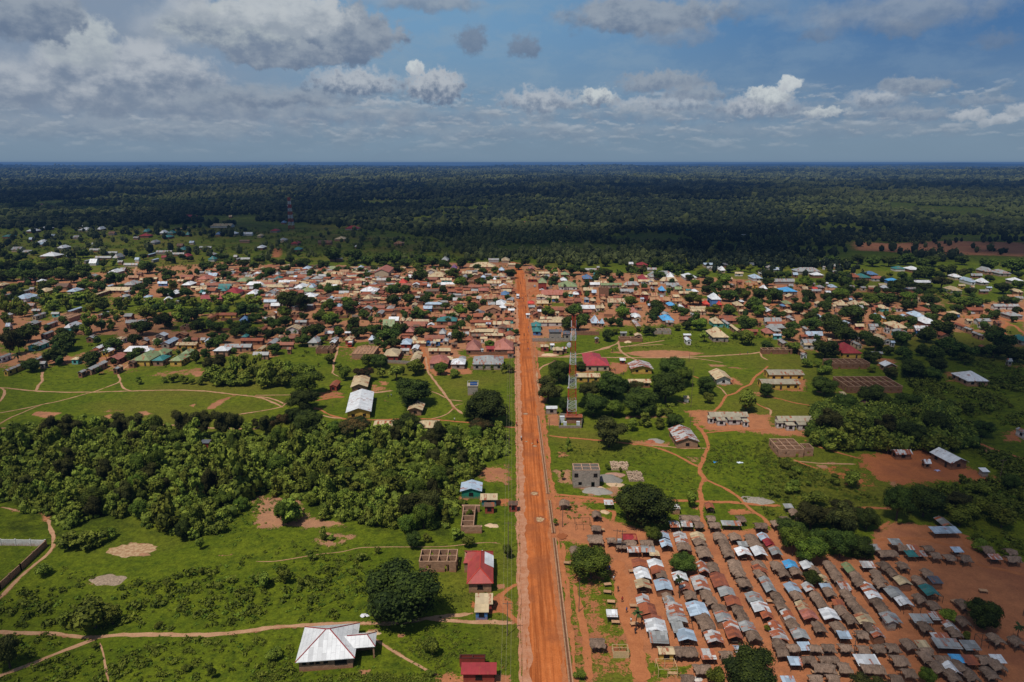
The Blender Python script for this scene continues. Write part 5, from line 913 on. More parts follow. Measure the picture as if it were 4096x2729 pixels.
# ------------------------------------------------------------------ walls, poles, heaps
def wall_thing(name, t, pts, h, wc, label, th=.2):
    P = [G(*T(t, *p)) for p in pts]; c = P[0]; root = empty(name, *c); mb = MB(); pc = MB()
    for i in range(len(P) - 1):
        wall_run(mb, (P[i][0] - c[0], P[i][1] - c[1]), (P[i + 1][0] - c[0], P[i + 1][1] - c[1]), h, th); a, d_ = Vector(P[i]), Vector(P[i + 1]); n = max(1, int((d_ - a).length / 4))
        for k in range(n + 1): q_ = a + (d_ - a) * k / n - Vector(c); pc.box(q_.x - .18, q_.x + .18, q_.y - .18, q_.y + .18, 0, h + .18)
    mb.build('wall', WM(wc), root); pc.build('pillar', WM(wc), root); tag(root, label, 'wall')
wall_thing('block_wall', 'J', [(-120, 388), (395, 398)], 1.8, 'w', 'white block wall running in from the left edge'); wall_thing('brick_wall', 'J', [(398, 402), (180, 610), (0, 775), (-120, 880)], 1.8, 'k', 'brown block wall slanting down to the left edge beside the footpath'); lm('slanting boundary wall', 'J', 250, 560)
wall_thing('yard_wall', 'C', [(1560, 1082), (2000, 1080), (2010, 1030)], 2.2, 'g', 'grey yard wall in front of the two-storey slate-roofed house'); wall_thing('yard_wall', 'C', [(2060, 1000), (2340, 1005)], 2.4, 'm', 'long brown yard wall behind the cell tower top')
wall_thing('yard_wall', 'C', [(835, 1235), (1320, 1240)], 1.8, 'm', 'brown wall behind the large grey hipped house'); wall_thing('yard_wall', 'C', [(840, 1400), (1180, 1400)], 1.5, 'k', 'low wall in front of the large grey hipped house')
wall_thing('yard_wall', 'G', [(1130, 118), (1440, 135)], 1.8, 'g', 'grey yard wall before the cream-roofed house'); 
UP = plain('pole_wood', (0.13, 0.09, 0.065), .9, .3, 3)
def pole(x, y, H, label, arm=True, r=.13):
    root = empty('utility_pole', x, y); mb = MB(); mb.bar((0, 0, -.2), (.03, .02, H), r, 6, r * .7); mb.build('shaft', UP, root)
    if arm: mb = MB(); mb.bar((-1.0, 0, H - .5), (1.0, 0, H - .5), .07); [mb.bar((u, 0, H - .45), (u, 0, H - .2), .05) for u in (-.9, 0, .9)]; mb.build('crossarm', UP, root)
    tag(root, label, 'utility pole'); return (x, y, H)
PL = []
for i, (t, x, y) in enumerate([('K', 2175, 1150), ('K', 2170, 960) if False else ('K', 2180, 620), ('K', 2168, 245), ('G', 2325, 1540), ('G', 2335, 1010), ('G', 2330, 660), ('G', 2318, 215), ('C', 1320, 1225), ('C', 1345, 1010)]):
    x_, y_ = G(*T(t, x, y)); PL.append((x_, y_))
PLN = ['nearest', 'second', 'third', 'fourth', 'fifth', 'sixth', 'seventh', 'eighth', 'last']; PS = []
PL = [(-1.2, 100)] + [(-1.0 - .004 * i, 128 + 34 * i) for i in range(9)]
for i, (x_, y_) in enumerate(PL): PS.append(pole(x_, y_, 8.5, f"{(['first', 'second', 'third', 'fourth', 'fifth', 'sixth', 'seventh', 'eighth', 'ninth', 'tenth'])[i]} wooden power pole up the left side of the road", True, .11))
mb = MB()
for k in range(len(PS) - 1):
    for u in (-.9, 0, .9):
        p0 = Vector((PS[k][0] + u, PS[k][1], 8.3)); p1 = Vector((PS[k + 1][0] + u, PS[k + 1][1], 8.3)); n = 6
        for j in range(n):
            a, c = j / n, (j + 1) / n; pa = p0.lerp(p1, a); pb = p0.lerp(p1, c); pa.z -= 2.4 * a * (1 - a); pb.z -= 2.4 * c * (1 - c); mb.bar(pa, pb, .018, 3)
o = mb.build('power_line', plain('wire', (.28, .24, .16), .5, .1)); tag(o, 'three thin overhead power wires up the left side of the road', 'power line')
for (t, xb, yb, yt, lab, arm) in [('L', 434, 235, 60, 'bare wooden pole beside the small thatched hut', False), ('L', 897, 445, 262, 'left post of the transformer pole pair', True), ('L', 942, 460, 268, 'right post of the transformer pole pair', True), ('L', 575, 965, 725, 'bare pole on the grass strip left of the market', False), ('M', 735, 1350, 1155, 'wooden pole with crossarm in the market rows', True),
                                  ('M', 2195, 1000, 850, 'pole at the right edge of the bare ground', False), ('H', 1637, 712, 580, 'pole beside the half-rusted gabled house', False), ('H', 1628, 110, 25, 'pole on the green beside the bare sports pitch', False), ('H', 310, 640, 512, 'pole before the white-roofed kiosk by the tower', False), ('H', 345, 722, 625, 'short pole in front of the tower plot', False),
                                  ('H', 952, 225, 150, 'pale lamp pole before the red-roofed clinic', False), ('H', 1645, 530, 160, 'very tall thin mast standing behind the mango grove', False), ('I', 425, 1395, 1310, 'pole in the bushes above the thatched huts', True), ('I', 2130, 1195, 1010, 'slim pole right of the red yard', True), ('G', 636, 525, 500, 'left goalpost stump beside the classroom', False), ('G', 706, 528, 490, 'right goalpost stump beside the classroom', False), ('F', 1806, 520, 475, 'lone post on the playing field', False), ('H', 237, 125, 40, 'pole with a sign by the road bend', True)]:
    x_, y_ = G(*T(t, xb, yb)); H_ = (yb - yt) / TILES[t][2] / (F / dep(y_)) / math.cos(math.atan2(CH, y_)); pole(x_, y_, H_, lab, arm, .10)
lm('transformer pole pair', 'L', 920, 430)
x_, y_ = G(*T('L', 920, 452)); mb = MB(); mb.box(-.5, .5, -.4, .4, 0, .9); [mb.bar((k * .3, 0, .9), (k * .3, 0, 1.2), .05) for k in (-1, 0, 1)]; [mb.box(k * .2 - .03, k * .2 + .03, -.5, -.4, .1, .8) for k in (-2, -1, 0, 1, 2)]
o = mb.build('transformer', plain('pale_metal2', (.35, .36, .35), .5, .2), None, (x_, y_, 3.0)); tag(o, 'grey transformer box slung between the two paired poles', 'transformer')
mb = MB(); mb.box(-1.6, 1.6, -.3, .3, -.25, -.08); mb.build('bracket', UP, o)
def heap(name, t, x, y, r, h, mat, label, cat):
    X_, Y_ = G(*T(t, x, y)); g = np.random.default_rng(int(x)); nr, na = 7, 22; V = [(0, 0, h)]; Fc = []
    ph = g.uniform(0, 6, 3)
    for i in range(1, nr + 1):
        for k in range(na):
            a = 6.283 * k / na; rr = r * i / nr * (1 + .22 * math.sin(2 * a + ph[0]) + .12 * math.sin(5 * a + ph[1])); V.append((rr * math.cos(a), rr * .75 * math.sin(a), h * max(0, (1 - (i / nr) ** 1.3)) + g.uniform(-.06, .06) * h - (.05 if i == nr else 0)))
    Fc += [(0, 1 + k, 1 + (k + 1) % na) for k in range(na)]
    for i in range(nr - 1):
        for k in range(na): Fc.append((1 + i * na + k, 1 + (i + 1) * na + k, 1 + (i + 1) * na + (k + 1) % na, 1 + i * na + (k + 1) % na))
    mb = MB(); mb.add(V, Fc); o = mb.build(name, mat, None, (X_, Y_)); tag(o, label, cat)
gv, sn_, rd_ = plain('gravel', (.24, .22, .19), .95, .35, 6), plain('sand', (.52, .36, .22), .95, .2, 3), plain('red_soil', (.34, .11, .055), .95, .3, 3)
heap('gravel_heap', 'H', 895, 1190, 4.4, 1.5, gv, 'larger grey gravel heap beside the two-storey block house', 'gravel heap'); heap('gravel_heap', 'H', 780, 1300, 4.0, 1.2, gv, 'grey gravel spread in front of the two-storey block house', 'gravel heap'); heap('sand_heap', 'H', 812, 1272, 1.6, .6, sn_, 'small pale sand heap before the two-storey block house', 'sand heap'); heap('sand_heap', 'H', 950, 1150, 2.8, .8, plain('pink_sand', (.36, .2, .14), .95, .2), 'pinkish sand heap behind the grey gravel', 'sand heap')
heap('sand_heap', 'H', 950, 1240, 2.5, .5, sn_, 'pale sand patch beside the grey gravel', 'sand heap'); heap('gravel_heap', 'H', 1330, 838, 2.8, .9, gv, 'lone grey gravel heap beside the half-rusted house', 'gravel heap'); heap('soil_heap', 'H', 1275, 845, 2.0, .8, rd_, 'brown soil heap beside the lone gravel heap', 'soil heap'); heap('sand_heap', 'H', 853, 1492, 1.5, .6, sn_, 'pale sand heap near the two thatched huts', 'sand heap')
heap('termite_mound', 'G', 1665, 1045, 1.6, 4.0, rd_, 'red termite mound poking out of the wood', 'termite mound'); heap('sand_heap', 'K', 2030, 222, 1.8, .4, sn_, 'small pale sand pile beside the power line', 'sand heap'); heap('sand_heap', 'D', 330, 1085, 2.6, .9, sn_, 'pale sand heap before the brick yard wall', 'sand heap'); heap('sand_heap', 'C', 1760, 1235, 4.0, .8, sn_, 'spread of pale sand beside the road below the town', 'sand heap')
heap('rubble_heap', 'H', 2250, 1385, 4.2, .7, plain('rubble', (.22, .19, .15), .95, .5, 2), 'grey stone rubble beside the diagonal path', 'rubble'); heap('rubble_heap', 'J', 930, 690, 4.0, .25, plain('rubble2', (.30, .22, .15), .95, .5, 2), 'brown rubble patch below the sandy pool', 'rubble'); heap('sand_heap', 'K', 1003, 1150, 1.6, .3, sn_, 'sand patch beside the big white-roofed house', 'sand heap')
def stack(t, x0, y0, x1, y1, label):
    p = [G(*T(t, *q_)) for q_ in ((x0, y1), (x1, y1), (x1, y0))]; W = p[1][0] - p[0][0]; D = p[2][1] - p[1][1]; mb = MB(); y = 0; j = 0
    while y < D:
        x = 0
        while x < W: hh = random.choice([.5, .7, .7, .9]); mb.box(x, x + .46, y, y + .9, 0, hh) if random.random() < .92 else None; x += .55
        y += 1.15
    o = mb.build('block_stack', plain('cast_block', (.40, .28, .19), .95, .35, 2), None, p[0]); tag(o, label, 'block stack')
stack('H', 910, 1045, 1072, 1078, 'rear rows of cast blocks drying on the grass'); stack('H', 915, 1085, 1060, 1108, 'middle rows of cast blocks beside the sand'); stack('H', 1078, 1135, 1212, 1212, 'front rows of cast blocks drying in lines')
# bamboo pen, bare frames
def pen(t, x0, y0, x1, y1, label, mat, fill=True, h=1.6):
    p = [G(*T(t, *q_)) for q_ in ((x0, y1), (x1, y1), (x1, y0))]; W = p[1][0] - p[0][0]; D = (p[2][1] - p[1][1]); root = empty('bamboo_pen' if fill else 'pole_frame', *p[0])
    for X_, Y_ in ((0, 0), (W, 0), (W, D), (0, D), (W / 2, 0), (W / 2, D)): mb = MB(); mb.bar((X_, Y_, -.1), (X_, Y_, h), .06); mb.build('post', mat, root)
    mb = MB()
    for z in ((h * .5, h) if fill else (h,)): mb.bar((0, 0, z), (W, 0, z), .05); mb.bar((W, 0, z), (W, D, z), .05); mb.bar((W, D, z), (0, D, z), .05); mb.bar((0, D, z), (0, 0, z), .05)
    mb.build('rail', mat, root)
    if fill:
        mb = MB(); n = int(W / .16)
        for k in range(n): mb.box(k * W / n, k * W / n + W / n * .86, -.04, .02, 0, h * .98)
        mb.build('slat_side', mat, root)
    tag(root, label, 'pen' if fill else 'pole frame')
bam = plain('bamboo', (.52, .38, .20), .8, .2, 3)
pen('L', 872, 1300, 1005, 1362, 'pale slatted bamboo pen beside the thatched smithy hut', bam); lm('bamboo pen', 'L', 940, 1330)
pen('L', 1258, 1440, 1420, 1530, 'bare pole frame on grass at the front of the market', bam, False, 2.0); pen('L', 548, 205, 680, 262, 'brushwood frame without a roof near the road', wood(), False, 1.9)
pen('M', 1165, 925, 1310, 985, 'stripped stall frame of bare poles in the market', wood(), False, 2.0); pen('M', 1830, 1220, 1965, 1280, 'bare stall frame beside the long grey stalls', wood(), False, 2.0); pen('L', 1470, 1060, 1550, 1130, 'half-stripped stall frame of bare rafters', wood(), False, 2.0); pen('M', 1400, 850, 1500, 890, 'skeleton stall frame below the teal roof', wood(), False, 1.8)
def bench(t, x, y, label):
    X_, Y_ = G(*T(t, x, y)); root = empty('display_table', X_, Y_, random.uniform(-.2, .2)); mb = MB(); mb.box(-.9, .9, -.5, .5, .7, .78); mb.build('table_top', timber(), root)
    for sx in (-1, 1):
        for sy in (-1, 1): mb = MB(); mb.bar((sx * .8, sy * .4, 0), (sx * .8, sy * .4, .7), .05); mb.build('leg', wood(), root)
    tag(root, label, 'table', None, 'low pale display table')
for q_ in [('L', 890, 1070), ('L', 852, 895), ('L', 820, 810), ('L', 475, 560), ('L', 1045, 930), ('L', 1035, 630), ('L', 1050, 1085), ('L', 822, 745), ('L', 1710, 108), ('M', 1850, 800), ('M', 1640, 915), ('M', 1605, 890), ('M', 20, 890), ('M', 410, 1500), ('M', 475, 1505), ('M', 590, 1520), ('L', 920, 440), ('M', 965, 1225), ('M', 1860, 1440), ('L', 768, 275)]: bench(*q_, None)
# ------------------------------------------------------------------ vehicles
def wheel(root, x, y, r=.45):
    mb = MB(); mb.lathe([(r * .6, -.12), (r, -.1), (r, .1), (r * .6, .12)], 14); o = mb.build('wheel', plain('tyre', (.02, .02, .02), .8, .2), root); o.rotation_euler = (R(90), 0, 0); o.location = (x, y, r)
    mb = MB(); mb.lathe([(r * .5, -.13), (r * .5, .13)], 10); o2 = mb.build('rim', plain('rim', (.4, .4, .4), .4, .1), o)
def vehicle(kind, t, x, y, rot, body, label, trim=None):
    X_, Y_ = G(*T(t, x, y)); root = empty(kind, X_, Y_, R(rot), .12 if 3.4 < X_ < 11 else 0.02); bm_ = plain('paint_' + body[0], body[1], .35, .08, 1, .5); gl = plain('vehicle_glass', (.02, .03, .04), .1, .1, 1, .6)
    def part(n, m, *bxs):
        mb = MB(); [mb.box(*b1) for b1 in bxs]; o = mb.build(n, m, root); bv = o.modifiers.new('bevel', 'BEVEL'); bv.width = .07; bv.segments = 2; return o
    if kind == 'bus': part('body', bm_, (-3.6, 3.6, -1.05, 1.05, .4, 1.5), (-3.6, 3.5, -1.0, 1.0, 1.5, 2.6)); part('roof', plain('bus_roof', (.6, .6, .58), .5, .1), (-3.5, 3.4, -.98, .98, 2.6, 2.7)); [part('window', gl, (k * 1.05 - .4, k * 1.05 + .4, s * 1.02 - .02, s * 1.02 + .02, 1.6, 2.3)) for k in (-3, -2, -1, 0, 1, 2) for s in (-1, 1)]; part('windscreen', gl, (3.49, 3.56, -.85, .85, 1.5, 2.3)); part('stripe', plain('stripe_' + trim[0], trim[1], .4, .1), (-3.62, 3.3, -1.07, -1.03, .7, 1.15), (-3.62, 3.3, 1.03, 1.07, .7, 1.15)); W_ = ((-2.3, 1.0), (2.2, 1.0))
    elif kind == 'truck': part('cab', bm_, (2.2, 3.7, -1.05, 1.05, .5, 2.5)); part('windscreen', gl, (3.68, 3.74, -.9, .9, 1.5, 2.3)); part('cargo_bed', plain('bed_' + (trim or body)[0], (trim or body)[1], .5, .1), (-3.8, 2.0, -1.15, 1.15, .9, 1.05), (-3.8, 2.0, -1.15, -1.08, 1.05, 2.5), (-3.8, 2.0, 1.08, 1.15, 1.05, 2.5), (-3.8, -3.73, -1.08, 1.08, 1.05, 2.5), (-3.7, 1.9, -1.05, 1.05, 1.05, 2.2)); part('chassis', plain('chassis', (.03, .03, .03), .7, .1), (-3.8, 3.6, -.5, .5, .45, .8)); W_ = ((-2.6, 1.0), (-1.6, 1.0), (2.9, 1.0))
    else: part('body', bm_, (-2.1, 2.1, -.85, .85, .35, .95)); part('cabin', bm_, (-1.1, .9, -.75, .75, .95, 1.45)); part('windscreen', gl, (.88, .95, -.68, .68, 1.0, 1.38)); part('window', gl, (-.9, .7, -.78, -.74, 1.02, 1.36), (-.9, .7, .74, .78, 1.02, 1.36)); part('bumper', plain('chassis', (.03, .03, .03), .7, .1), (2.08, 2.18, -.8, .8, .35, .55)); W_ = ((-1.3, .8), (1.3, .8))
    for wx, wy in W_: [wheel(root, wx, s * wy, .48 if kind != 'car' else .33) for s in (-1, 1)]
    tag(root, label, kind)
WHT, RED_ = ('white', (.68, .68, .68)), ('red', (.42, .03, .02))
vehicle('truck', 'C', 1386, 568, -90, WHT, 'white truck driving down the road at the junction', WHT); lm('white truck', 'C', 1386, 550); vehicle('bus', 'C', 905, 1222, 180, WHT, 'white bus with red stripe parked before the pink-roofed house', RED_); vehicle('truck', 'B', 1772, 1128, -85, RED_, 'red-cabbed truck parked beside the cream-roofed shop', WHT)
vehicle('bus', 'G', 2030, 32, 175, RED_, 'old red bus parked behind the large grey hipped house', WHT); vehicle('car', 'C', 1668, 478, 150, WHT, 'white car before the long pink-roofed building'); vehicle('car', 'C', 1585, 435, 90, ('grey', (.3, .3, .32)), 'grey car beside the green-roofed red building'); vehicle('car', 'E', 1735, 755, 10, WHT, 'white car beside the long red-roofed row on the right')
# ------------------------------------------------------------------ people
def skinned(name, V, E, rad, sub=1):
    me = bpy.data.meshes.new(name + '_cage'); me.from_pydata([v for v in V], E, []); o = bpy.data.objects.new(name + '_cage', me); COL.objects.link(o); m = o.modifiers.new('skin', 'SKIN'); 
    for i, r_ in enumerate(rad): me.skin_vertices[0].data[i].radius = (r_, r_)
    me.skin_vertices[0].data[0].use_root = True; o.modifiers.new('sub', 'SUBSURF').levels = sub; dg = bpy.context.evaluated_depsgraph_get(); r = bpy.data.meshes.new_from_object(o.evaluated_get(dg)); r.name = name; bpy.data.objects.remove(o); bpy.data.meshes.remove(me); return r
def person_mesh(ride=False):
    if ride: V = [(0, 0, .85), (.0, .0, 1.15), (.05, 0, 1.38), (.08, 0, 1.5), (.10, 0, 1.64), (.16, 0, 1.72), (.08, .19, 1.36), (.3, .25, 1.12), (.5, .2, 1.05), (.08, -.19, 1.36), (.3, -.25, 1.12), (.5, -.2, 1.05), (.05, .12, .83), (.42, .2, .72), (.3, .2, .32), (.05, -.12, .83), (.42, -.2, .72), (.3, -.2, .32)]
    else: V = [(0, 0, .92), (0, 0, 1.15), (0, 0, 1.38), (0, 0, 1.48), (.01, 0, 1.6), (.03, 0, 1.68), (0, .19, 1.38), (.02, .25, 1.1), (.10, .25, .86), (0, -.19, 1.38), (-.02, -.25, 1.1), (.03, -.25, .86), (0, .10, .88), (.08, .11, .48), (.02, .11, .06), (0, -.10, .88), (-.03, -.11, .48), (-.12, -.11, .06)]
    E = [(0, 1), (1, 2), (2, 3), (3, 4), (4, 5), (2, 6), (6, 7), (7, 8), (2, 9), (9, 10), (10, 11), (0, 12), (12, 13), (13, 14), (0, 15), (15, 16), (16, 17)]
    return skinned('person', V, E, [.14, .13, .15, .055, .095, .09, .06, .042, .035, .06, .042, .035, .085, .06, .045, .085, .06, .045])
PM, PR = person_mesh(), person_mesh(True); PC = {}
def person(x, y, rot, shirt, label, ride=False, z=0.02, group=None):
    key = (shirt, ride)
    if key not in PC:
        m = (PR if ride else PM).copy(); skin = plain('skin', (.07, .038, .024), .6, .1); cl = plain('cloth_' + shirt, {'blue': (.05, .12, .35), 'white': (.6, .6, .58), 'red': (.42, .04, .03), 'yellow': (.55, .33, .04), 'brown': (.2, .09, .05), 'dark': (.03, .03, .04)}[shirt], .9, .2); tr = plain('trousers', (.04, .035, .04), .9, .2)
        m.materials.clear(); [m.materials.append(q_) for q_ in (skin, cl, tr)]
        for f in m.polygons: c = f.center; f.material_index = 0 if c.z > 1.47 or (abs(c.y) > .21 and c.z < 1.2 and c.z > .8) else (1 if c.z > .9 else 2); f.use_smooth = True
        PC[key] = m
    o = bpy.data.objects.new('person', PC[key]); COL.objects.link(o); o.location = (x, y, z); o.rotation_euler[2] = rot; tag(o, label, 'person', group, f'small figure in {shirt} clothing'); return o
for (t, x, y, s_) in [('C', 1442, 580, 'white'), ('C', 1452, 608, 'blue'), ('C', 1478, 560, 'dark'), ('C', 1498, 552, 'dark'), ('C', 1475, 692, 'dark'), ('C', 1416, 402, 'brown'), ('C', 1515, 978, 'blue'), ('H', 1000, 235, 'yellow'), ('H', 1012, 236, 'brown'), ('H', 1026, 238, 'dark'), ('H', 1028, 212, 'yellow'), ('H', 905, 190, 'yellow'), ('H', 915, 195, 'brown'), ('H', 925, 192, 'yellow'), ('H', 938, 196, 'dark'), ('H', 946, 192, 'yellow'),
                      ('D', 135, 1202, 'yellow'), ('D', 150, 1208, 'brown'), ('D', 178, 1182, 'dark'), ('D', 190, 1186, 'yellow'), ('D', 145, 1190, 'dark'), ('D', 350, 1178, 'brown'), ('D', 375, 1174, 'yellow'), ('D', 1645, 1242, 'red'), ('D', 1735, 1228, 'blue'), ('G', 1826, 658, 'white'), ('G', 1245, 435, 'white'), ('G', 1216, 444, 'dark'), ('I', 355, 372, 'brown'), ('I', 140, 262, 'dark'), ('H', 2000, 300, 'red'), ('H', 2030, 305, 'red'), ('L', 700, 1318, 'blue'), ('L', 735, 1312, 'dark'), ('L', 760, 1315, 'dark'), ('B', 1090, 1500, 'blue'), ('C', 1400, 1170, 'blue'), ('C', 1408, 1195, 'dark'), ('H', 1520, 330, 'dark'), ('C', 1460, 348, 'white'), ('C', 1640, 500, 'red'), ('C', 1580, 560, 'yellow'), ('C', 1540, 700, 'blue')] + [('C', 1352 + 14 * math.sin(k * 9.1) + (165 if k % 2 else 0), 470 + 42 * k, ['white', 'red', 'dark', 'yellow', 'brown', 'blue'][k % 6]) for k in range(18)] + [('L', 800 + 37 * k % 310, 520 + 91 * k % 700, ['red', 'blue', 'white', 'dark'][k % 4]) for k in range(10)]:
    x_, y_ = G(*T(t, x, y)); person(x_, y_, random.uniform(0, 6), s_, None, z=.12 if 3.5 < x_ < 11 else .03)
def bike(t, x, y, rot, col, label, shirt):
    X_, Y_ = G(*T(t, x, y)); root = empty('motorbike', X_, Y_, R(rot), .13)
    for wx in (-.62, .68):
        mb = MB(); mb.lathe([(.24, -.04), (.31, -.04), (.31, .04), (.24, .04)], 14); o = mb.build('wheel', plain('tyre', (.02, .02, .02), .8, .2), root); o.rotation_euler = (R(90), 0, 0); o.location = (wx, 0, .31)
    mb = MB(); mb.bar((-.62, 0, .31), (0, 0, .5), .05); mb.bar((.68, 0, .31), (.42, 0, .95), .04); mb.bar((0, 0, .5), (.45, 0, .75), .07); mb.box(-.2, .25, -.13, .13, .3, .6); mb.build('frame', plain('chassis', (.03, .03, .03), .7, .1), root)
    mb = MB(); mb.box(.02, .42, -.13, .13, .68, .88); mb.build('fuel_tank', plain('paint_' + col, {'red': (.42, .03, .02), 'blue': (.04, .08, .3)}[col], .3, .1), root); mb = MB(); mb.box(-.7, .05, -.12, .12, .72, .82); mb.build('seat', plain('seat', (.02, .02, .02), .8, .1), root); mb = MB(); mb.bar((.42, -.32, 1.02), (.42, .32, 1.02), .025); mb.build('handlebar', plain('chassis', (.03, .03, .03), .7, .1), root)
    tag(root, label, 'motorbike'); person(X_, Y_, R(rot), shirt, 'rider in %s on the %s' % (shirt, label), True, .13)
bike('H', 85, 832, 90, 'blue', 'blue motorbike on the left lane of the road', 'white'); bike('H', 232, 858, -90, 'red', 'red motorbike on the right edge of the road', 'red'); bike('H', 42, 702, 90, 'red', 'red motorbike on the side track by the road', 'red'); bike('C', 1460, 1012, 90, 'blue', 'small motorbike on the road above the bend', 'dark')
for (t, x, y, c_, lab) in [('H', 1868, 1032, (.03, .22, .5), 'crumpled blue tarpaulin lying on the grass'), ('H', 2095, 1036, (.6, .66, .7), 'white plastic sheet lying on the grass'), ('K', 930, 1000, (.6, .58, .6), 'scattered white litter below the dark spreading trees'), ('L', 1600, 1545, (.55, .5, .45), 'pale cloth bundle at the market front'), ('I', 1560, 1110, (.4, .4, .6), 'washing laid out on the red yard')]:
    x_, y_ = G(*T(t, x, y)); mb = MB(); n = 9; V = [(0, 0, .35)] + [(1.1 * math.cos(6.283 * k / n) * random.uniform(.6, 1.2), .8 * math.sin(6.283 * k / n) * random.uniform(.6, 1.2), .03 + .12 * (k % 2)) for k in range(n)]; mb.add(V, [(0, 1 + k, 1 + (k + 1) % n) for k in range(n)]); o = mb.build('tarpaulin', plain('sheet_%d' % int(x), c_, .6, .15), None, (x_, y_)); tag(o, lab, 'tarpaulin')
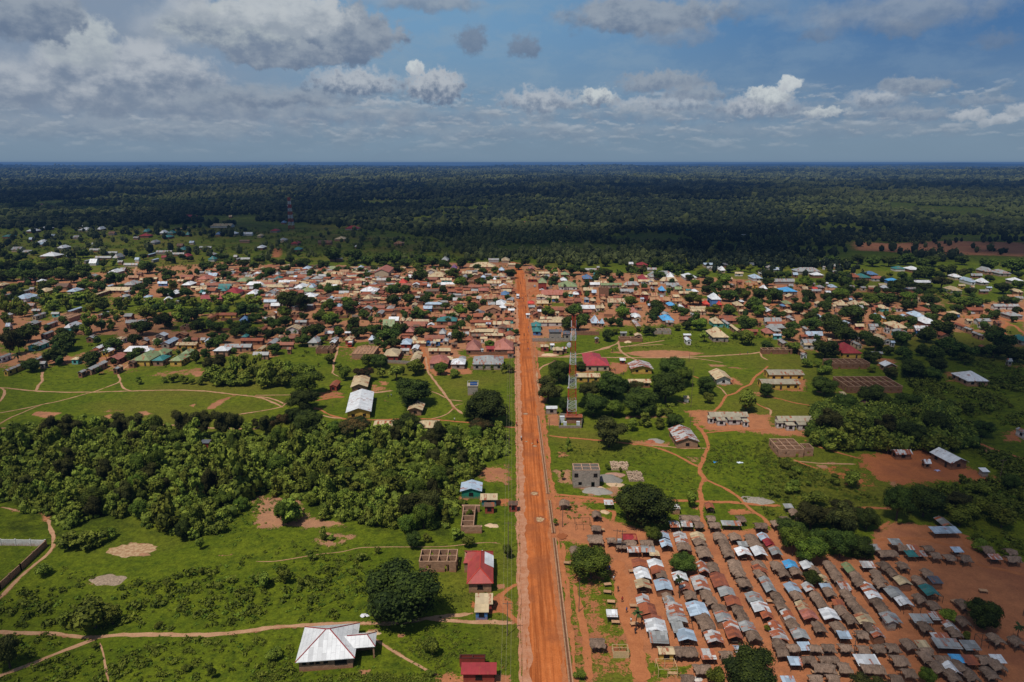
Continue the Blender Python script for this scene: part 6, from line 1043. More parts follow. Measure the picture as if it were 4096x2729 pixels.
# ------------------------------------------------------------------ houses, read off the photograph: x0 y0 x1 y1 roof-kind roof-colour [wall-colour]
HD = {
'Q': """325 458 420 490 x c k;450 465 540 488 x R;447 490 592 510 x s k;447 408 508 426 x s;528 443 610 470 h s;612 478 760 495 x o;632 405 668 418 x w;675 435 757 466 h l;428 278 618 314 h w;225 218 555 262 h s;548 125 672 156 h G;672 186 755 197 x s;785 180 827 190 x l;592 203 636 215 x s;210 283 290 310 x l;708 256 783 271 x l;485 640 615 672 y c;390 675 432 693 x o;330 783 395 804 h c;430 740 520 762 h b;540 800 588 842 y l;365 1020 607 1064 x l m;305 1118 540 1168 x s w;345 1172 505 1188 x c w;275 1215 400 1290 y o;325 1280 402 1316 y s w;655 1108 715 1130 x c;355 955 425 998 y s;530 865 612 923 y s;300 1060 420 1085 x r""",
'A': """460 20 755 72 h w;775 35 900 68 x l;1210 10 1390 32 x s;1115 68 1320 88 x s;1320 40 1475 92 h s;1040 105 1175 152 x w;1025 85 1130 130 y s;1450 150 1630 172 x s;1375 122 1465 142 x s;1578 88 1655 112 x l;1400 208 1500 230 x s;1255 228 1470 270 h w g;1035 280 1165 308 y s;1725 30 1830 58 y l;1830 5 2040 26 x s;2010 25 2175 46 x s;1890 65 1975 86 x M;2165 40 2240 74 h M;1785 95 1860 120 y l;455 340 530 368 p w;1430 360 1680 412 h s g;1850 370 1980 390 x l u;2130 370 2320 412 h w;470 445 605 488 h c y;335 438 430 460 x s;230 460 305 503 y s;0 388 75 418 h c;640 392 860 435 x b k;830 450 940 488 h l;225 515 390 576 h l w;80 495 150 530 y s;1230 436 1555 472 x c m;1140 445 1330 523 y c m;1475 468 1550 492 h s;1435 525 1510 552 h s g;1265 402 1320 428 y l;2010 473 2115 518 h w;1700 530 1780 556 h l;1945 548 2010 588 h w;2065 565 2155 600 y w;305 628 440 652 x s k;365 692 495 710 x s;800 665 945 725 y l;365 728 545 780 y s c;595 730 715 748 x s t;1140 718 1290 768 y s;1450 745 1590 778 x s;340 838 440 878 h s;525 828 680 878 y s k;55 858 155 893 x l;745 852 970 915 h w t;1470 812 1740 850 x s;465 942 640 998 y s k;1000 993 1150 1035 y s m;310 1052 585 1133 y s t;1375 1022 1475 1046 h c;1575 1070 1735 1123 y o;1655 1040 1765 1068 y s;1785 1040 1930 1070 x c;1815 962 1985 1010 y w g;1880 1020 2105 1103 y l g;2050 945 2235 1000 y o m;2125 1030 2235 1058 y c;2240 1030 2353 1058 x r c;2060 1092 2353 1116 x c y;1085 1105 1250 1158 y w;1030 1150 1170 1198 y r;1155 1140 1350 1200 y w y;1445 1130 1825 1188 h w;1230 1200 1505 1288 y P;385 1212 560 1300 y s;450 1308 570 1336 x s;0 1212 100 1268 y s w;35 1320 295 1421 y s y;855 1258 940 1288 h c t;990 1295 1270 1408 y s k;1340 1350 1455 1378 y c k;1620 1195 1850 1300 h G y;1780 1243 2015 1300 h T k;1840 1165 1980 1235 h G c;1980 1235 2245 1303 h G y;2125 1168 2300 1218 h G y;1495 1295 1610 1328 y b;930 1400 990 1440 y s m;1330 1375 1400 1400 y s;200 365 300 378 x r;330 368 430 385 x r m;1490 850 1570 885 y o;1690 1030 1740 1045 x s;2380 520 2440 560 h M;90 740 130 765 h w;1500 300 1640 320 x o;1640 330 1700 350 x c;1780 320 1870 340 x c;2120 290 2290 312 x r m;2160 320 2290 345 x o;2080 345 2180 365 x c;2240 425 2353 440 x c;1600 262 1690 280 x b;1900 470 1990 500 x r""",
'B': """125 32 185 54 h s;110 70 190 108 p T w;390 58 450 80 x s;475 88 595 106 x s;405 88 480 110 y s;0 292 130 345 h P k;175 325 275 350 x c w;330 248 425 270 h s;525 290 640 312 x s;420 320 645 370 h G k;535 372 765 410 h w g;660 350 860 374 x o;200 420 385 458 x T;215 398 385 418 x T;235 445 350 480 h T;265 428 530 512 p M;0 533 290 572 x M;540 468 730 520 h w;60 445 220 478 x r;780 405 1010 435 h c;690 445 850 485 h o;865 300 985 338 h T;920 355 1145 378 x w;1300 305 1455 340 h s;1390 285 1525 305 x s;1180 310 1300 356 y s;1090 400 1290 448 h w;1265 395 1380 440 h l;1160 440 1375 488 h G;1190 500 1400 548 h w k;765 515 895 540 x s;750 485 905 513 y s;745 582 910 606 x l;820 622 970 656 x w;745 640 820 666 x r;1440 355 1690 398 h c;1520 190 1605 220 x G k;1610 262 1705 290 x c;1860 178 1925 205 p l;1520 95 1685 106 x s k;1875 430 2115 486 h w k;1630 480 1760 505 x s;1540 522 1780 548 x o;1910 528 2045 576 h c w;1900 650 2035 698 y s;2035 652 2180 676 x r;1740 360 1925 400 x r;2075 328 2195 350 x s;1835 335 1960 362 x c;1990 370 2050 394 h c;2095 390 2190 410 x b;1505 530 1585 568 y l;1595 632 1665 666 h l;1580 680 1685 725 y r;480 772 580 825 p U u;85 738 230 805 y r y;215 738 455 765 x r y;770 725 905 778 y o;1115 825 1265 845 x s g;1000 878 1205 936 y c w;1150 890 1260 955 y b;1470 955 1570 980 h w k;1290 1018 1420 1090 h s c;1525 1015 1640 1060 y s k;1520 1050 1615 1092 y w k;1700 1018 1825 1060 h c r;940 1005 1135 1033 x r;890 1083 1115 1110 x r;465 1035 770 1066 x r;275 1105 635 1142 x s k;780 1030 945 1105 y s;670 1118 785 1173 y c y;615 1198 825 1230 x s k;145 1130 385 1184 h w k;0 1030 80 1056 x s y;70 1035 135 1078 h l w;1015 1142 1085 1168 x b;2145 815 2305 893 x G g;2215 785 2353 828 x w;2250 735 2310 765 h b;2070 700 2175 753 y s;1985 1000 2065 1055 p l g;2145 1170 2380 1248 h c r;500 990 570 1023 h T u;1700 960 1790 975 x w;1850 610 1930 640 y o;1900 610 1970 640 y o;2020 590 2090 620 y r;820 225 870 260 x b;60 255 140 275 x s;85 270 230 305 x l;155 268 200 290 h w;560 260 600 280 y c;640 255 710 275 h w;840 275 900 300 y s;890 255 940 290 h s;980 345 1050 362 x c;1050 370 1180 395 x o;740 380 900 400 x r;1040 400 1110 428 x r;1200 375 1300 395 x c;1400 385 1500 408 x c;1540 405 1620 420 x w;1700 400 1790 430 x o;1780 415 1870 450 x o;1990 430 2110 440 x o;2200 410 2290 440 y r;1150 470 1230 498 x r;900 465 960 490 y o;560 430 640 455 x s;450 430 500 455 h s;0 460 45 500 h T;25 495 75 515 x l;0 390 60 410 x s;60 385 230 410 x r;120 505 240 530 x o;1670 262 1730 290 x o;1500 240 1560 262 x r;1220 190 1300 220 h l;1100 300 1150 320 x l;1150 290 1260 310 x r;1450 265 1620 282 x c;1640 230 1760 250 x o;730 780 800 820 x s;860 725 910 742 x w;840 775 890 800 x c;1070 795 1140 825 y r;700 890 780 950 y r;1500 920 1580 950 x r;800 1050 850 1075 x r;920 1000 1000 1020 x c;1290 560 1380 580 x c;1440 600 1520 640 y s;1840 620 1890 640 x s;2180 480 2260 520 y r;2120 440 2180 470 y o;1960 350 2010 375 x r;2000 300 2060 320 x o;1700 545 1790 560 x o""",
'C': """-30 335 95 390 p R k;95 290 175 320 x w;295 222 440 260 y c;365 255 540 290 h c k;330 292 515 314 x c;305 318 440 342 x r;480 75 580 122 h s;595 160 680 212 p V;815 142 1125 198 h c k;1190 88 1290 124 h c;1040 95 1165 115 x s;1160 200 1230 238 h l;1265 155 1360 168 x c;1505 188 1585 228 y P;730 285 800 325 y s;728 247 850 270 x c;950 295 1010 322 h l u;1090 320 1135 348 h w;1145 278 1235 308 h c;1255 315 1300 350 y c y;1500 310 1615 343 h o r;1620 325 1730 385 h G r;1855 358 2090 430 h G w;1880 325 1970 358 h w;1655 468 1925 526 x P k;1630 255 1760 272 x c;1885 262 1995 290 h G;2135 292 2270 338 h U;2170 215 2315 232 x s;2145 440 2275 475 x c;2250 452 2312 500 x l;1980 482 2040 513 p c t;2025 490 2110 522 h w;475 330 615 350 x c t;420 355 490 378 x o;480 378 655 402 x w;535 405 650 423 x o;800 400 970 432 x r;1020 358 1190 385 x c;1175 410 1340 442 h o k;1165 395 1270 428 y w;740 482 905 506 x o k;920 448 1050 478 x P k;1105 482 1185 506 h o;1185 485 1285 528 h U;1190 460 1310 483 x c;560 470 670 486 x r;835 458 922 482 x s;1000 535 1230 572 x o k;930 562 1000 606 y o;1035 612 1120 640 x s;1125 595 1255 643 h w c;1235 625 1350 652 x c c;1165 642 1250 680 p w g;1000 658 1190 712 y o k;885 692 950 725 y s;925 715 1000 740 h d;290 612 505 638 h l;270 655 388 688 x l u;575 610 650 650 y o;500 715 630 742 x o;425 780 680 836 h T;460 752 560 780 h P;150 815 350 842 x c k;60 790 145 838 y c;0 788 60 830 h c;45 840 310 890 x r;320 850 410 885 y w;315 888 540 908 x r k;75 905 175 962 h P;460 930 545 983 h s;560 965 615 1005 y w;0 985 160 1000 x r;0 1050 160 1108 h l r;135 1010 205 1058 h c y;135 1105 235 1165 y w g;0 1155 115 1180 x s;115 1185 272 1310 y c y;285 1000 530 1036 x r u;285 1030 390 1075 y r u;390 1050 480 1075 x c u;355 1075 430 1096 x s;505 1038 578 1073 h s;330 1160 605 1186 x c k;340 1245 595 1335 h P g;480 1252 630 1290 x c g;595 1278 780 1343 h w g;690 1255 775 1290 h s;850 1238 1220 1343 h s g;770 1060 960 1175 h P m;870 1065 940 1100 h P;1010 1130 1115 1166 x M r;1105 1040 1335 1170 h P k;990 1045 1135 1076 x o;815 928 1110 962 x c m;1100 925 1170 980 y c m;990 980 1215 1002 x c m;840 985 990 1008 x b;745 960 815 988 x s;1140 935 1225 975 h r;1095 838 1300 868 x c w;820 828 1090 850 x r k;1130 795 1210 833 y r;1225 795 1340 822 x r t;975 775 1065 823 p c;860 745 980 782 x r k;1010 853 1070 870 x l r;705 750 785 785 h r;1225 712 1300 738 x o;1255 878 1335 910 x o t;945 1022 1030 1045 x c;1245 1010 1350 1048 h c;1265 1050 1390 1082 x o;1260 1185 1340 1213 h r;765 1020 860 1060 h r;1600 520 1720 545 h c;1700 535 1770 568 y c;1780 540 1872 570 x c u;1600 595 1750 628 x c y;1500 600 1585 630 h R;1525 685 1605 725 y o;1560 730 1660 760 y r;1780 675 1940 702 x r;1645 785 1790 806 x c w;1785 785 1950 830 h c w;1570 825 1910 850 x c w;1540 840 1665 892 p T t;1555 900 1665 956 p T u;1650 1112 1755 1138 h c r;1765 1100 1815 1118 x w w;1790 1138 1920 1178 p c k;2110 648 2300 690 x w k;2300 640 2353 680 x c;2235 770 2353 855 h l k;2165 558 2225 583 h s u;2230 570 2310 598 h c;2040 565 2140 602 x r;1915 570 2040 588 x r;2270 255 2335 285 h T t;2230 380 2353 402 x w;100 245 160 270 h c;0 315 90 330 x c;60 700 100 720 x r;90 715 150 750 y r;0 600 40 640 y o;130 615 210 655 y c;10 390 140 410 x r;140 380 240 410 y w;230 390 330 412 x r;320 403 365 425 x l;300 460 460 480 x b;450 440 560 455 x r;200 490 250 510 x c;170 540 240 560 x s;640 440 740 462 x r;740 450 830 468 x r;660 480 740 500 x r;980 400 1060 425 x r;1060 430 1180 450 x o;1245 360 1330 380 x c;1260 385 1330 405 x o;860 600 940 625 x r;700 605 760 620 x o;430 590 490 610 y c;600 700 640 720 x r;620 560 680 590 x s;900 540 960 570 x s;1250 600 1330 618 x o;1270 690 1350 710 x w;1300 740 1350 765 x o;1130 745 1180 765 x r;690 830 760 860 x b;560 850 610 880 x r;240 840 330 870 x r;150 880 240 900 x b;0 1020 120 1035 x r;600 1090 680 1110 x b;1225 640 1300 655 x o;1480 745 1530 760 x w;1510 650 1590 672 x s;1600 650 1690 680 y b;1740 720 1830 740 x r;1870 750 1940 775 y r;1620 700 1660 720 x w;1530 640 1580 655 x r;1830 720 1870 740 x c;1940 600 2040 615 x r;1900 1140 1970 1160 x m;2290 1020 2340 1045 y s;2170 620 2230 640 x o;2150 705 2260 725 x r;2060 460 2140 495 y r r;1560 255 1610 275 x o;1700 290 1760 310 x s;2310 190 2353 205 x s;1650 290 1720 310 y c;1800 260 1860 275 x c;2290 310 2353 330 x c;2280 360 2353 378 x c""",
'D': """330 142 395 164 x w;418 140 570 176 h M;510 85 615 112 x d t;550 208 670 225 x s;555 245 700 316 h s w;640 245 880 290 h s w;765 262 880 318 p w;435 288 570 345 h M;698 320 920 360 h c w;945 282 1145 323 h w;1200 160 1355 174 x l;1250 183 1405 210 x s;1385 162 1535 176 x d;1382 192 1482 238 h w;1670 150 1735 168 x G;1740 148 1818 174 x d;1580 258 1690 274 x c;1735 292 1920 333 h l w;1945 180 2060 208 y s;2010 204 2135 230 x l;2035 345 2165 368 x s;2160 338 2295 358 x c;2270 218 2352 243 h l;2255 265 2335 290 x l;275 370 470 408 h s;440 348 640 370 x c;575 380 690 400 x c;770 378 935 408 x s;830 402 985 438 y s;865 430 965 460 x G k;0 388 260 412 x G;0 362 85 383 x c;220 455 400 480 x s;678 425 780 476 h B r;400 480 478 526 h o r;590 502 680 543 x o;575 555 825 592 x o;825 568 985 602 x o;840 525 945 550 x c;920 483 1095 505 x c;1000 458 1070 475 x T;1080 465 1150 490 h w;1065 440 1130 475 y r;1285 508 1405 580 h w u;1210 595 1282 638 h R r;1375 600 1430 643 h R r;1545 612 1705 655 h c;1045 668 1255 688 x c c;1045 694 1265 720 x c c;925 782 1090 810 x r k;770 612 895 653 h B k;965 602 1038 642 y o r;905 635 1003 680 y w;715 720 830 770 y s;688 765 878 828 h B k;760 826 868 852 x s k;328 672 450 733 h P k;345 750 485 782 h w;395 765 485 798 y w;372 815 490 905 y m y;80 570 305 612 x c c;0 548 85 578 h o;290 525 385 548 x o;0 625 55 680 h c;0 785 50 860 h l k;1870 405 1975 455 p w;1700 355 1805 390 p G y;1690 390 1865 406 x o y;1520 390 1600 418 y s;2075 435 2330 488 h B g;2165 520 2320 553 y c k;2150 600 2240 633 h G g;1275 795 1460 863 h c t;1240 905 1525 1025 h c g;1440 810 1530 875 y s t;1520 872 1660 950 y c k;1655 932 1865 955 x r r;1900 670 2055 725 y w;2180 700 2265 738 h c;1915 795 2145 838 x s;1945 848 2185 866 x r;1940 870 2190 912 h s;1915 922 2025 980 h P y;1990 912 2135 955 h s k;2025 990 2155 1003 x l t;2085 1040 2225 1100 y s k;985 1018 1080 1065 y w w;972 985 1075 1001 x w;395 968 500 1010 y c k;232 960 320 976 x s;20 440 90 460 x o;150 535 280 556 x r;0 520 60 540 x r;90 545 150 565 x o;510 300 560 320 x c;480 370 560 400 y s;560 360 640 378 y s;590 430 650 460 y s;480 448 590 458 x r;250 425 330 440 y c;345 480 400 500 y s;700 530 750 550 x s;720 585 790 610 y r;560 630 600 650 x l;470 560 520 575 x l;400 655 500 670 x o;0 590 60 620 y o;240 620 290 632 x w;180 640 240 655 x r;1250 370 1300 390 x o;1390 770 1570 795 x r;1450 800 1640 825 x r;1480 410 1530 440 x o;1600 360 1680 378 x r;1840 365 1900 380 x c;1640 590 1690 608 h w;1850 250 1920 275 x s;1530 320 1560 340 x c;2200 400 2280 425 x s;2040 430 2080 445 x c;2125 640 2175 660 h U;2180 645 2235 665 h o;1925 630 1990 655 h o;1960 740 2050 780 y r;2180 770 2300 800 y s;1945 880 1990 905 x r;2220 790 2310 830 y s;1840 830 1900 860 y r;1060 740 1160 755 x w;1160 580 1220 600 x o;140 295 200 330 y r;240 305 290 330 y r;75 318 130 335 x c;1080 340 1140 355 x c;1430 420 1480 440 x c;1620 700 1690 720 x c;1740 400 1800 420 x o""",
'E': """780 188 965 220 h T w;975 193 1100 232 h w;1785 200 2000 256 h s;1995 228 2140 276 h s;1715 275 1870 296 x s;1590 330 1790 378 h l w;1760 330 1950 380 h w;1498 282 1590 320 h w;2130 322 2353 363 h w;375 280 515 325 h T k;300 278 400 320 h r;500 255 600 290 h U;535 305 720 333 h P w;745 340 870 370 h B u;1045 348 1275 376 x w;845 440 1105 458 x s;650 418 790 456 h w;720 508 840 546 h r;1395 430 1635 478 h c w;1565 402 1670 418 x c y;1815 465 1950 480 x s;2175 468 2353 496 h c;2135 525 2300 543 x o;1955 635 2310 662 x s w;1630 683 1890 708 x r;1090 560 1145 578 x c;135 585 258 648 p c;298 585 418 650 p c;410 598 508 645 p c;640 645 735 688 h c t;810 660 905 685 h o w;1080 672 1230 712 h r c;648 740 757 835 y l y;885 752 1000 780 y l;960 725 1210 785 h l;1120 792 1280 865 h w;760 850 925 918 h c;1045 890 1230 915 x w k;785 935 1035 1005 h s t;585 982 800 1060 y c w;1470 722 1575 752 h c u;350 868 485 893 x c r;510 868 645 892 x s;515 905 625 938 x s;2065 705 2190 733 h o;2135 730 2290 775 h s;1800 848 1985 868 x o w;1750 812 1985 836 x s;1545 852 1675 903 y r;1650 900 1760 938 y s;1740 955 1895 1008 y s k;1310 955 1490 1006 y r k;315 1055 450 1118 y s;145 1100 375 1213 h M y;645 1302 870 1366 y w k;1590 1420 1850 1540 p w k;1815 1112 1980 1163 y r w;240 825 305 865 y l;2250 1010 2400 1070 h T g;60 415 135 438 h l;285 415 365 438 x s;1895 430 1985 444 x l;630 393 755 410 x c;0 450 140 468 x o;0 480 90 500 x w;415 428 500 444 x s;510 420 620 438 x c;505 440 590 460 x r;115 690 330 722 x o;95 640 140 660 x c;330 275 380 290 x s;880 340 930 355 x s;1710 420 1780 436 x c;2080 552 2200 570 x s;2230 545 2353 565 x s;1190 630 1240 645 x c;550 675 610 700 x o;370 650 470 680 x s;290 565 330 585 x l;290 540 340 560 x r;700 905 790 935 y s;940 970 1035 1005 y s;1030 810 1090 835 y w;770 1068 840 1088 x l w;1070 930 1130 945 x w u;1560 1115 1650 1135 x s;1980 830 2100 860 x b;530 1195 700 1215 x s;85 240 160 255 x s;50 175 130 188 x s;0 118 60 145 h T;40 1040 110 1060 y c;1780 640 1890 660 x s;570 650 640 670 x r;380 1000 430 1040 y s;1650 810 1760 830 x c;1060 545 1100 560 x c;2150 1275 2210 1305 x s g""",
'N': """118 352 190 373 h w;195 350 235 361 h w;330 345 385 351 x w;357 355 440 368 h w;445 350 490 365 h w;25 388 60 398 h T;155 424 215 434 x l;185 412 212 423 h w;130 402 155 411 x l;258 437 328 451 h w;232 387 260 395 x l;48 445 120 458 x s;333 393 375 402 x s;635 384 705 395 h M;655 362 700 375 h T;610 398 645 404 x s;730 365 778 382 h w;778 370 805 383 h T;825 372 845 384 p T;855 376 875 389 p T;755 390 790 401 h T;685 418 740 426 h s;868 418 898 426 x l;965 338 1080 350 x c;988 376 1030 388 h U;965 368 985 377 p w;1050 376 1100 386 h w;1105 378 1165 386 x w;1180 386 1215 395 h c;1275 406 1325 416 h s;1175 438 1228 450 h w;1335 418 1385 430 h M;1340 448 1395 459 h T;828 445 862 459 h T;915 440 975 448 x s;1535 397 1600 410 h c;1630 433 1655 443 p w;1585 347 1660 361 h M;825 298 910 306 h M;205 248 245 261 h M;180 244 205 254 h P;250 255 275 264 h M;290 260 315 267 x c;18 240 73 249 x w;1460 415 1530 426 x b;1808 418 1860 430 h o;2000 352 2035 361 h G;1725 273 1780 283 x c;410 450 470 459 x s;420 425 465 432 x s;1100 410 1150 418 x b;1290 325 1320 334 h U;1240 362 1290 372 h M;100 460 160 470 x s;580 300 640 307 x l;770 288 792 294 h w;1050 300 1070 306 x c;340 240 360 246 x l;495 375 540 384 x b;810 430 850 440 x b""",
'O': """1050 388 1088 395 x w;1280 498 1310 505 x V;1410 506 1455 516 h G;1295 542 1420 558 h s;1365 562 1435 575 h w;1285 562 1315 570 x s;1200 592 1300 604 x s;1455 528 1515 534 x s;60 350 80 359 x r""",
}
n_h = 0
for t, s in HD.items():
    for ln in s.split(';'):
        p = ln.split(); x0, y0, x1, y1 = map(float, p[:4]); kd, rc = p[4], p[5]; wc = p[6] if len(p) > 6 else None
        q = T(t, (x0 + x1) / 2, y1); hh = 2.9
        if kd == 'h' and (x1 - x0) / TILES[t][2] > 70: hh = 3.2
        if (t, int(x0)) in (('C', 1620), ('D', 1285)): hh = 6.0
        hbox(t, x0, y0, x1, y1, kd, rc, wc, h=hh, wins=None if t not in 'NO' else 0); n_h += 1
print('houses', n_h)
# ------------------------------------------------------------------ market stalls
SD = {
'L': """405 0 495 48 y t;685 85 770 148 y t;790 0 872 38 s w;690 222 758 260 x t;650 300 785 368 x t;812 335 895 363 x t;495 390 595 468 y t;945 290 1075 340 x M;965 345 1070 393 x t;985 400 1105 448 x m;1103 395 1232 448 x s;1198 455 1250 476 s c;1250 265 1360 333 y l;1268 330 1382 403 y l;1383 270 1530 383 y m;1530 278 1670 343 y c;1560 342 1680 393 y t;1575 390 1728 493 y t;1415 390 1550 433 y t;1350 180 1447 233 x m;1447 178 1558 228 x m;1562 188 1648 233 x t;1432 132 1618 176 x t;1370 38 1442 75 s m;1655 20 1748 73 y r;1668 135 1755 183 x t;1682 195 1795 238 x t;1797 185 1975 218 s s;1925 135 2015 183 x t;2075 198 2203 240 x t;1725 278 1855 343 y t;1770 338 1885 398 y t;1790 400 1905 448 y t;1805 435 1925 493 y t;1860 310 1985 348 y t;1995 303 2125 353 y t;2020 350 2160 403 y t;1915 400 2065 478 y w;2053 392 2200 478 y w;2110 300 2225 345 y l;2160 342 2265 395 y M;1952 365 2015 400 s s;1028 498 1165 578 y r;1165 505 1307 583 y w;1045 573 1195 678 y w;1188 580 1325 638 y r;1235 625 1340 673 y t;1055 682 1197 760 y c;1222 675 1385 776 y l;1375 618 1520 693 y w;1440 700 1535 778 y m;1583 520 1700 623 y m;1668 530 1800 623 y t;1533 642 1708 773 y m;1697 620 1875 750 y r;1770 742 1927 828 y s;1825 818 1980 910 y r;1610 780 1740 848 y t;1650 840 1775 903 y t;1475 795 1600 858 y t;1285 812 1395 878 y t;1715 912 1865 978 y t;1885 915 2010 978 y t;1925 975 2040 1043 y t;1740 970 1905 1048 y s;1805 1035 1965 1123 y m;1830 1115 1990 1193 y r;1495 868 1700 998 y l;1305 878 1410 913 y s;1315 912 1480 973 y m;1330 970 1510 1053 y s;1385 1045 1470 1138 s s;1410 1130 1590 1213 y l;1565 1000 1730 1058 y t;1605 1060 1760 1123 y t;1650 1115 1825 1228 y m;1063 835 1190 893 y m;1085 880 1250 988 y r;1130 985 1310 1093 y r;1140 1070 1335 1133 y w;1175 1125 1352 1228 s s;1385 1262 1600 1343 x t;1610 1282 1760 1368 s m;1780 1300 1900 1363 x t;1910 1260 2010 1308 x l;1555 1415 1720 1488 x t;1850 530 1985 578 y t;1870 572 2010 638 y t;1895 630 2025 668 y t;1930 668 2075 753 y t;2053 530 2195 588 y t;2065 575 2203 628 y r;2090 632 2185 668 y t;2125 655 2280 788 y s;2003 785 2170 878 y s;2055 870 2230 963 y w;2140 965 2240 1018 y r;1950 1040 2110 1133 y s;2005 1130 2160 1213 y t;808 960 912 1003 s w;668 1190 803 1268 x t;1455 1535 1560 1566 x t;1100 345 1220 390 x t;905 360 975 410 x t""",
'M': """130 38 215 68 s s;185 82 265 128 y t;105 143 190 183 x t;235 130 310 163 x t;40 193 110 228 y t;0 390 130 473 y s;15 520 150 600 y t;80 590 190 663 y t;122 515 270 588 y B;270 533 415 595 y w;175 592 310 648 y t;355 597 450 638 y t;440 640 515 718 y c;135 703 290 793 y l;285 725 422 788 y m;438 728 555 770 s l;595 700 722 778 s m;475 525 590 593 y t;510 585 640 653 y t;545 650 650 703 y t;632 530 765 623 y G;690 615 830 688 y t;715 670 870 738 y t;785 527 930 581 s m;875 610 1000 668 y t;910 650 1030 718 y t;930 700 1005 758 y t;940 527 1085 598 y t;1005 585 1140 658 y t;1110 533 1225 598 y t;1078 668 1243 730 y c;1225 640 1380 728 y t;1318 605 1435 663 y t;1368 655 1510 716 s d;1298 720 1490 823 y T;1245 812 1385 888 y t;778 715 940 788 y m;822 777 990 850 y w;995 737 1187 833 y s;1085 830 1257 910 y w;872 862 1030 923 y t;920 905 1070 978 y t;958 968 1160 1058 y s;1213 980 1420 1056 s s;1385 960 1500 1030 s m;1495 1060 1655 1128 y m;1560 1125 1665 1183 y t;1290 1065 1420 1128 y t;1625 1000 1750 1088 y t;1390 895 1480 948 y t;1650 895 1730 938 y t;18 805 150 868 y t;50 870 185 943 y t;195 800 300 858 y t;230 862 375 958 y c;270 950 440 1028 y P;350 800 490 868 y t;415 865 520 933 y t;475 780 590 828 y t;625 780 740 848 y t;538 857 665 911 s r;438 925 628 1030 y w;665 845 795 918 y t;570 915 700 988 y t;700 905 860 978 y t;742 972 925 1063 y c;640 995 785 1068 y t;808 1060 960 1133 y t;865 1130 1000 1183 y m;525 1055 690 1133 y t;105 960 240 1030 y m;0 1040 135 1128 y m;15 1115 185 1213 y m;145 1030 290 1108 y t;190 1110 365 1198 y s;380 1085 500 1133 y t;598 1135 705 1190 s l;740 1120 870 1188 x t;1385 1150 1580 1208 s m;1410 1190 1672 1275 s s;1645 1208 1838 1290 s s;1905 1170 2035 1238 y t;2080 1200 2203 1258 y t;50 1235 150 1288 y t;60 1280 185 1343 x t;155 1245 270 1298 x t;265 1247 362 1290 s l;362 1250 440 1303 x t;440 1245 588 1298 x t;618 1245 705 1298 x t;745 1250 890 1318 x t;885 1240 1010 1308 x t;1010 1232 1125 1303 x t;1165 1230 1270 1288 y t;1272 1225 1375 1272 s c;1305 1275 1410 1328 x t;172 1350 288 1418 s l;268 1345 420 1403 x t;415 1345 625 1403 x t;365 1405 590 1478 x t;590 1395 720 1478 x t;735 1330 972 1425 s w;780 1415 1015 1488 x t;1040 1335 1225 1423 x t;1140 1450 1265 1518 x t;1330 1335 1400 1398 y t;1395 1338 1580 1398 x t;1563 1338 1680 1398 s B;1670 1335 1812 1415 s r;1785 1335 1930 1408 x t;1910 1335 2033 1400 s w;1405 1405 1520 1488 y t;1515 1430 1655 1498 y w;1580 1410 1720 1478 y t;1670 1480 1830 1558 y t;1525 1500 1670 1566 y t;1920 1400 2030 1468 y t;1845 1455 1975 1538 y t;1030 1505 1150 1566 x t;115 1545 230 1590 s l;345 1510 460 1566 x t;510 1530 600 1566 x t;1030 332 1165 383 s s;1085 388 1215 430 x t;1190 385 1305 430 s m;1320 393 1425 438 x t;1560 403 1688 448 s l;890 380 940 428 s s;925 433 1123 483 x t;1195 433 1265 486 s T;1255 448 1375 483 s m;1380 450 1500 498 x t;1505 468 1618 518 x t;1640 473 1760 528 x t;1820 395 1960 453 x t;1875 468 2025 510 s m;2030 483 2190 528 x t;1430 138 1598 223 y s;1385 228 1662 283 s l;2060 420 2130 468 x t""",
}
for t, s in SD.items():
    for ln in s.split(';'):
        p = ln.split(); stall(t, *map(float, p[:4]), p[4], p[5])
print('stalls', STN[0])
# ------------------------------------------------------------------ trees
def unit_dirs(n, g, zb=0.0):
    v = g.normal(size=(n, 3)); v /= np.linalg.norm(v, axis=1)[:, None]
    if zb: v[:, 2] += zb; v /= np.linalg.norm(v, axis=1)[:, None]
    return v
def ico(sub):
    bm = bmesh.new(); bmesh.ops.create_icosphere(bm, subdivisions=sub, radius=1.0); bm.verts.ensure_lookup_table()
    v = np.array([x.co[:] for x in bm.verts]); f = np.array([[q.index for q in p.verts] for p in bm.faces]); bm.free(); return v, f
ICO1, ICO2 = ico(1), ico(2)
def leaf_quads(pos, nrm, size, g):
    n = len(pos); r = g.normal(size=(n, 3)); u = np.cross(nrm, r); u /= np.linalg.norm(u, axis=1)[:, None] + 1e-9; w_ = np.cross(nrm, u)
    su = (size * g.uniform(.7, 1.3, n))[:, None]; sw = (size * g.uniform(.45, .9, n))[:, None]
    v = np.stack([pos - u * su, pos - w_ * sw * g.uniform(.7, 1.2, (n, 1)), pos + u * su, pos + w_ * sw], 1).reshape(-1, 3)
    return v, np.arange(n * 4).reshape(n, 4)
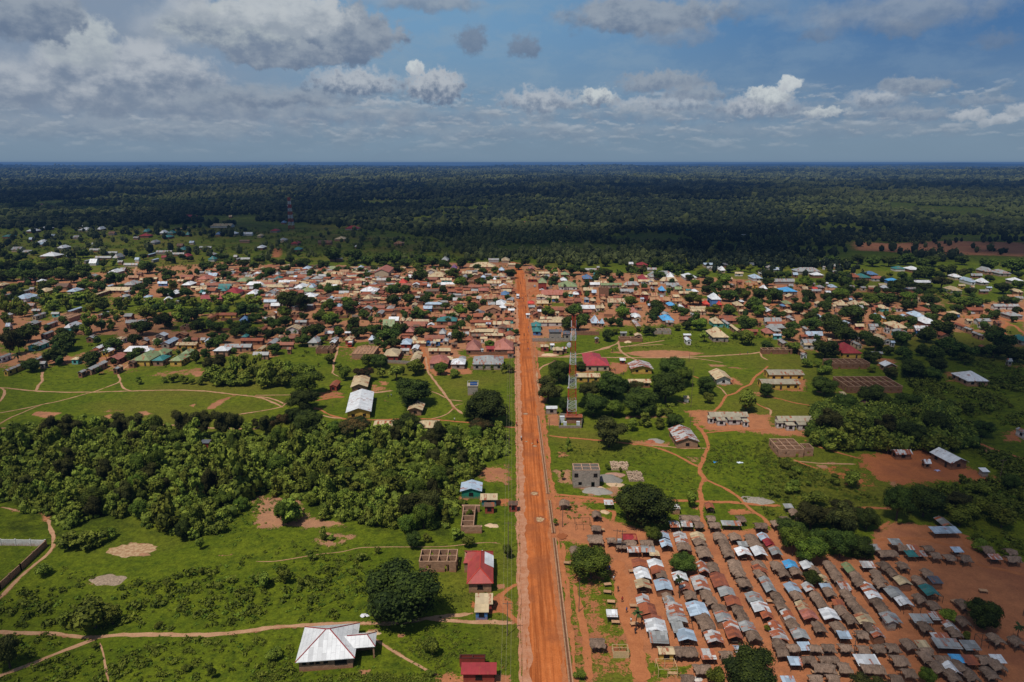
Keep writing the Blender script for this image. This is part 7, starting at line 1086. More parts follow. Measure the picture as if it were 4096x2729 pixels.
def crown_mesh(name, seed, lobes, nleaf, leaf, lr, style, mat, smooth=False):
    g = np.random.default_rng(seed)
    if style == 'round':   # dense dome
        d = unit_dirs(lobes, g, .25); c = d * g.uniform(.45, .80, (lobes, 1)); c[:, 2] *= .85; r = g.uniform(lr * .75, lr * 1.25, lobes)
    elif style == 'upright':
        c = np.stack([g.normal(0, .34, lobes), g.normal(0, .34, lobes), g.uniform(-.75, .75, lobes)], 1); r = g.uniform(lr * .6, lr * 1.2, lobes) * (1.1 - .35 * (c[:, 2] > .3))
    elif style == 'flat':
        a = g.uniform(0, 6.28, lobes); q = np.sqrt(g.uniform(0, 1, lobes)) * .8; c = np.stack([q * np.cos(a), q * np.sin(a), g.uniform(-.1, .5, lobes) * (1 - q * .6)], 1); r = g.uniform(lr * .6, lr * 1.1, lobes)
    else:
        c = unit_dirs(lobes, g) * g.uniform(.2, .75, (lobes, 1)); r = g.uniform(lr * .6, lr * 1.3, lobes)
    lt = np.clip(g.normal(.5, .22, lobes) + .15 * c[:, 2], .05, 1)  # higher lobes lighter: top light painted into the leaf tone
    V, Q, Tn = [], [], []; off = 0
    wl = r ** 2 / (r ** 2).sum(); k = g.choice(lobes, nleaf, p=wl); d = unit_dirs(nleaf, g, .30)
    rad = r[k] * g.uniform(.80, 1.10, nleaf); pos = c[k] + d * rad[:, None] * np.array([1, 1, .9])
    # drop leaves buried in other lobes
    dist = np.linalg.norm(pos[:, None, :] - c[None], axis=2) / r[None]; dist[np.arange(nleaf), k] = 9; keep = dist.min(1) > .72
    pos, d, k = pos[keep], d[keep], k[keep]
    nr = d + g.normal(0, .42, d.shape); nr /= np.linalg.norm(nr, axis=1)[:, None]
    v, q = leaf_quads(pos, nr, leaf, g); V.append(v); Q.append(q); t = np.clip(lt[k] + g.normal(0, .20, len(k)), 0, 1); Tn.append(np.repeat(t, 4)); off = len(v)
    iv, itf = ICO1; TR = []
    for i in range(lobes):
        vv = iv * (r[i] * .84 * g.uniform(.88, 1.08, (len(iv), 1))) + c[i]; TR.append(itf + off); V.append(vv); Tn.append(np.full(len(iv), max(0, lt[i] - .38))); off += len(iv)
    me = np_mesh(name, np.concatenate(V), tris=np.concatenate(TR), quads=np.concatenate(Q), attrs={'tone': np.concatenate(Tn)}, smooth=smooth)
    me.materials.append(mat); return me
LM = {'mango': leaf_mat('mango_leaves', (0.013, 0.024, 0.003), (0.066, 0.095, 0.008)), 'bright': leaf_mat('young_leaves', (0.030, 0.052, 0.004), (0.120, 0.165, 0.008)),
      'olive': leaf_mat('olive_leaves', (0.018, 0.021, 0.004), (0.075, 0.075, 0.011)), 'teak': leaf_mat('teak_leaves', (0.042, 0.065, 0.005), (0.225, 0.265, 0.020)),
      'yellow': leaf_mat('yellow_leaves', (0.05, 0.07, 0.004), (0.26, 0.24, 0.012)), 'flame': leaf_mat('flame_tree_leaves', (0.012, 0.024, 0.005), (0.09, 0.048, 0.012)),
      'scrub': leaf_mat('scrub_leaves', (0.052, 0.078, 0.005), (0.160, 0.190, 0.012)), 'lime': leaf_mat('weed_leaves', (0.05, 0.10, 0.005), (0.14, 0.22, 0.012)),
      'palm': leaf_mat('palm_leaves', (0.015, 0.030, 0.008), (0.060, 0.085, 0.022)), 'forest': leaf_mat('forest_leaves', (0.010, 0.015, 0.006), (0.088, 0.094, 0.022))}
bark = plain('bark', (0.075, 0.052, 0.038), .95, .3, 4)
PRO = {}
def proto(kind, i):
    key = (kind, i)
    if key in PRO: return PRO[key]
    s = hash((kind, i)) % 1000 if False else sum(map(ord, kind)) * 7 + i
    spec = {'mango_hi': (26, 6500, .045, .36, 'round', 'mango'), 'mango_lo': (18, 1300, .095, .40, 'round', 'mango'), 'bright_hi': (22, 5000, .05, .36, 'round', 'bright'), 'bright_lo': (16, 1100, .10, .40, 'round', 'bright'),
            'olive_hi': (26, 5200, .048, .33, 'x', 'olive'), 'olive_lo': (16, 1000, .10, .36, 'x', 'olive'), 'teak_hi': (13, 880, .125, .40, 'upright', 'teak'), 'teak_lo': (11, 1000, .11, .42, 'upright', 'teak'),
            'yellow_hi': (16, 1300, .10, .38, 'round', 'yellow'), 'yellow_lo': (16, 1300, .10, .38, 'round', 'yellow'), 'flame_hi': (22, 4200, .05, .32, 'flat', 'flame'), 'flame_lo': (14, 1200, .09, .36, 'flat', 'flame'),
            'scrub_hi': (12, 1400, .10, .40, 'x', 'scrub'), 'scrub_lo': (12, 900, .11, .40, 'x', 'scrub'), 'sparse_hi': (10, 420, .12, .34, 'x', 'teak'), 'sparse_lo': (10, 420, .12, .34, 'x', 'teak')}[kind]
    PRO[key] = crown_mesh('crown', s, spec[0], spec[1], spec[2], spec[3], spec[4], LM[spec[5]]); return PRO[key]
TRK = []
for s in range(4):
    g = random.Random(s); mb = MB(); mb.bar((0, 0, -.05), (g.uniform(-.05, .05), g.uniform(-.05, .05), .72), .085, 7, .055)
    for k in range(5):
        a = k * 1.256 + g.uniform(-.3, .3); z = g.uniform(.4, .72); mb.bar((0, 0, z), (math.cos(a) * .42, math.sin(a) * .42, z + .42), .045, 5, .02)
    me = mb.mesh('trunk'); me.materials.append(bark); TRK.append(me)
def palm_crown(seed):
    g = np.random.default_rng(seed); V = []; Q = []; Tn = []; o = 0
    for k in range(22):
        a = k * 2.4 + g.uniform(-.2, .2); el = g.uniform(-.5, 1.2); n = 6; L = g.uniform(.85, 1.1); x = np.zeros(3); d = np.array([math.cos(a) * math.cos(el), math.sin(a) * math.cos(el), math.sin(el)]); pts = [x]
        for i in range(n): x = x + d * L / n; d = d + np.array([0, 0, -.22]); d /= np.linalg.norm(d); pts.append(x)
        side = np.array([-math.sin(a), math.cos(a), 0])
        for i, p in enumerate(pts):
            w_ = .16 * math.sin(math.pi * (i + .6) / (n + 1.2)); V += [p + side * w_ - np.array([0, 0, w_ * .7]), p, p - side * w_ - np.array([0, 0, w_ * .7])]; Tn += [g.uniform(.2, .9)] * 3
        for i in range(n): b0 = o + i * 3; Q += [(b0, b0 + 1, b0 + 4, b0 + 3), (b0 + 1, b0 + 2, b0 + 5, b0 + 4)]
        o += (n + 1) * 3
    me = np_mesh('crown', np.array(V), quads=np.array(Q), attrs={'tone': np.array(Tn)}); me.materials.append(LM['palm']); return me
PALM = [palm_crown(i) for i in range(3)]
pm_ = MB(); pm_.bar((0, 0, 0), (.12, 0, .5), .030, 6, .022); pm_.bar((.12, 0, .5), (.08, .05, 1), .022, 6, .018); PTR = pm_.mesh('trunk'); PTR.materials.append(bark)
TREES = []
KN = {'mango': ('mango_tree', 'broad dark green mango tree', 'mango tree'), 'bright': ('leafy_tree', 'bright green leafy tree', 'leafy tree'), 'olive': ('neem_tree', 'olive-brown spreading tree', 'shade tree'), 'teak': ('teak_tree', 'upright large-leaved tree', 'teak tree'),
      'yellow': ('yellow_tree', 'tree with bright yellow-green leaves', 'yellow tree'), 'flame': ('flame_tree', 'spreading tree with orange blossom', 'flame tree'), 'scrub': ('scrub_tree', 'low ragged green tree', 'scrub tree'), 'sparse': ('young_tree', 'thin young tree with sparse leaves', 'young tree')}
def tree_at(x, y, r, b_, zc, kind, hi=None, label=None, group=None, desc=None):
    z0 = float(hz(x, y)); hi = (y < 330) if hi is None else hi; nm, ds, cat = KN[kind]
    root = empty(nm, x, y, random.uniform(0, 6.28), z0)
    nv = {'mango': 6, 'teak': 7}.get(kind, 3)
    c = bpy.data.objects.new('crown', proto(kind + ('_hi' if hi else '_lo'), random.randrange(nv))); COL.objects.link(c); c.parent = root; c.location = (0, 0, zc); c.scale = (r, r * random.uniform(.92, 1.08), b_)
    t = bpy.data.objects.new('trunk', random.choice(TRK)); COL.objects.link(t); t.parent = root; t.scale = (max(r * .75, .8), max(r * .75, .8), zc * 1.05)
    TREES.append((x, y, r)); tag(root, label, cat, group, desc or ds); return root
def tbox(t, x0, y0, x1, y1, kind='mango', **k):
    a = T(t, x0, y0); c = T(t, x1, y1); cxp, cyp = (a[0] + c[0]) / 2, (a[1] + c[1]) / 2; Y = gy(c[1], 1.0)
    for _ in range(4):
        s = F / dep(Y, 4); r = (c[0] - a[0]) / 2 / s * 1.06; th = math.atan2(CH, Y); v = (c[1] - a[1]) / 2 / s
        b_ = math.sqrt(max((v ** 2 - (r * math.sin(th)) ** 2), (.55 * r) ** 2 * math.cos(th) ** 2)) / math.cos(th); lo = .55 if kind in ('flame', 'olive') else .72; b_ = min(max(b_, lo * r), 1.9 * r); tr = (.22 if kind in ('flame', 'olive', 'sparse') else .06) * r + .2; zc = tr + b_; Y = gy(cyp, zc)
    x = gx(cxp, Y, zc); return tree_at(x, Y, r, b_, zc, kind, **k)
def palm(t, x0, y0, x1, y1):
    a = T(t, x0, y0); c = T(t, x1, y1); Y = gy(c[1]); x = gx((a[0] + c[0]) / 2, Y); s = F / dep(Y); r = (c[0] - a[0]) / 2 / s; H = max((c[1] - a[1]) / s / math.cos(math.atan2(CH, Y)) - r * .45, 2.5)
    root = empty('palm_tree', x, Y, random.uniform(0, 6)); o = link('crown', random.choice(PALM), None, root); o.scale = (r, r, r * .9); o.location = (.08 * H, .05 * H, H)
    o = link('trunk', PTR, None, root); o.scale = (H, H, H); o.location = (0, 0, 0); TREES.append((x, Y, r)); tag(root, None, 'palm tree', None, 'feathery palm with a bare trunk')
TD = {
'Q': """300 330 490 470 bright;350 500 520 635;205 650 395 795;515 375 625 445 bright;545 640 715 770;370 770 550 900;385 830 610 1010;590 790 790 930;650 850 900 1080;480 1120 790 1330;570 540 740 640;320 1350 470 1460 scrub;480 1380 600 1470 scrub;600 1420 720 1530 scrub;620 290 780 370;720 480 850 600 bright;230 590 290 660""",
'A': """900 0 1040 72;0 0 90 100;1510 0 1590 90;1640 40 1730 105;1635 105 1815 270;1950 60 2065 160;2100 45 2180 105;2190 70 2275 130;1170 105 1260 200;1280 100 1375 185 teak;1860 210 1970 295;1935 230 2070 320;1500 275 1590 325;1240 285 1470 375;1090 300 1190 365;1690 315 1805 390;560 345 685 415 bright;440 385 600 460;50 415 190 495;930 355 1100 455 bright;1100 365 1265 485;630 435 735 490 bright;140 480 280 555;1970 340 2085 465 teak;1565 400 1720 500;1640 450 1765 535;1860 435 2000 540;2115 445 2260 540;2290 215 2353 300;1905 290 2010 365;995 600 1130 740 teak;1130 600 1275 710;560 640 700 730 bright;2005 625 2200 830 teak;2150 660 2340 830;1815 730 2035 930;1545 830 1775 985;1600 640 1820 820 teak;935 745 1140 985 teak;1120 800 1240 950 teak;1240 800 1350 940 teak;2235 820 2390 965;640 1010 910 1130;700 965 860 1040;660 915 790 1000;1475 1000 1650 1100;1240 1045 1460 1185;530 1150 760 1340;270 1290 470 1410;980 1190 1195 1370;1480 1190 1640 1295;1560 1155 1710 1240;1120 1370 1205 1465;1295 1265 1370 1360;2250 1160 2353 1335;0 900 180 1220 olive;130 950 280 1200 olive;200 860 430 1080;0 540 120 760 teak;90 560 250 760 teak;200 600 350 780 teak;0 720 160 880 teak;450 500 620 620 teak;600 500 780 640 teak;700 560 860 700 teak;820 500 1000 640 teak;950 480 1120 600 teak;1060 520 1260 660 teak;520 600 660 700 teak;1320 550 1450 700 teak;1430 560 1560 660 teak;1560 500 1700 640 teak;1700 560 1850 680 teak;1840 580 1960 700 teak;1940 560 2080 660 teak;2080 540 2220 650 teak;2190 570 2353 680 teak;1300 700 1420 800 teak;60 130 240 230;230 130 420 250;420 150 600 280;560 100 740 230;700 80 880 240;860 150 1050 300;620 230 800 340;780 270 940 370;440 250 620 340;250 240 440 330;60 240 250 330;-60 250 90 350;540 70 640 160;-80 130 80 240;930 240 1060 330;60 40 150 120;230 20 330 90;150 60 260 130;350 0 430 60""",
'B': """190 30 300 120;285 80 415 180;190 165 330 255;460 195 570 270;580 130 690 230;720 210 880 300;690 270 760 335;230 245 370 330;0 130 160 240;1130 0 1185 80;1110 120 1280 190;1260 225 1365 310;1385 105 1515 225;1690 190 1790 255;1770 130 1855 210;1580 195 1670 255;945 185 1060 250;1830 280 1920 345;1940 262 2020 325;2010 190 2100 250;615 388 735 465;895 450 1150 690;1050 500 1280 720;1240 550 1365 650;1455 410 1580 520;1560 405 1670 490;2165 520 2350 655;2190 400 2353 540;1450 580 1620 700 bright;1665 550 1790 640 bright;1680 590 1880 735;1865 715 2000 805;420 600 640 780;220 640 375 745;0 580 140 720 teak;120 520 270 640 teak;290 510 480 620 teak;500 540 740 700 teak;570 745 735 845;735 780 870 890;800 800 960 940;920 770 1085 890;910 680 1080 770 bright;1175 735 1280 820;1315 720 1490 840 bright;1450 750 1665 900 bright;1735 770 1895 920;1240 880 1465 1010;1570 895 1695 1015;1790 890 1950 1040;1955 865 2140 1000;2085 925 2340 1085;2190 1030 2353 1150;2265 850 2353 980;115 845 285 960;0 830 70 960;340 845 505 980;330 910 480 1030;90 965 200 1040;540 895 715 1030;725 920 890 1050;890 900 1005 1010;1110 1000 1300 1105;775 1090 940 1230;1405 1020 1470 1100 bright;0 1140 120 1280;80 1020 260 1180;190 975 340 1090;1890 1205 2080 1370 bright;2020 1215 2225 1385;1460 1210 1580 1340 scrub;1370 1320 1410 1370 sparse;1680 0 1900 130;1480 0 1700 90;1880 60 2060 190;2050 30 2250 180;2200 0 2380 170;880 100 1000 190;1010 60 1110 160;1050 160 1130 220;630 60 760 150;430 110 560 190;820 90 900 170;1850 200 1930 260;2100 130 2200 190;2240 160 2353 260;300 1230 470 1500 teak;420 1200 600 1440 teak;560 1220 740 1480 teak;80 1330 300 1540 teak;220 1400 420 1568 teak;400 1430 620 1568 teak;600 1400 800 1568 teak;740 1290 900 1500 teak;860 1270 1000 1450 teak;960 1290 1130 1470 teak;900 1420 1090 1560 teak;0 1250 160 1400 olive;120 1200 310 1400 olive;1120 1330 1240 1430 teak;1230 1380 1360 1450 scrub;0 1400 100 1540 teak""",
'C': """165 155 290 250 bright;545 220 700 320 bright;630 305 795 440 bright;460 420 560 510;140 240 335 350;855 155 960 235;930 205 1030 280;1065 195 1160 270 bright;1240 215 1375 330;785 288 862 335;880 328 990 398;1010 305 1100 370;1130 320 1200 370;1760 235 1855 285 bright;1755 295 1880 395;30 510 190 630;265 495 395 580;235 550 365 625;420 515 510 585 bright;490 525 610 625;665 555 760 630;760 545 850 620 bright;840 500 925 570;790 615 935 740;630 640 800 770 bright;470 620 590 700;945 575 1025 650;1230 515 1315 595;125 700 330 815;0 705 75 765;980 740 1095 810;1660 665 1825 780 bright;1955 630 2135 780;1905 780 2060 940;2020 760 2190 940;2100 740 2240 850;-20 860 95 985;165 895 320 1020;310 900 430 990;565 880 690 960;605 915 765 1080;670 825 790 935;1310 920 1405 1000;995 1075 1105 1130 bright;400 1315 550 1460 bright;350 780 430 835;455 125 600 215;660 90 800 210;0 400 130 530;2265 285 2353 360;0 1350 60 1480 bright;2005 275 2070 330;2170 380 2245 435;2065 1310 2180 1405;580 1415 710 1475 scrub;60 1345 300 1395 scrub;300 80 460 190;160 60 320 160;800 80 900 140;0 100 150 200;1350 150 1440 230;1420 100 1530 180;1600 150 1700 230;1700 190 1790 250 bright;1850 170 1950 250;1950 190 2110 260;2110 220 2200 270;1210 1330 1350 1440 scrub;1750 1280 1990 1530""",
'D': """85 335 175 385;635 255 775 340;1010 280 1105 360;1065 350 1185 430 bright;105 440 235 520 bright;1000 500 1195 630 bright;590 595 765 710;590 670 730 810;295 540 455 665 bright;185 660 380 810 bright;85 790 180 895;175 785 280 895;5 925 160 1070;515 885 650 1005;945 830 1080 935;1080 805 1265 935 bright;1255 635 1430 770 yellow;1435 640 1600 760;1625 470 1770 590 bright;1780 430 1960 600;1940 440 2130 620;1430 470 1620 590;1580 440 1700 520;1700 570 1920 700;1775 660 1950 770 bright;2065 710 2190 805;1615 785 1845 930;1910 335 2045 400;2250 610 2353 745;1275 580 1375 640;1140 205 1275 320;1200 320 1340 420;1340 300 1540 420 bright;1270 380 1440 500;1200 410 1330 520;1470 400 1560 455;2195 830 2353 960;2150 900 2315 1060;1150 945 1310 1060 sparse;1665 1025 1770 1120 scrub;1900 1075 2035 1155;920 670 1050 780;1720 425 1775 465;2255 560 2320 610;700 885 780 920 scrub;420 890 490 960 scrub;330 940 400 1000 scrub;300 170 420 260;440 170 560 300 olive;730 150 880 250;860 180 980 260;960 150 1060 240;1600 155 1720 240 olive;1720 170 1810 260 yellow;1830 210 1930 290 olive;1480 180 1600 260;2050 240 2160 330;2150 240 2260 330;1930 240 2060 330;0 230 150 310;180 240 280 330;0 90 130 190;580 90 720 200;1620 980 1860 1060 scrub;1540 950 1640 1050 scrub;150 920 240 990 scrub;860 880 960 940 scrub;2180 1120 2353 1150 scrub""",
'E': """150 240 295 340;170 335 355 420;370 345 510 430;575 430 665 495;690 440 780 510;770 440 865 510;95 450 290 600 bright;200 405 365 530;335 505 450 580;450 510 640 660 bright;600 490 820 640;835 520 915 610;910 505 1090 610 bright;890 585 1070 700;1145 520 1360 640;1240 640 1405 760;1265 310 1515 420 olive;930 320 1080 410;1220 460 1330 520 bright;1525 530 1720 690 bright;1680 540 1860 690;1500 640 1640 740;1670 435 1795 535;2020 380 2200 500;2220 350 2353 440;1895 575 1960 630;1890 685 1955 740;1945 700 2060 810;2200 660 2320 760;190 650 480 850;0 740 180 900;0 820 290 1000;130 900 390 1080;550 750 690 860;730 750 910 870;900 770 1090 900;1190 740 1340 830;1405 745 1560 850;1265 840 1525 960;1100 920 1330 1060;820 960 1040 1100;410 960 600 1080;500 1020 720 1180;1910 905 2110 1010;1940 970 2230 1150;0 1060 170 1220;1580 1215 1750 1340 bright;900 1290 1150 1460;700 1370 880 1500 olive;1170 1380 1360 1500;1250 1290 1450 1390;0 600 90 720;470 1190 660 1310;690 1130 830 1230;860 1140 1060 1290;1080 1100 1230 1240;1200 1130 1420 1290;1330 1040 1560 1170;1500 1130 1780 1250;1780 1140 1940 1230;1900 1120 2100 1260;2060 1100 2300 1290;2180 1150 2400 1320;0 1270 100 1420;510 1350 620 1440 scrub;2060 540 2200 640;2190 560 2320 640;740 250 820 320 yellow;1040 250 1200 330;860 270 980 320;1560 200 1700 320 olive;1360 170 1560 290;1100 180 1300 310;1700 200 1780 270;1900 290 2000 370;330 50 480 160;500 60 660 190;680 60 850 190;880 40 1060 170;1080 100 1250 200;1200 60 1360 190;1560 60 1700 170;1850 100 2050 230;2100 100 2353 240;180 90 330 200;0 60 150 160;1000 370 1100 440;860 450 960 520;1100 400 1260 470;760 385 960 440;1360 450 1450 520;1400 490 1520 530 sparse;1300 260 1420 320;2240 250 2353 320;1410 1150 1500 1230;1820 755 1940 830 scrub;2200 770 2280 850;590 680 650 730;790 670 850 740 sparse;1680 710 1740 760 scrub""",
'F': """380 575 560 800 olive;520 570 730 790 olive;300 640 440 790 teak;810 590 960 740 teak;1010 570 1200 720 olive;1160 575 1335 740 olive;1330 610 1480 760 teak;1565 540 1780 800 olive;1740 530 1960 790 olive;1930 540 2130 790 olive;2080 560 2230 760 olive;1240 240 1310 312 scrub;1470 230 1540 300 scrub;1535 215 1640 300 scrub;1640 210 1730 310 scrub;100 760 210 860 scrub;-60 780 30 880 scrub;2300 630 2400 710 olive;1730 260 1800 310 scrub;1800 260 1890 310 scrub;1900 200 2050 330 teak;2040 190 2190 320 teak;2170 170 2330 310 teak;680 1360 700 1400 scrub""",
'G': """335 195 625 400 bright;305 355 575 540;20 580 170 790 olive;130 545 310 780 flame;260 515 420 700;350 545 620 770;570 630 720 780 teak;740 595 1075 800 flame;1270 605 1535 770;1260 280 1600 480;1900 380 2305 660;1905 510 2110 640 bright;1950 620 2180 760 flame;760 140 890 270 bright;890 150 1085 260 flame;1100 140 1220 245 sparse;1200 140 1375 250 sparse;1640 110 1755 225 bright;1775 185 1880 235 scrub;1720 655 1785 715 scrub;1300 1270 1560 1568 olive;1480 1240 1740 1540 olive;160 1340 400 1600 teak;1370 130 1460 170 scrub;1450 125 1560 170 scrub;720 125 800 170 scrub;130 120 330 330 teak;0 90 190 340 teak;330 120 540 210 scrub;1110 680 1260 760 teak;2080 110 2110 215 sparse;2150 110 2190 215 sparse;2240 110 2290 215 sparse;1860 1350 1940 1430 scrub""",
'H': """340 80 545 300;195 240 475 455 olive;580 105 680 190;780 195 1060 460;605 260 830 440 olive;625 390 880 610;830 460 1030 600 bright;1010 280 1230 440 olive;1030 350 1350 590;1350 95 1590 200;1270 180 1570 480;1500 150 1660 330 bright;1160 560 1300 700 teak;1410 580 1580 710;1310 490 1390 610 teak;1370 480 1490 590 teak;715 580 1080 870 olive;1690 230 1870 410;1755 385 1870 490 scrub;2050 360 2280 560 scrub;2270 300 2400 430;430 420 540 580;480 780 550 940 sparse;950 1215 1460 1640;1580 1290 1710 1440 scrub;1050 620 1170 740 scrub;1300 620 1420 720 scrub;430 1090 500 1190 sparse;850 1040 910 1100 scrub;980 1060 1020 1120 scrub""",
'I': """300 75 410 150 scrub;410 240 640 405;1080 150 1200 250 scrub;1210 90 1420 240;1430 165 1580 260;830 340 1100 490;600 430 830 540;410 520 700 760 olive;700 540 990 800 teak;980 560 1200 800 olive;1220 500 1420 700 teak;1180 640 1450 880;1400 560 1660 780;500 700 760 920 teak;880 700 1150 930 teak;1160 380 1400 560;1880 640 2080 790;1080 1230 1330 1568;1280 1230 1620 1540;1740 1130 1820 1215 sparse;2170 1130 2300 1290;1600 1290 1900 1500 olive;270 1390 560 1600 olive;500 1380 830 1600 olive;780 1440 1010 1640;1790 490 1890 580;1540 390 1650 470 scrub;660 640 900 900 teak;1000 780 1230 950 teak;1400 760 1640 930 teak;1640 800 1800 940 scrub;440 130 580 200 scrub;920 130 1000 200 scrub;2140 290 2200 350 scrub;2020 500 2090 570 scrub;2200 480 2260 530 scrub;1390 370 1450 420 scrub;1660 500 1780 580 scrub;350 780 420 900 teak;360 740 500 860 teak;100 1000 230 1080 scrub;220 1050 330 1130 scrub;180 1100 270 1160 scrub;150 1190 310 1310 scrub;340 1200 400 1250 scrub;320 1270 540 1390 scrub;0 1270 130 1330 scrub;560 1150 680 1215 scrub;680 1160 880 1215 scrub;1950 1350 2250 1480 scrub;1860 1200 2050 1300 scrub;2300 1240 2400 1400 scrub""",
'J': """290 510 460 650 scrub;590 750 1000 1130 scrub;490 960 620 1110 scrub;-80 1120 180 1430 olive;860 900 1060 1080 scrub;480 260 680 430 teak;650 280 860 390 teak;900 240 1010 325 scrub;1510 170 1640 340;1620 220 1720 340 teak;1680 320 1760 420 scrub;1400 680 1490 740 scrub;1700 580 1760 640 scrub;1320 1030 1400 1100 scrub;1780 1420 1860 1530 scrub;1560 1400 1640 1480 scrub;780 1225 850 1280 scrub""",
'K': """150 0 300 220 bright;270 0 375 150 bright;535 220 615 330 teak;610 285 680 345 teak;1290 270 1430 410;925 560 1580 1000;940 700 1200 960 olive;1330 720 1500 960 bright;1150 800 1400 1020;1430 1120 1600 1330 scrub;1670 215 1790 330 teak;1770 310 1895 400 scrub;2120 380 2203 500 bright;530 60 630 170 teak;80 1240 240 1380 scrub;850 430 950 520 teak;1020 400 1080 460 scrub;1430 280 1500 360 teak;340 660 420 740 scrub;1600 30 1700 200 teak;1450 1450 1540 1520 scrub;1790 70 1880 150 scrub;420 440 520 500 scrub;0 620 140 760 scrub;180 580 300 720 scrub""",
'L': """510 400 855 690 bright;1360 430 1585 640;1130 220 1290 380 bright;1840 1270 2298 1660;1690 1370 1850 1600 scrub;2170 1060 2230 1130 scrub;345 150 400 215 sparse;530 1430 640 1540 scrub""",
'M': """80 170 330 350;120 215 330 480 bright;230 300 495 550 bright;240 0 520 240 olive;480 0 780 290 olive;510 240 760 500;700 300 920 500;770 60 950 260;300 600 465 750;1475 900 1650 1060 scrub;1730 835 2005 1110;700 1470 1030 1700 olive;1300 1440 1450 1600 bright;1105 160 1160 210 scrub;1660 1110 1750 1200 scrub;1540 0 1800 90 scrub;1900 80 2150 200 scrub;1740 330 1900 410 scrub;1560 90 1760 200 scrub;350 240 520 420""",
}
n_t = 0
for t, s in TD.items():
    for ln in s.split(';'):
        p = ln.split(); tbox(t, *map(float, p[:4]), p[4] if len(p) > 4 else 'mango'); n_t += 1
for t, s in {'A': '830 880 930 1005;1205 1160 1320 1300;160 1200 290 1320;400 450 460 510;1150 810 1260 960;780 440 840 500', 'B': '1745 435 1835 520;2025 750 2120 860;640 645 735 760;1330 180 1400 260;1090 940 1160 1010;1700 920 1770 1010;1790 215 1850 280;1840 520 1920 640', 'C': '1045 415 1125 520;510 785 600 890;385 660 435 760;1485 215 1540 285;2075 350 2140 440;1910 395 1960 475;1830 385 1875 470',
             'D': '500 720 610 860;1035 170 1130 240;180 230 270 330;1880 670 1950 780;2040 640 2120 710;1360 250 1440 340', 'E': '640 870 730 1000;960 880 1060 980;500 560 570 640', 'L': '1395 680 1490 845;1015 950 1125 1120', 'M': '2100 1090 2203 1230'}.items():
    for ln in s.split(';'): palm(t, *map(float, ln.split()))
print('trees', n_t)
def sdf_in(P, x, y):
    ins = False; n = len(P)
    for i in range(n):
        ax, ay = P[i]; bx, by = P[(i + 1) % n]
        if (ay > y) != (by > y) and x < (bx - ax) * (y - ay) / (by - ay) + ax: ins = not ins
    return ins
def near_path(x, y, pad):
    for (pts, w, rd), P in zip(PATHS, PATHW):
        if not (P[:, 0].min() - 4 < x < P[:, 0].max() + 4 and P[:, 1].min() - 4 < y < P[:, 1].max() + 4): continue
        for i in range(len(P) - 1):
            a, c = P[i], P[i + 1]; d = c - a; tt = min(1, max(0, ((x - a[0]) * d[0] + (y - a[1]) * d[1]) / (d @ d + 1e-9)))
            if math.hypot(x - a[0] - tt * d[0], y - a[1] - tt * d[1]) < w / 2 + pad: return True
    return False
class Grid:
    def __init__(s, c): s.c = c; s.d = {}
    def add(s, x, y, r): s.d.setdefault((int(x // s.c), int(y // s.c)), []).append((x, y, r))
    def hit(s, x, y, r, k=1.0):
        i, j = int(x // s.c), int(y // s.c)
        for a in range(i - 2, i + 3):
            for b_ in range(j - 2, j + 3):
                for (u, v, q) in s.d.get((a, b_), ()):
                    if math.hypot(u - x, v - y) < (r + q) * k: return True
        return False
occ = Grid(14)
for (x, y, a, c, rt) in BOXES:
    n = max(1, int(a / max(c, 1))); 
    for k in range(-n, n + 1): occ.add(x + math.cos(rt) * k * c * .9 if n > 1 else x, y + math.sin(rt) * k * c * .9 if n > 1 else y, c)
tocc = Grid(14)
for (x, y, r) in TREES: tocc.add(x, y, r)
# the dense young wood on the left of the road
WOOD = fpoly(tp('F', -120, 760, 130, 760, 260, 700, 420, 760, 760, 740, 1000, 740, 1300, 760, 1560, 740, 1600, 830, 1780, 850) + tp('F', 1960, 850, 2200, 780) + tp('G', 0, 800, 500, 790, 1100, 800, 1700, 770, 1900, 740, 2150, 760, 2320, 790, 2310, 980, 2060, 1040, 2030, 1180, 1860, 1260, 1860, 1400, 1830, 1568)
             + tp('K', 1650, 250, 1300, 270, 1000, 220, 800, 190, 560, 130, 480, 60, 360, 0, 200, -40, 0, -60) + tp('J', 2150, 60, 1900, 260, 1700, 320, 1500, 300, 1240, 250, 1100, 150, 800, 150, 650, 240, 500, 280, 480, 180, 400, 120, 200, 120, 100, 0, 0, 30, -200, 30))
GROVE = fpoly(tp('I', 380, 800, 420, 560, 700, 520, 1160, 540, 1400, 500, 1680, 560, 1700, 700, 1900, 800, 1900, 920, 1600, 930, 1300, 930, 1100, 940, 800, 920, 560, 930))
MAST = fpoly(tp('G', 1830, 800, 1960, 800, 1960, 920, 1830, 920))
wood_things = 0; wx0, wy0 = WOOD.min(0); wx1, wy1 = WOOD.max(0); cand = []
for _ in range(9000):
    x, y = random.uniform(wx0, min(wx1, 0)), random.uniform(wy0, wy1); r = random.uniform(1.7, 3.4) * (1.15 if random.random() < .15 else 1)
    if not sdf_in(WOOD, x, y) or occ.hit(x, y, r * .9) or near_path(x, y, r * .6): continue
    if mnoise.noise((x / 16, y / 16, 4.4)) < -.32: continue
    if random.random() < .07: r *= 1.55
    if tocc.hit(x, y, r, .66): continue
    tocc.add(x, y, r); cand.append((x, y, r))
cand.sort(key=lambda c: -c[2] / dep(c[1])); print('wood', len(cand))
for (x, y, r) in cand[:255]:
    b_ = r * random.uniform(.85, 1.6); tree_at(x, y, r, b_, b_ * .92 + .2, random.choices(['teak', 'bright', 'olive', 'scrub'], [70, 10, 9, 11])[0], True, label='large-leaved young tree packed into the dense wood left of the road', group='young trees crowded in the wood beside the road'); TREES.pop()
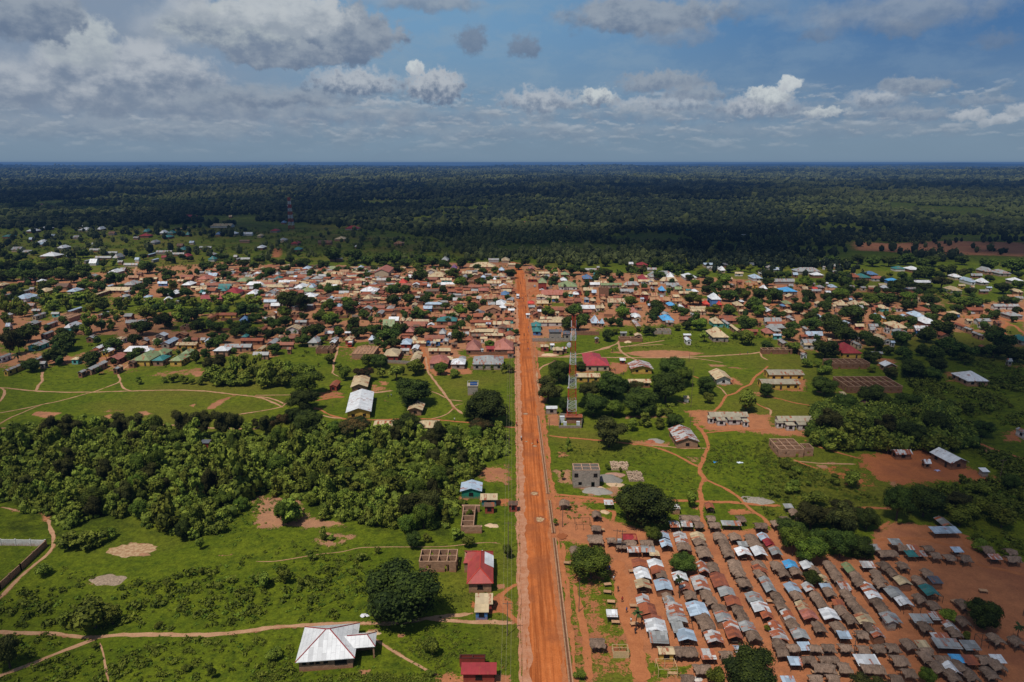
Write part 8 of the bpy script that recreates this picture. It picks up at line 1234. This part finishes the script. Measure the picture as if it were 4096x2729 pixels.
# merged masses -----------------------------------------------------
def mass(name, items, per, leafk, mat, style, label, cat, core=True, seed=3):
    """items: x, y, z, r, rz, tone. One object of many leafy clumps."""
    g = np.random.default_rng(seed); it = np.array(items); n = len(it); m = n * per
    k = np.repeat(np.arange(n), per); nl = 5; lob = unit_dirs(n * nl, g, .2).reshape(n, nl, 3) * g.uniform(.25, .65, (n, nl, 1)); li = g.integers(0, nl, m)
    d = unit_dirs(m, g, .35); p = lob[k, li] + d * g.uniform(.38, .50, (m, 1)); sc = np.stack([it[k, 3], it[k, 3], it[k, 4]], 1); pos = it[k, :3] + p * sc
    nr = d + g.normal(0, .4, d.shape); nr /= np.linalg.norm(nr, axis=1)[:, None]; v, q = leaf_quads(pos, nr, 1.0, g)
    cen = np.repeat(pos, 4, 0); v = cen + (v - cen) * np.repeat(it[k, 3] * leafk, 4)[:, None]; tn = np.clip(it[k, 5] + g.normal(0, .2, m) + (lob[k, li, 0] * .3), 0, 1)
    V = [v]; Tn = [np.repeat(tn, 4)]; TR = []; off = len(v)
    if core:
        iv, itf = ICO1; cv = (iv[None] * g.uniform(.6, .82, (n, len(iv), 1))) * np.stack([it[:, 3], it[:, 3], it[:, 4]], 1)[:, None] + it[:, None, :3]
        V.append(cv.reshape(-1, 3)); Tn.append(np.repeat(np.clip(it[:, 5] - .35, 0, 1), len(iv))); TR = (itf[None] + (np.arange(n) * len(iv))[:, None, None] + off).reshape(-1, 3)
    me = np_mesh(name, np.concatenate(V), tris=TR if core else None, quads=q, attrs={'tone': np.concatenate(Tn)}); me.materials.append(mat)
    o = bpy.data.objects.new(name, me); COL.objects.link(o); o['kind'] = 'stuff'; o['label'] = label; o['category'] = cat; return o
it = []
for (x, y, r) in cand[255:]:
    b_ = r * random.uniform(.9, 1.3); it.append((x, y, b_ * .85 + .1, r, b_, random.uniform(.35, .8)))
for _ in range(5200):   # undergrowth beneath
    x, y = random.uniform(wx0, min(wx1, 0)), random.uniform(wy0, wy1); r = random.uniform(.9, 1.7)
    if sdf_in(WOOD, x, y) and not near_path(x, y, .8) and not occ.hit(x, y, r * .6): it.append((x, y, r * .45, r, r * .8, random.uniform(.3, 1.0)))
for _ in range(1500):
    x, y = random.uniform(*sorted((GROVE[:, 0].min(), GROVE[:, 0].max()))), random.uniform(GROVE[:, 1].min(), GROVE[:, 1].max()); r = random.uniform(1.6, 3.2)
    if sdf_in(GROVE, x, y) and not occ.hit(x, y, r * .6): it.append((x, y, r * .8, r, r * 1.2, random.uniform(.1, .6)))
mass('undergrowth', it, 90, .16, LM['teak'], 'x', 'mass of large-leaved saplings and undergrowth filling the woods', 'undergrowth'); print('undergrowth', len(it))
# scrub and weeds on the grass
SC = []; 
def scrub(poly, n, r0, r1, t0, t1, thr=.0, sc=.06, k=.55):
    P = fpoly(poly); a = P.min(0); c = P.max(0)
    for _ in range(n):
        x, y = random.uniform(a[0], c[0]), random.uniform(a[1], c[1])
        if not sdf_in(P, x, y): continue
        if random.random() > .42 + 1.3 * (mnoise.noise((x * sc, y * sc, 3.3)) + .5 * mnoise.noise((x * sc * 3, y * sc * 3, 8.3)) - thr): continue
        if 1.5 < x < 12.5 or near_path(x, y, .5) or occ.hit(x, y, .6): continue
        r = r0 + (r1 - r0) * random.random() ** 1.6 * 1.25; SC.append((x, y, r * .3, r, r * k, random.uniform(t0, t1)))
scrub(tp('J', -200, 850, 600, 740, 1100, 740, 1700, 600, 2203, 540) + tp('K', 350, 580, 900, 560, 920, 1020, 0, 1080) + tp('J', 1900, 1140, 1500, 1150, 1000, 1150, 850, 1170, 400, 1150, -200, 1140), 900, .3, 1.6, .05, .75, -.1)
scrub(tp('J', -200, 1180, 400, 1170, 800, 1200, 1000, 1180, 2203, 1150) + tp('K', 300, 1110, 330, 1568) + tp('J', -200, 1640), 600, .25, 1.2, .2, .9, -.05)
scrub(tp('J', 460, 560, 900, 700, 1500, 640, 2203, 480) + tp('K', 0, 260, 470, 400, 900, 360, 1280, 420, 1400, 620, 900, 640, 300, 600) + tp('J', 2203, 560, 1200, 760, 600, 740), 1600, .25, .8, .2, .9, 0)
scrub(tp('K', 1000, 1080, 2150, 1080, 2150, 1480, 1550, 1480, 1200, 1200), 900, .2, .6, .3, 1, -.1); scrub(tp('K', 0, 1500, 1600, 1500, 1600, 1640, 0, 1640), 700, .2, .7, .3, 1, -.1)
scrub(tp('K', 1540, 620, 2150, 620, 2150, 1040, 1540, 980), 260, .2, .5, .3, 1, -.1); scrub(tp('H', 1800, 820, 2354, 800, 2354, 1390, 2100, 1380, 1800, 1180, 1760, 1100), 1100, .3, .8, .1, .8, 0)
scrub(tp('H', 350, 860, 1250, 900, 1700, 1100, 1740, 1380, 1450, 1370, 1240, 1200, 900, 1040, 400, 1060), 800, .25, .7, .2, 1, 0)
scrub(tp('I', -50, 830, 300, 1000, 600, 1230, 1080, 1380, 1080, 1568, 0, 1568, -50, 1430), 1800, .3, 1.1, .05, .7, -.05); scrub(tp('I', 1250, 250, 2500, 260, 2500, 700, 1700, 700, 1400, 480), 2400, .5, 2.4, .05, .6, 0)
scrub(tp('I', 1880, 860, 2500, 1050, 2500, 1640, 1620, 1640, 1500, 1230, 2170, 1215), 2600, .5, 2.0, .0, .6, -.1); scrub(tp('M', 1560, 0, 2500, 0, 2500, 500, 1850, 460, 1700, 250), 1300, .3, 1.2, 0, .6, -.1)
scrub(tp('L', 360, 360, 640, 400, 830, 520, 900, 860, 960, 1180, 1090, 1300, 1190, 1568, 520, 1568), 420, .12, .35, .3, 1, .05); scrub(tp('F', 0, 140, 1080, 240, 1800, 300, 2354, 360, 2354, 400, 1700, 355, 0, 330), 500, .2, .55, .3, 1, .1)
scrub(tp('D', 160, 1020, 800, 1010, 1600, 1060, 1900, 1090, 1900, 1180, 1200, 1180, 200, 1150), 700, .3, .8, .3, 1, .0); scrub(tp('E', 1760, 1240, 2400, 1340, 2400, 1600, 1900, 1540, 1700, 1400), 500, .5, 1.3, .1, .6, 0)
scrub([(0, 930), (600, 915), (1400, 910), (1750, 965), (1850, 1040), (1700, 1110), (0, 1140)], 5200, 1.0, 3.2, .0, .55, -.1, .02, .9)
scrub([(0, 1120), (1500, 1075), (2060, 1060), (2900, 1110), (4096, 1190), (4096, 1400), (3300, 1400), (2440, 1300), (1900, 1440), (500, 1480), (0, 1480)], 4200, .7, 1.8, .05, .6, .05, .03, .8)
scrub(tp('H', 60, 1350, 95, 700, 60, 100, 60, 60, 30, 60, 0, 700, 0, 1350), 200, .2, .5, .3, 1, -.2)
mass('scrub_bushes', SC, 34, .24, LM['scrub'], 'x', 'ragged low bushes and weeds scattered over the grass', 'scrub', core=False); print('scrub', len(SC))
GT = []
for _ in range(9000):
    x, y = random.uniform(-420, 440), random.uniform(330, 640); p_ = proj(x, y)
    if len(GT) > 420 or not sdf_in(TOWN, *p_) or 0 < x < 14 or near_path(x, y, 1.5): continue
    r = random.uniform(1.6, 3.8)
    if occ.hit(x, y, r, .85) or tocc.hit(x, y, r, .6): continue
    tocc.add(x, y, r); GT.append((x, y, r * .95, r, r * 1.0, random.uniform(.15, .7)))
mass('garden_trees', GT, 130, .15, LM['mango'], 'x', 'small garden trees and bushes between the town houses', 'garden trees', seed=12); print('garden', len(GT))
LW = [(x + random.uniform(-3, 3), y + random.uniform(-3, 3), .12, r * .75, r * .4, random.random()) for (x, y, z, r, h_, t_) in SC[::2]]
for (t, a, c, n, s_) in [('L', 600, 80, 60, 4), ('H', 1300, 1180, 60, 7), ('K', 800, 770, 70, 5), ('J', 2160, 100, 50, 4), ('J', 2000, 250, 50, 4), ('G', 20, 1400, 50, 4)]:
    q = G(*T(t, a, c)); LW += [(q[0] + random.gauss(0, s_), q[1] + random.gauss(0, s_), .15, random.uniform(.4, .8), .35, random.uniform(.4, 1)) for _ in range(n)]
LW = [l for l in LW if not (1.5 < l[0] < 12.5)]
mass('weeds', LW, 22, .26, LM['lime'], 'x', 'bright lime green weeds among the grass', 'weeds', core=False, seed=9)
# ------------------------------------------------------------------ woodland beyond the town
def forest(name, Y0, Y1, cell, r0, r1, base, seed, label, thr):
    g = np.random.default_rng(seed); X, Y = [], []; y = Y0
    while y < Y1:
        s = cell * (y / Y0) ** .55; xs = np.arange(-.84 * y - 60, .84 * y + 60, s); X.append(xs + g.uniform(-.5, .5, len(xs)) * s); Y.append(y + g.uniform(-.5, .5, len(xs)) * s); y += s
    X, Y = np.concatenate(X), np.concatenate(Y)
    k = np.array([mnoise.noise((a / 210, b_ / 260, seed * 1.7)) + .5 * mnoise.noise((a / 70, b_ / 90, 9.1)) for a, b_ in zip(X, Y)])
    px = CX + F * X / (Y * cP + CH * sP); py = CY - F * (-CH * cP + Y * sP) / (Y * cP + CH * sP)
    keep = k > thr
    def clear(pts, p):
        nonlocal keep
        M = poly_mask(np.array([G(*q) for q in pts]), X, Y, 12); keep &= ~((M > .4) & (g.uniform(size=len(X)) < p))
    clear(SUBURB, .84); clear(TOWN, 1.0); clear(tp('O', 1200, 440, 1500, 448, 1780, 480, 1780, 503, 1500, 495, 1250, 462), .93); clear(tp('O', 1550, 420, 1760, 428, 2000, 415, 2354, 425, 2500, 480, 2354, 492, 1900, 478, 1560, 462), .88)
    clear(tp('O', 20, 325, 170, 332, 300, 352, 290, 362, 20, 345), .8); clear(tp('O', 1090, 320, 1500, 310, 1750, 350, 1700, 385, 1200, 385), .5); clear(tp('O', 300, 535, 520, 535, 520, 556, 300, 556), .95); clear([(0, 1180), (0, 1040), (4096, 1090), (4400, 1300), (4096, 1500), (3600, 1300)], .9)
    X, Y, k = X[keep], Y[keep], k[keep]; n = len(X); Z = hz(X, Y); r = g.uniform(r0, r1, n) * np.maximum(1, Y / max(Y0, 1500)) ** .5 * np.where(g.uniform(size=n) < .12, 1.35, 1.0); hh = r * g.uniform(.75, 1.25, n)
    tz = np.array([mnoise.noise((a / 420, b_ / 700, 5.5)) for a, b_ in zip(X, Y)]); tz += .6 * np.array([mnoise.noise((a / 110, b_ / 170, 2.5)) for a, b_ in zip(X, Y)]); lt = np.clip(.36 + tz * 1.5 + g.normal(0, .26, n), 0, 1.0)
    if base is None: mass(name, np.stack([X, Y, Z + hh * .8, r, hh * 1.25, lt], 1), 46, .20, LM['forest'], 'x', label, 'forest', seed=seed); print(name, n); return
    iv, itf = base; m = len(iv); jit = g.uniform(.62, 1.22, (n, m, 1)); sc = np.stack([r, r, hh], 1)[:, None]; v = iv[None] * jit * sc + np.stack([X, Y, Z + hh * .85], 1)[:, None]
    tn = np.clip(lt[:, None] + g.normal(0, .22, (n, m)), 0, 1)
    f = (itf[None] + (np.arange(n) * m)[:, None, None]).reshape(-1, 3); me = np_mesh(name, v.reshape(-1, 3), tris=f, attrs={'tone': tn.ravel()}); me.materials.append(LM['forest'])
    o = bpy.data.objects.new(name, me); COL.objects.link(o); o['kind'] = 'stuff'; o['label'] = label; o['category'] = 'forest'; print(name, n)
ICO0 = (np.array([(0, 0, -1), (1, 0, 0), (0, 1, 0), (-1, 0, 0), (0, -1, 0), (.5, .5, .75), (-.5, .5, .75), (-.5, -.5, .75), (.5, -.5, .75)], float),
        np.array([(0, 2, 1), (0, 3, 2), (0, 4, 3), (0, 1, 4), (1, 2, 5), (2, 3, 6), (3, 4, 7), (4, 1, 8), (2, 6, 5), (3, 7, 6), (4, 8, 7), (1, 5, 8), (5, 6, 7), (5, 7, 8)]))
forest('woodland', 560, 1050, 8.0, 2.6, 5.4, None, 1, 'dark savanna woodland closing in behind the town', -.26)
forest('wooded_plain', 1050, 1900, 10.5, 3.2, 6.4, ICO1, 4, 'middle-distance woodland stretching away across the plain', -.16)
forest('far_woodland', 1900, 14000, 17, 4.8, 9.0, ICO0, 2, 'distant dark woodland reaching to the blue horizon', -.20)
# ------------------------------------------------------------------ small mud huts crowded between the town houses
FZ = [(tp('B', 0, 250, 700, 240, 1100, 200, 2353, 240, 2353, 760, 1500, 720, 900, 720, 700, 520, 0, 520), 1.0), (tp('C', 0, 230, 1370, 260, 1370, 1230, 800, 1050, 300, 1150, 0, 1150), 1.0), (tp('C', 1480, 250, 2353, 240, 2353, 760, 1560, 1050, 1500, 500), 1.0),
      (tp('D', 0, 300, 1000, 340, 1900, 560, 2353, 560, 2353, 780, 1200, 780, 0, 850), .8), (tp('B', 0, 760, 2353, 760, 2353, 1080, 1200, 1120, 0, 1120), .7), (tp('A', 1500, 270, 2353, 250, 2353, 560, 1000, 520, 0, 480, 0, 360), .6), (tp('A', 1000, 880, 2353, 920, 2353, 1100, 1400, 1160), .35), (tp('E', 0, 400, 2353, 420, 2353, 780, 1200, 820, 0, 760), .4)]
KINDS = [('r', 'm', 'rust-roofed'), ('b', 'm', 'brown-roofed'), ('o', 'm', 'tan-roofed'), ('c', 'm', 'cream-roofed'), ('s', 'g', 'grey-roofed'), ('r', 'k', 'rusty')]
HM = {}
def hut_meshes(i, rc, wc):
    k = (i, rc, wc)
    if k not in HM:
        g = random.Random(i); W, D = g.uniform(4.5, 11), g.uniform(3.2, 4.6); h = g.uniform(2.2, 2.7); rise = D * .17
        a = wall_mesh(W, D, h, rise, 'g').mesh('wall'); a.materials.append(WM(wc)); c = roof_mesh(W, D, h, rise, 'g', .3).mesh('roof'); c.materials.append(RM(rc)); HM[k] = (a, c, W, D)
    return HM[k]
hut_n = 0
for zi, (poly, dn) in enumerate(FZ):
    P = fpoly(poly); a0 = P.min(0); a1 = P.max(0)
    for _ in range(int(2600 * dn)):
        if hut_n >= 490: break
        x, y = random.uniform(a0[0], a1[0]), random.uniform(a0[1], a1[1]); 
        if not sdf_in(P, x, y) or 0 < x < 15: continue
        rc, wc, nm = random.choices(KINDS[:5], [28, 22, 20, 14, 16])[0]; i = random.randrange(5); aa, cc, W, D = hut_meshes(i, rc, wc); rr = (W + D) / 4
        if occ.hit(x, y, rr, .80) or tocc.hit(x, y, rr, .62) or near_path(x, y, 1.5): continue
        rot = random.choice([0, 0, 0, 90]) + random.uniform(-8, 8); root = empty('mud_hut' if rc in 'rb' else 'sheet_roof_hut', x, y, R(rot)); link('wall', aa, None, root); link('roof', cc, None, root); occ.add(x, y, rr); hut_n += 1
        tag(root, None, 'mud hut' if rc in 'rb' else 'hut', None, f'small {nm} mud-walled hut')
for _ in range(75):   # compound walls between the houses
    poly, dn = random.choice(FZ[:6]); P = fpoly(poly); x, y = random.uniform(P[:, 0].min(), P[:, 0].max()), random.uniform(P[:, 1].min(), P[:, 1].max())
    if not sdf_in(P, x, y) or -4 < x < 19 or near_path(x, y, 6): continue
    root = empty('compound_wall', x, y, R(random.uniform(-10, 10))); mb = MB(); a, c = random.uniform(4, 9), random.uniform(3, 7); h = random.uniform(1.4, 2.0)
    wall_run(mb, (-a, -c), (a, -c), h, opens=[(a * .8, a * .8 + 1.4, 0, h - .05)]); wall_run(mb, (a + .1, -c), (a + .1, c), h)
    if random.random() < .5: wall_run(mb, (-a - .1, -c), (-a - .1, c), h)
    wc = random.choice('mmg'); mb.build('wall', WM(wc), root); tag(root, None, 'compound wall', None, 'low %s compound wall' % WN[wc])
print('huts', hut_n)
# ------------------------------------------------------------------ unseen sheet added overhead, shaped to shade chosen ground like passing clouds
def shade(px, py):
    s = 0.0; sm = lambda v, a, c: min(1, max(0, (v - a) / (c - a))) ** 2 * (3 - 2 * min(1, max(0, (v - a) / (c - a))))
    s = max(s, .90 * sm(py, 1085, 1000) * (1 - .55 * sm(px, 1500, 300) * sm(py, 860, 960)) * (1 - .5 * math.exp(-((py - 850) / 60) ** 2) * sm(px, 900, 2200)))
    e = 3700 - 700 * sm(py, 1500, 1200) * 0 ; s = max(s, .85 * sm(px, 2950 if 1320 < py < 2050 else 3250, 3800) * sm(py, 1270, 1420))
    s = max(s, .68 * sm(px, 3200, 3900) * sm(py, 2000, 2150)); s = max(s, .5 * math.exp(-((px - 700) / 500) ** 2 - ((py - 1330) / 60) ** 2), .45 * math.exp(-((px - 3500) / 400) ** 2 - ((py - 1180) / 60) ** 2)); s = max(s, .30 * sm(px, 2900, 3500) * sm(py, 1350, 1500))
    s = max(s, .45 * sm(px, 500, 0) * sm(py, 2150, 2500)); s = max(s, .35 * sm(px, 300, -100))  # left-edge darkening like a lens vignette, mixed into the sheet's shade
    return s
def shade_deck():
    zc = 1250.0; xs = np.linspace(-.95, .95, 90); ang = np.linspace(math.radians(48), math.atan2(CH, 3900), 90); V = []; A = []
    for a in ang:
        Yg = CH / math.tan(a)
        for u in xs:
            Xg = u * (Yg + 60); p = proj(Xg, Yg); s = shade(*p); edge = min(1, (3900 - Yg) / 500) if Yg > 3400 else 1
            V.append((Xg + SUN.x / SUN.z * zc, Yg + SUN.y / SUN.z * zc, zc)); A.append(s * edge * (1 if abs(u) < .93 else 0))
    n = 90; i = np.arange(n * n).reshape(n, n); q = np.stack([i[:-1, :-1], i[:-1, 1:], i[1:, 1:], i[1:, :-1]], -1).reshape(-1, 4)
    me = np_mesh('cloud', np.array(V), quads=q, attrs={'cover': np.array(A)}, smooth=True); m, nt = new_mat('shade_sheet'); b = NB(nt)
    at = b.node('ShaderNodeAttribute', attribute_name='cover').outputs['Fac']; pos = b.node('ShaderNodeNewGeometry').outputs['Position']
    nz = b.noise(pos, .0028, 4.0, .55); f = b.math('MULTIPLY', at, b.rng(nz, .36, .62, .55, 1.2), clamp=True)
    tr = b.node('ShaderNodeBsdfTransparent'); df = b.node('ShaderNodeBsdfDiffuse'); df.inputs[0].default_value = (.8, .8, .8, 1); mx_ = b.node('ShaderNodeMixShader'); b.l.new(f, mx_.inputs[0]); b.l.new(tr.outputs[0], mx_.inputs[1]); b.l.new(df.outputs[0], mx_.inputs[2]); o = b.node('ShaderNodeOutputMaterial'); b.l.new(mx_.outputs[0], o.inputs[0]); me.materials.append(m)
    o = bpy.data.objects.new('cloud', me); COL.objects.link(o); struct(o); o['kind'] = 'stuff'; o['label'] = 'added unseen sheet high over the plain, casting shade like clouds'; o['category'] = 'clouds'
shade_deck()
# ------------------------------------------------------------------ labels
for ph, t, x, y in [('large grey hipped house', 'C', 1030, 1300), ('bright red-roofed house', 'C', 30, 370), ('bare sports pitch', 'D', 750, 1230), ('big maroon pyramid roof', 'B', 395, 480), ('teal-roofed pair', 'A', 1900, 1280), ('blue hipped roof', 'D', 780, 800), ('yellow-leaved tree', 'D', 1340, 700), ('wide cream-roofed house', 'D', 1380, 980),
                    ('white hipped roof on the hill side', 'A', 1360, 255), ('big white block-walled house', 'B', 1990, 460), ('pale green pavilion', 'C', 1970, 400), ('long pink-roofed building', 'C', 1790, 500), ('blue-roofed row', 'E', 800, 355), ('lone white house on the right', 'E', 1710, 1500), ('maroon-roofed house on the right', 'E', 260, 1170), ('three white pyramid roofs', 'E', 310, 620),
                    ('long white row on the right', 'E', 1770, 355), ('twin white roofs on the far left', 'A', 600, 50), ('olive grove far left', 'A', 100, 1050), ('playing field', 'F', 1200, 480), ('teal market stall', 'M', 1390, 770), ('bright blue market stall', 'M', 195, 550), ('largest white market roof', 'M', 850, 1380), ('long grey market roof', 'M', 1540, 1235),
                    ('yellowish roadside tree', 'L', 680, 550), ('lone market-edge tree', 'M', 1865, 970), ('round tree at the market front', 'L', 2070, 1400), ('lime-green market tree', 'M', 260, 400), ('violet-roofed stall', 'M', 355, 990), ('maroon market roof', 'L', 1010, 320), ('twin blue-roofed sheds', 'M', 1520, 250), ('sandy pool', 'J', 1130, 430), ('dark spreading trees', 'K', 1260, 800), ('shrubby hollow', 'J', 800, 950),
                    ('lollipop tree by the road', 'C', 1357, 960), ('big round school tree', 'G', 1430, 380), ('tree beside the water tower', 'G', 2100, 520), ('mango grove', 'H', 1100, 400), ('tall right-hand grove', 'I', 900, 700), ('tree over the market edge', 'H', 1200, 1400), ('blue hipped town roof', 'C', 2200, 320), ('bright blue house', 'D', 2200, 470), ('junction', 'C', 1500, 480), ('far white roof in the woods', 'O', 1070, 392), ('row of dark wood-edge trees', 'F', 1850, 680),
                    ('red yard', 'I', 1200, 1050), ('stone rubble', 'H', 2250, 1385), ('path fork', 'H', 1775, 1190), ('orange-blossomed tree', 'G', 900, 700), ('green-roofed red building', 'C', 1675, 360), ('ploughed patch', 'K', 300, 100)]: lm(ph, t, x, y)
CELLS = {}
def rel(dx, dy): return ('right of' if dx > 0 else 'left of') if abs(dx) > 1.3 * abs(dy) else ('in front of' if dy > 0 else 'behind')
ORD = ['', 'second ', 'third ', 'fourth ', 'fifth ', 'sixth ', 'seventh ', 'eighth ', 'ninth ', 'tenth ', 'eleventh ', 'twelfth ']
for (o, desc, px, py) in AUTO:
    c = sorted((math.hypot(px - l[1], (py - l[2]) * (1.7 if py < 1500 else 1.2)), l) for l in LMK)[:5]
    best = min(range(len(c)), key=lambda i: (len(CELLS.get((desc, rel(px - c[i][1][1], py - c[i][1][2]), c[i][1][0]), ())) * .5 + i))
    d_, l = c[best]; CELLS.setdefault((desc, rel(px - l[1], py - l[2]), l[0]), []).append((d_, o))
for (desc, rl, ph), L in CELLS.items():
    L.sort(key=lambda q: q[0])
    for i, (d_, o) in enumerate(L):
        o_ = ORD[i] if i < len(ORD) else ('outermost ' if i == len(L) - 1 else f'{i + 1}th ')
        s = f"{desc}, {o_}{rl} the {ph}"; s = re.sub(r'  +', ' ', s); wds = s.split()
        if len(wds) > 16: s = s.replace('with ', '').replace(' roof,', ' top,'); wds = s.split()
        if len(wds) > 16: s = ' '.join(w for w in wds if w != 'the')
        o['label'] = s
seen = {}
for (o, desc, px, py) in AUTO: seen.setdefault(o['label'], []).append(o)
print('labels', len(AUTO), 'dups', sum(1 for v in seen.values() if len(v) > 1))
haze_shell()
vs = scene.view_settings; vs.view_transform = 'Standard'; vs.look = 'None'; vs.exposure = 0; vs.gamma = 1
scene.cycles.max_bounces = 5; scene.cycles.diffuse_bounces = 2; scene.cycles.glossy_bounces = 2; scene.cycles.transparent_max_bounces = 8; scene.cycles.volume_bounces = 0
w.cycles.sampling_method = 'MANUAL'; w.cycles.sample_map_resolution = 128
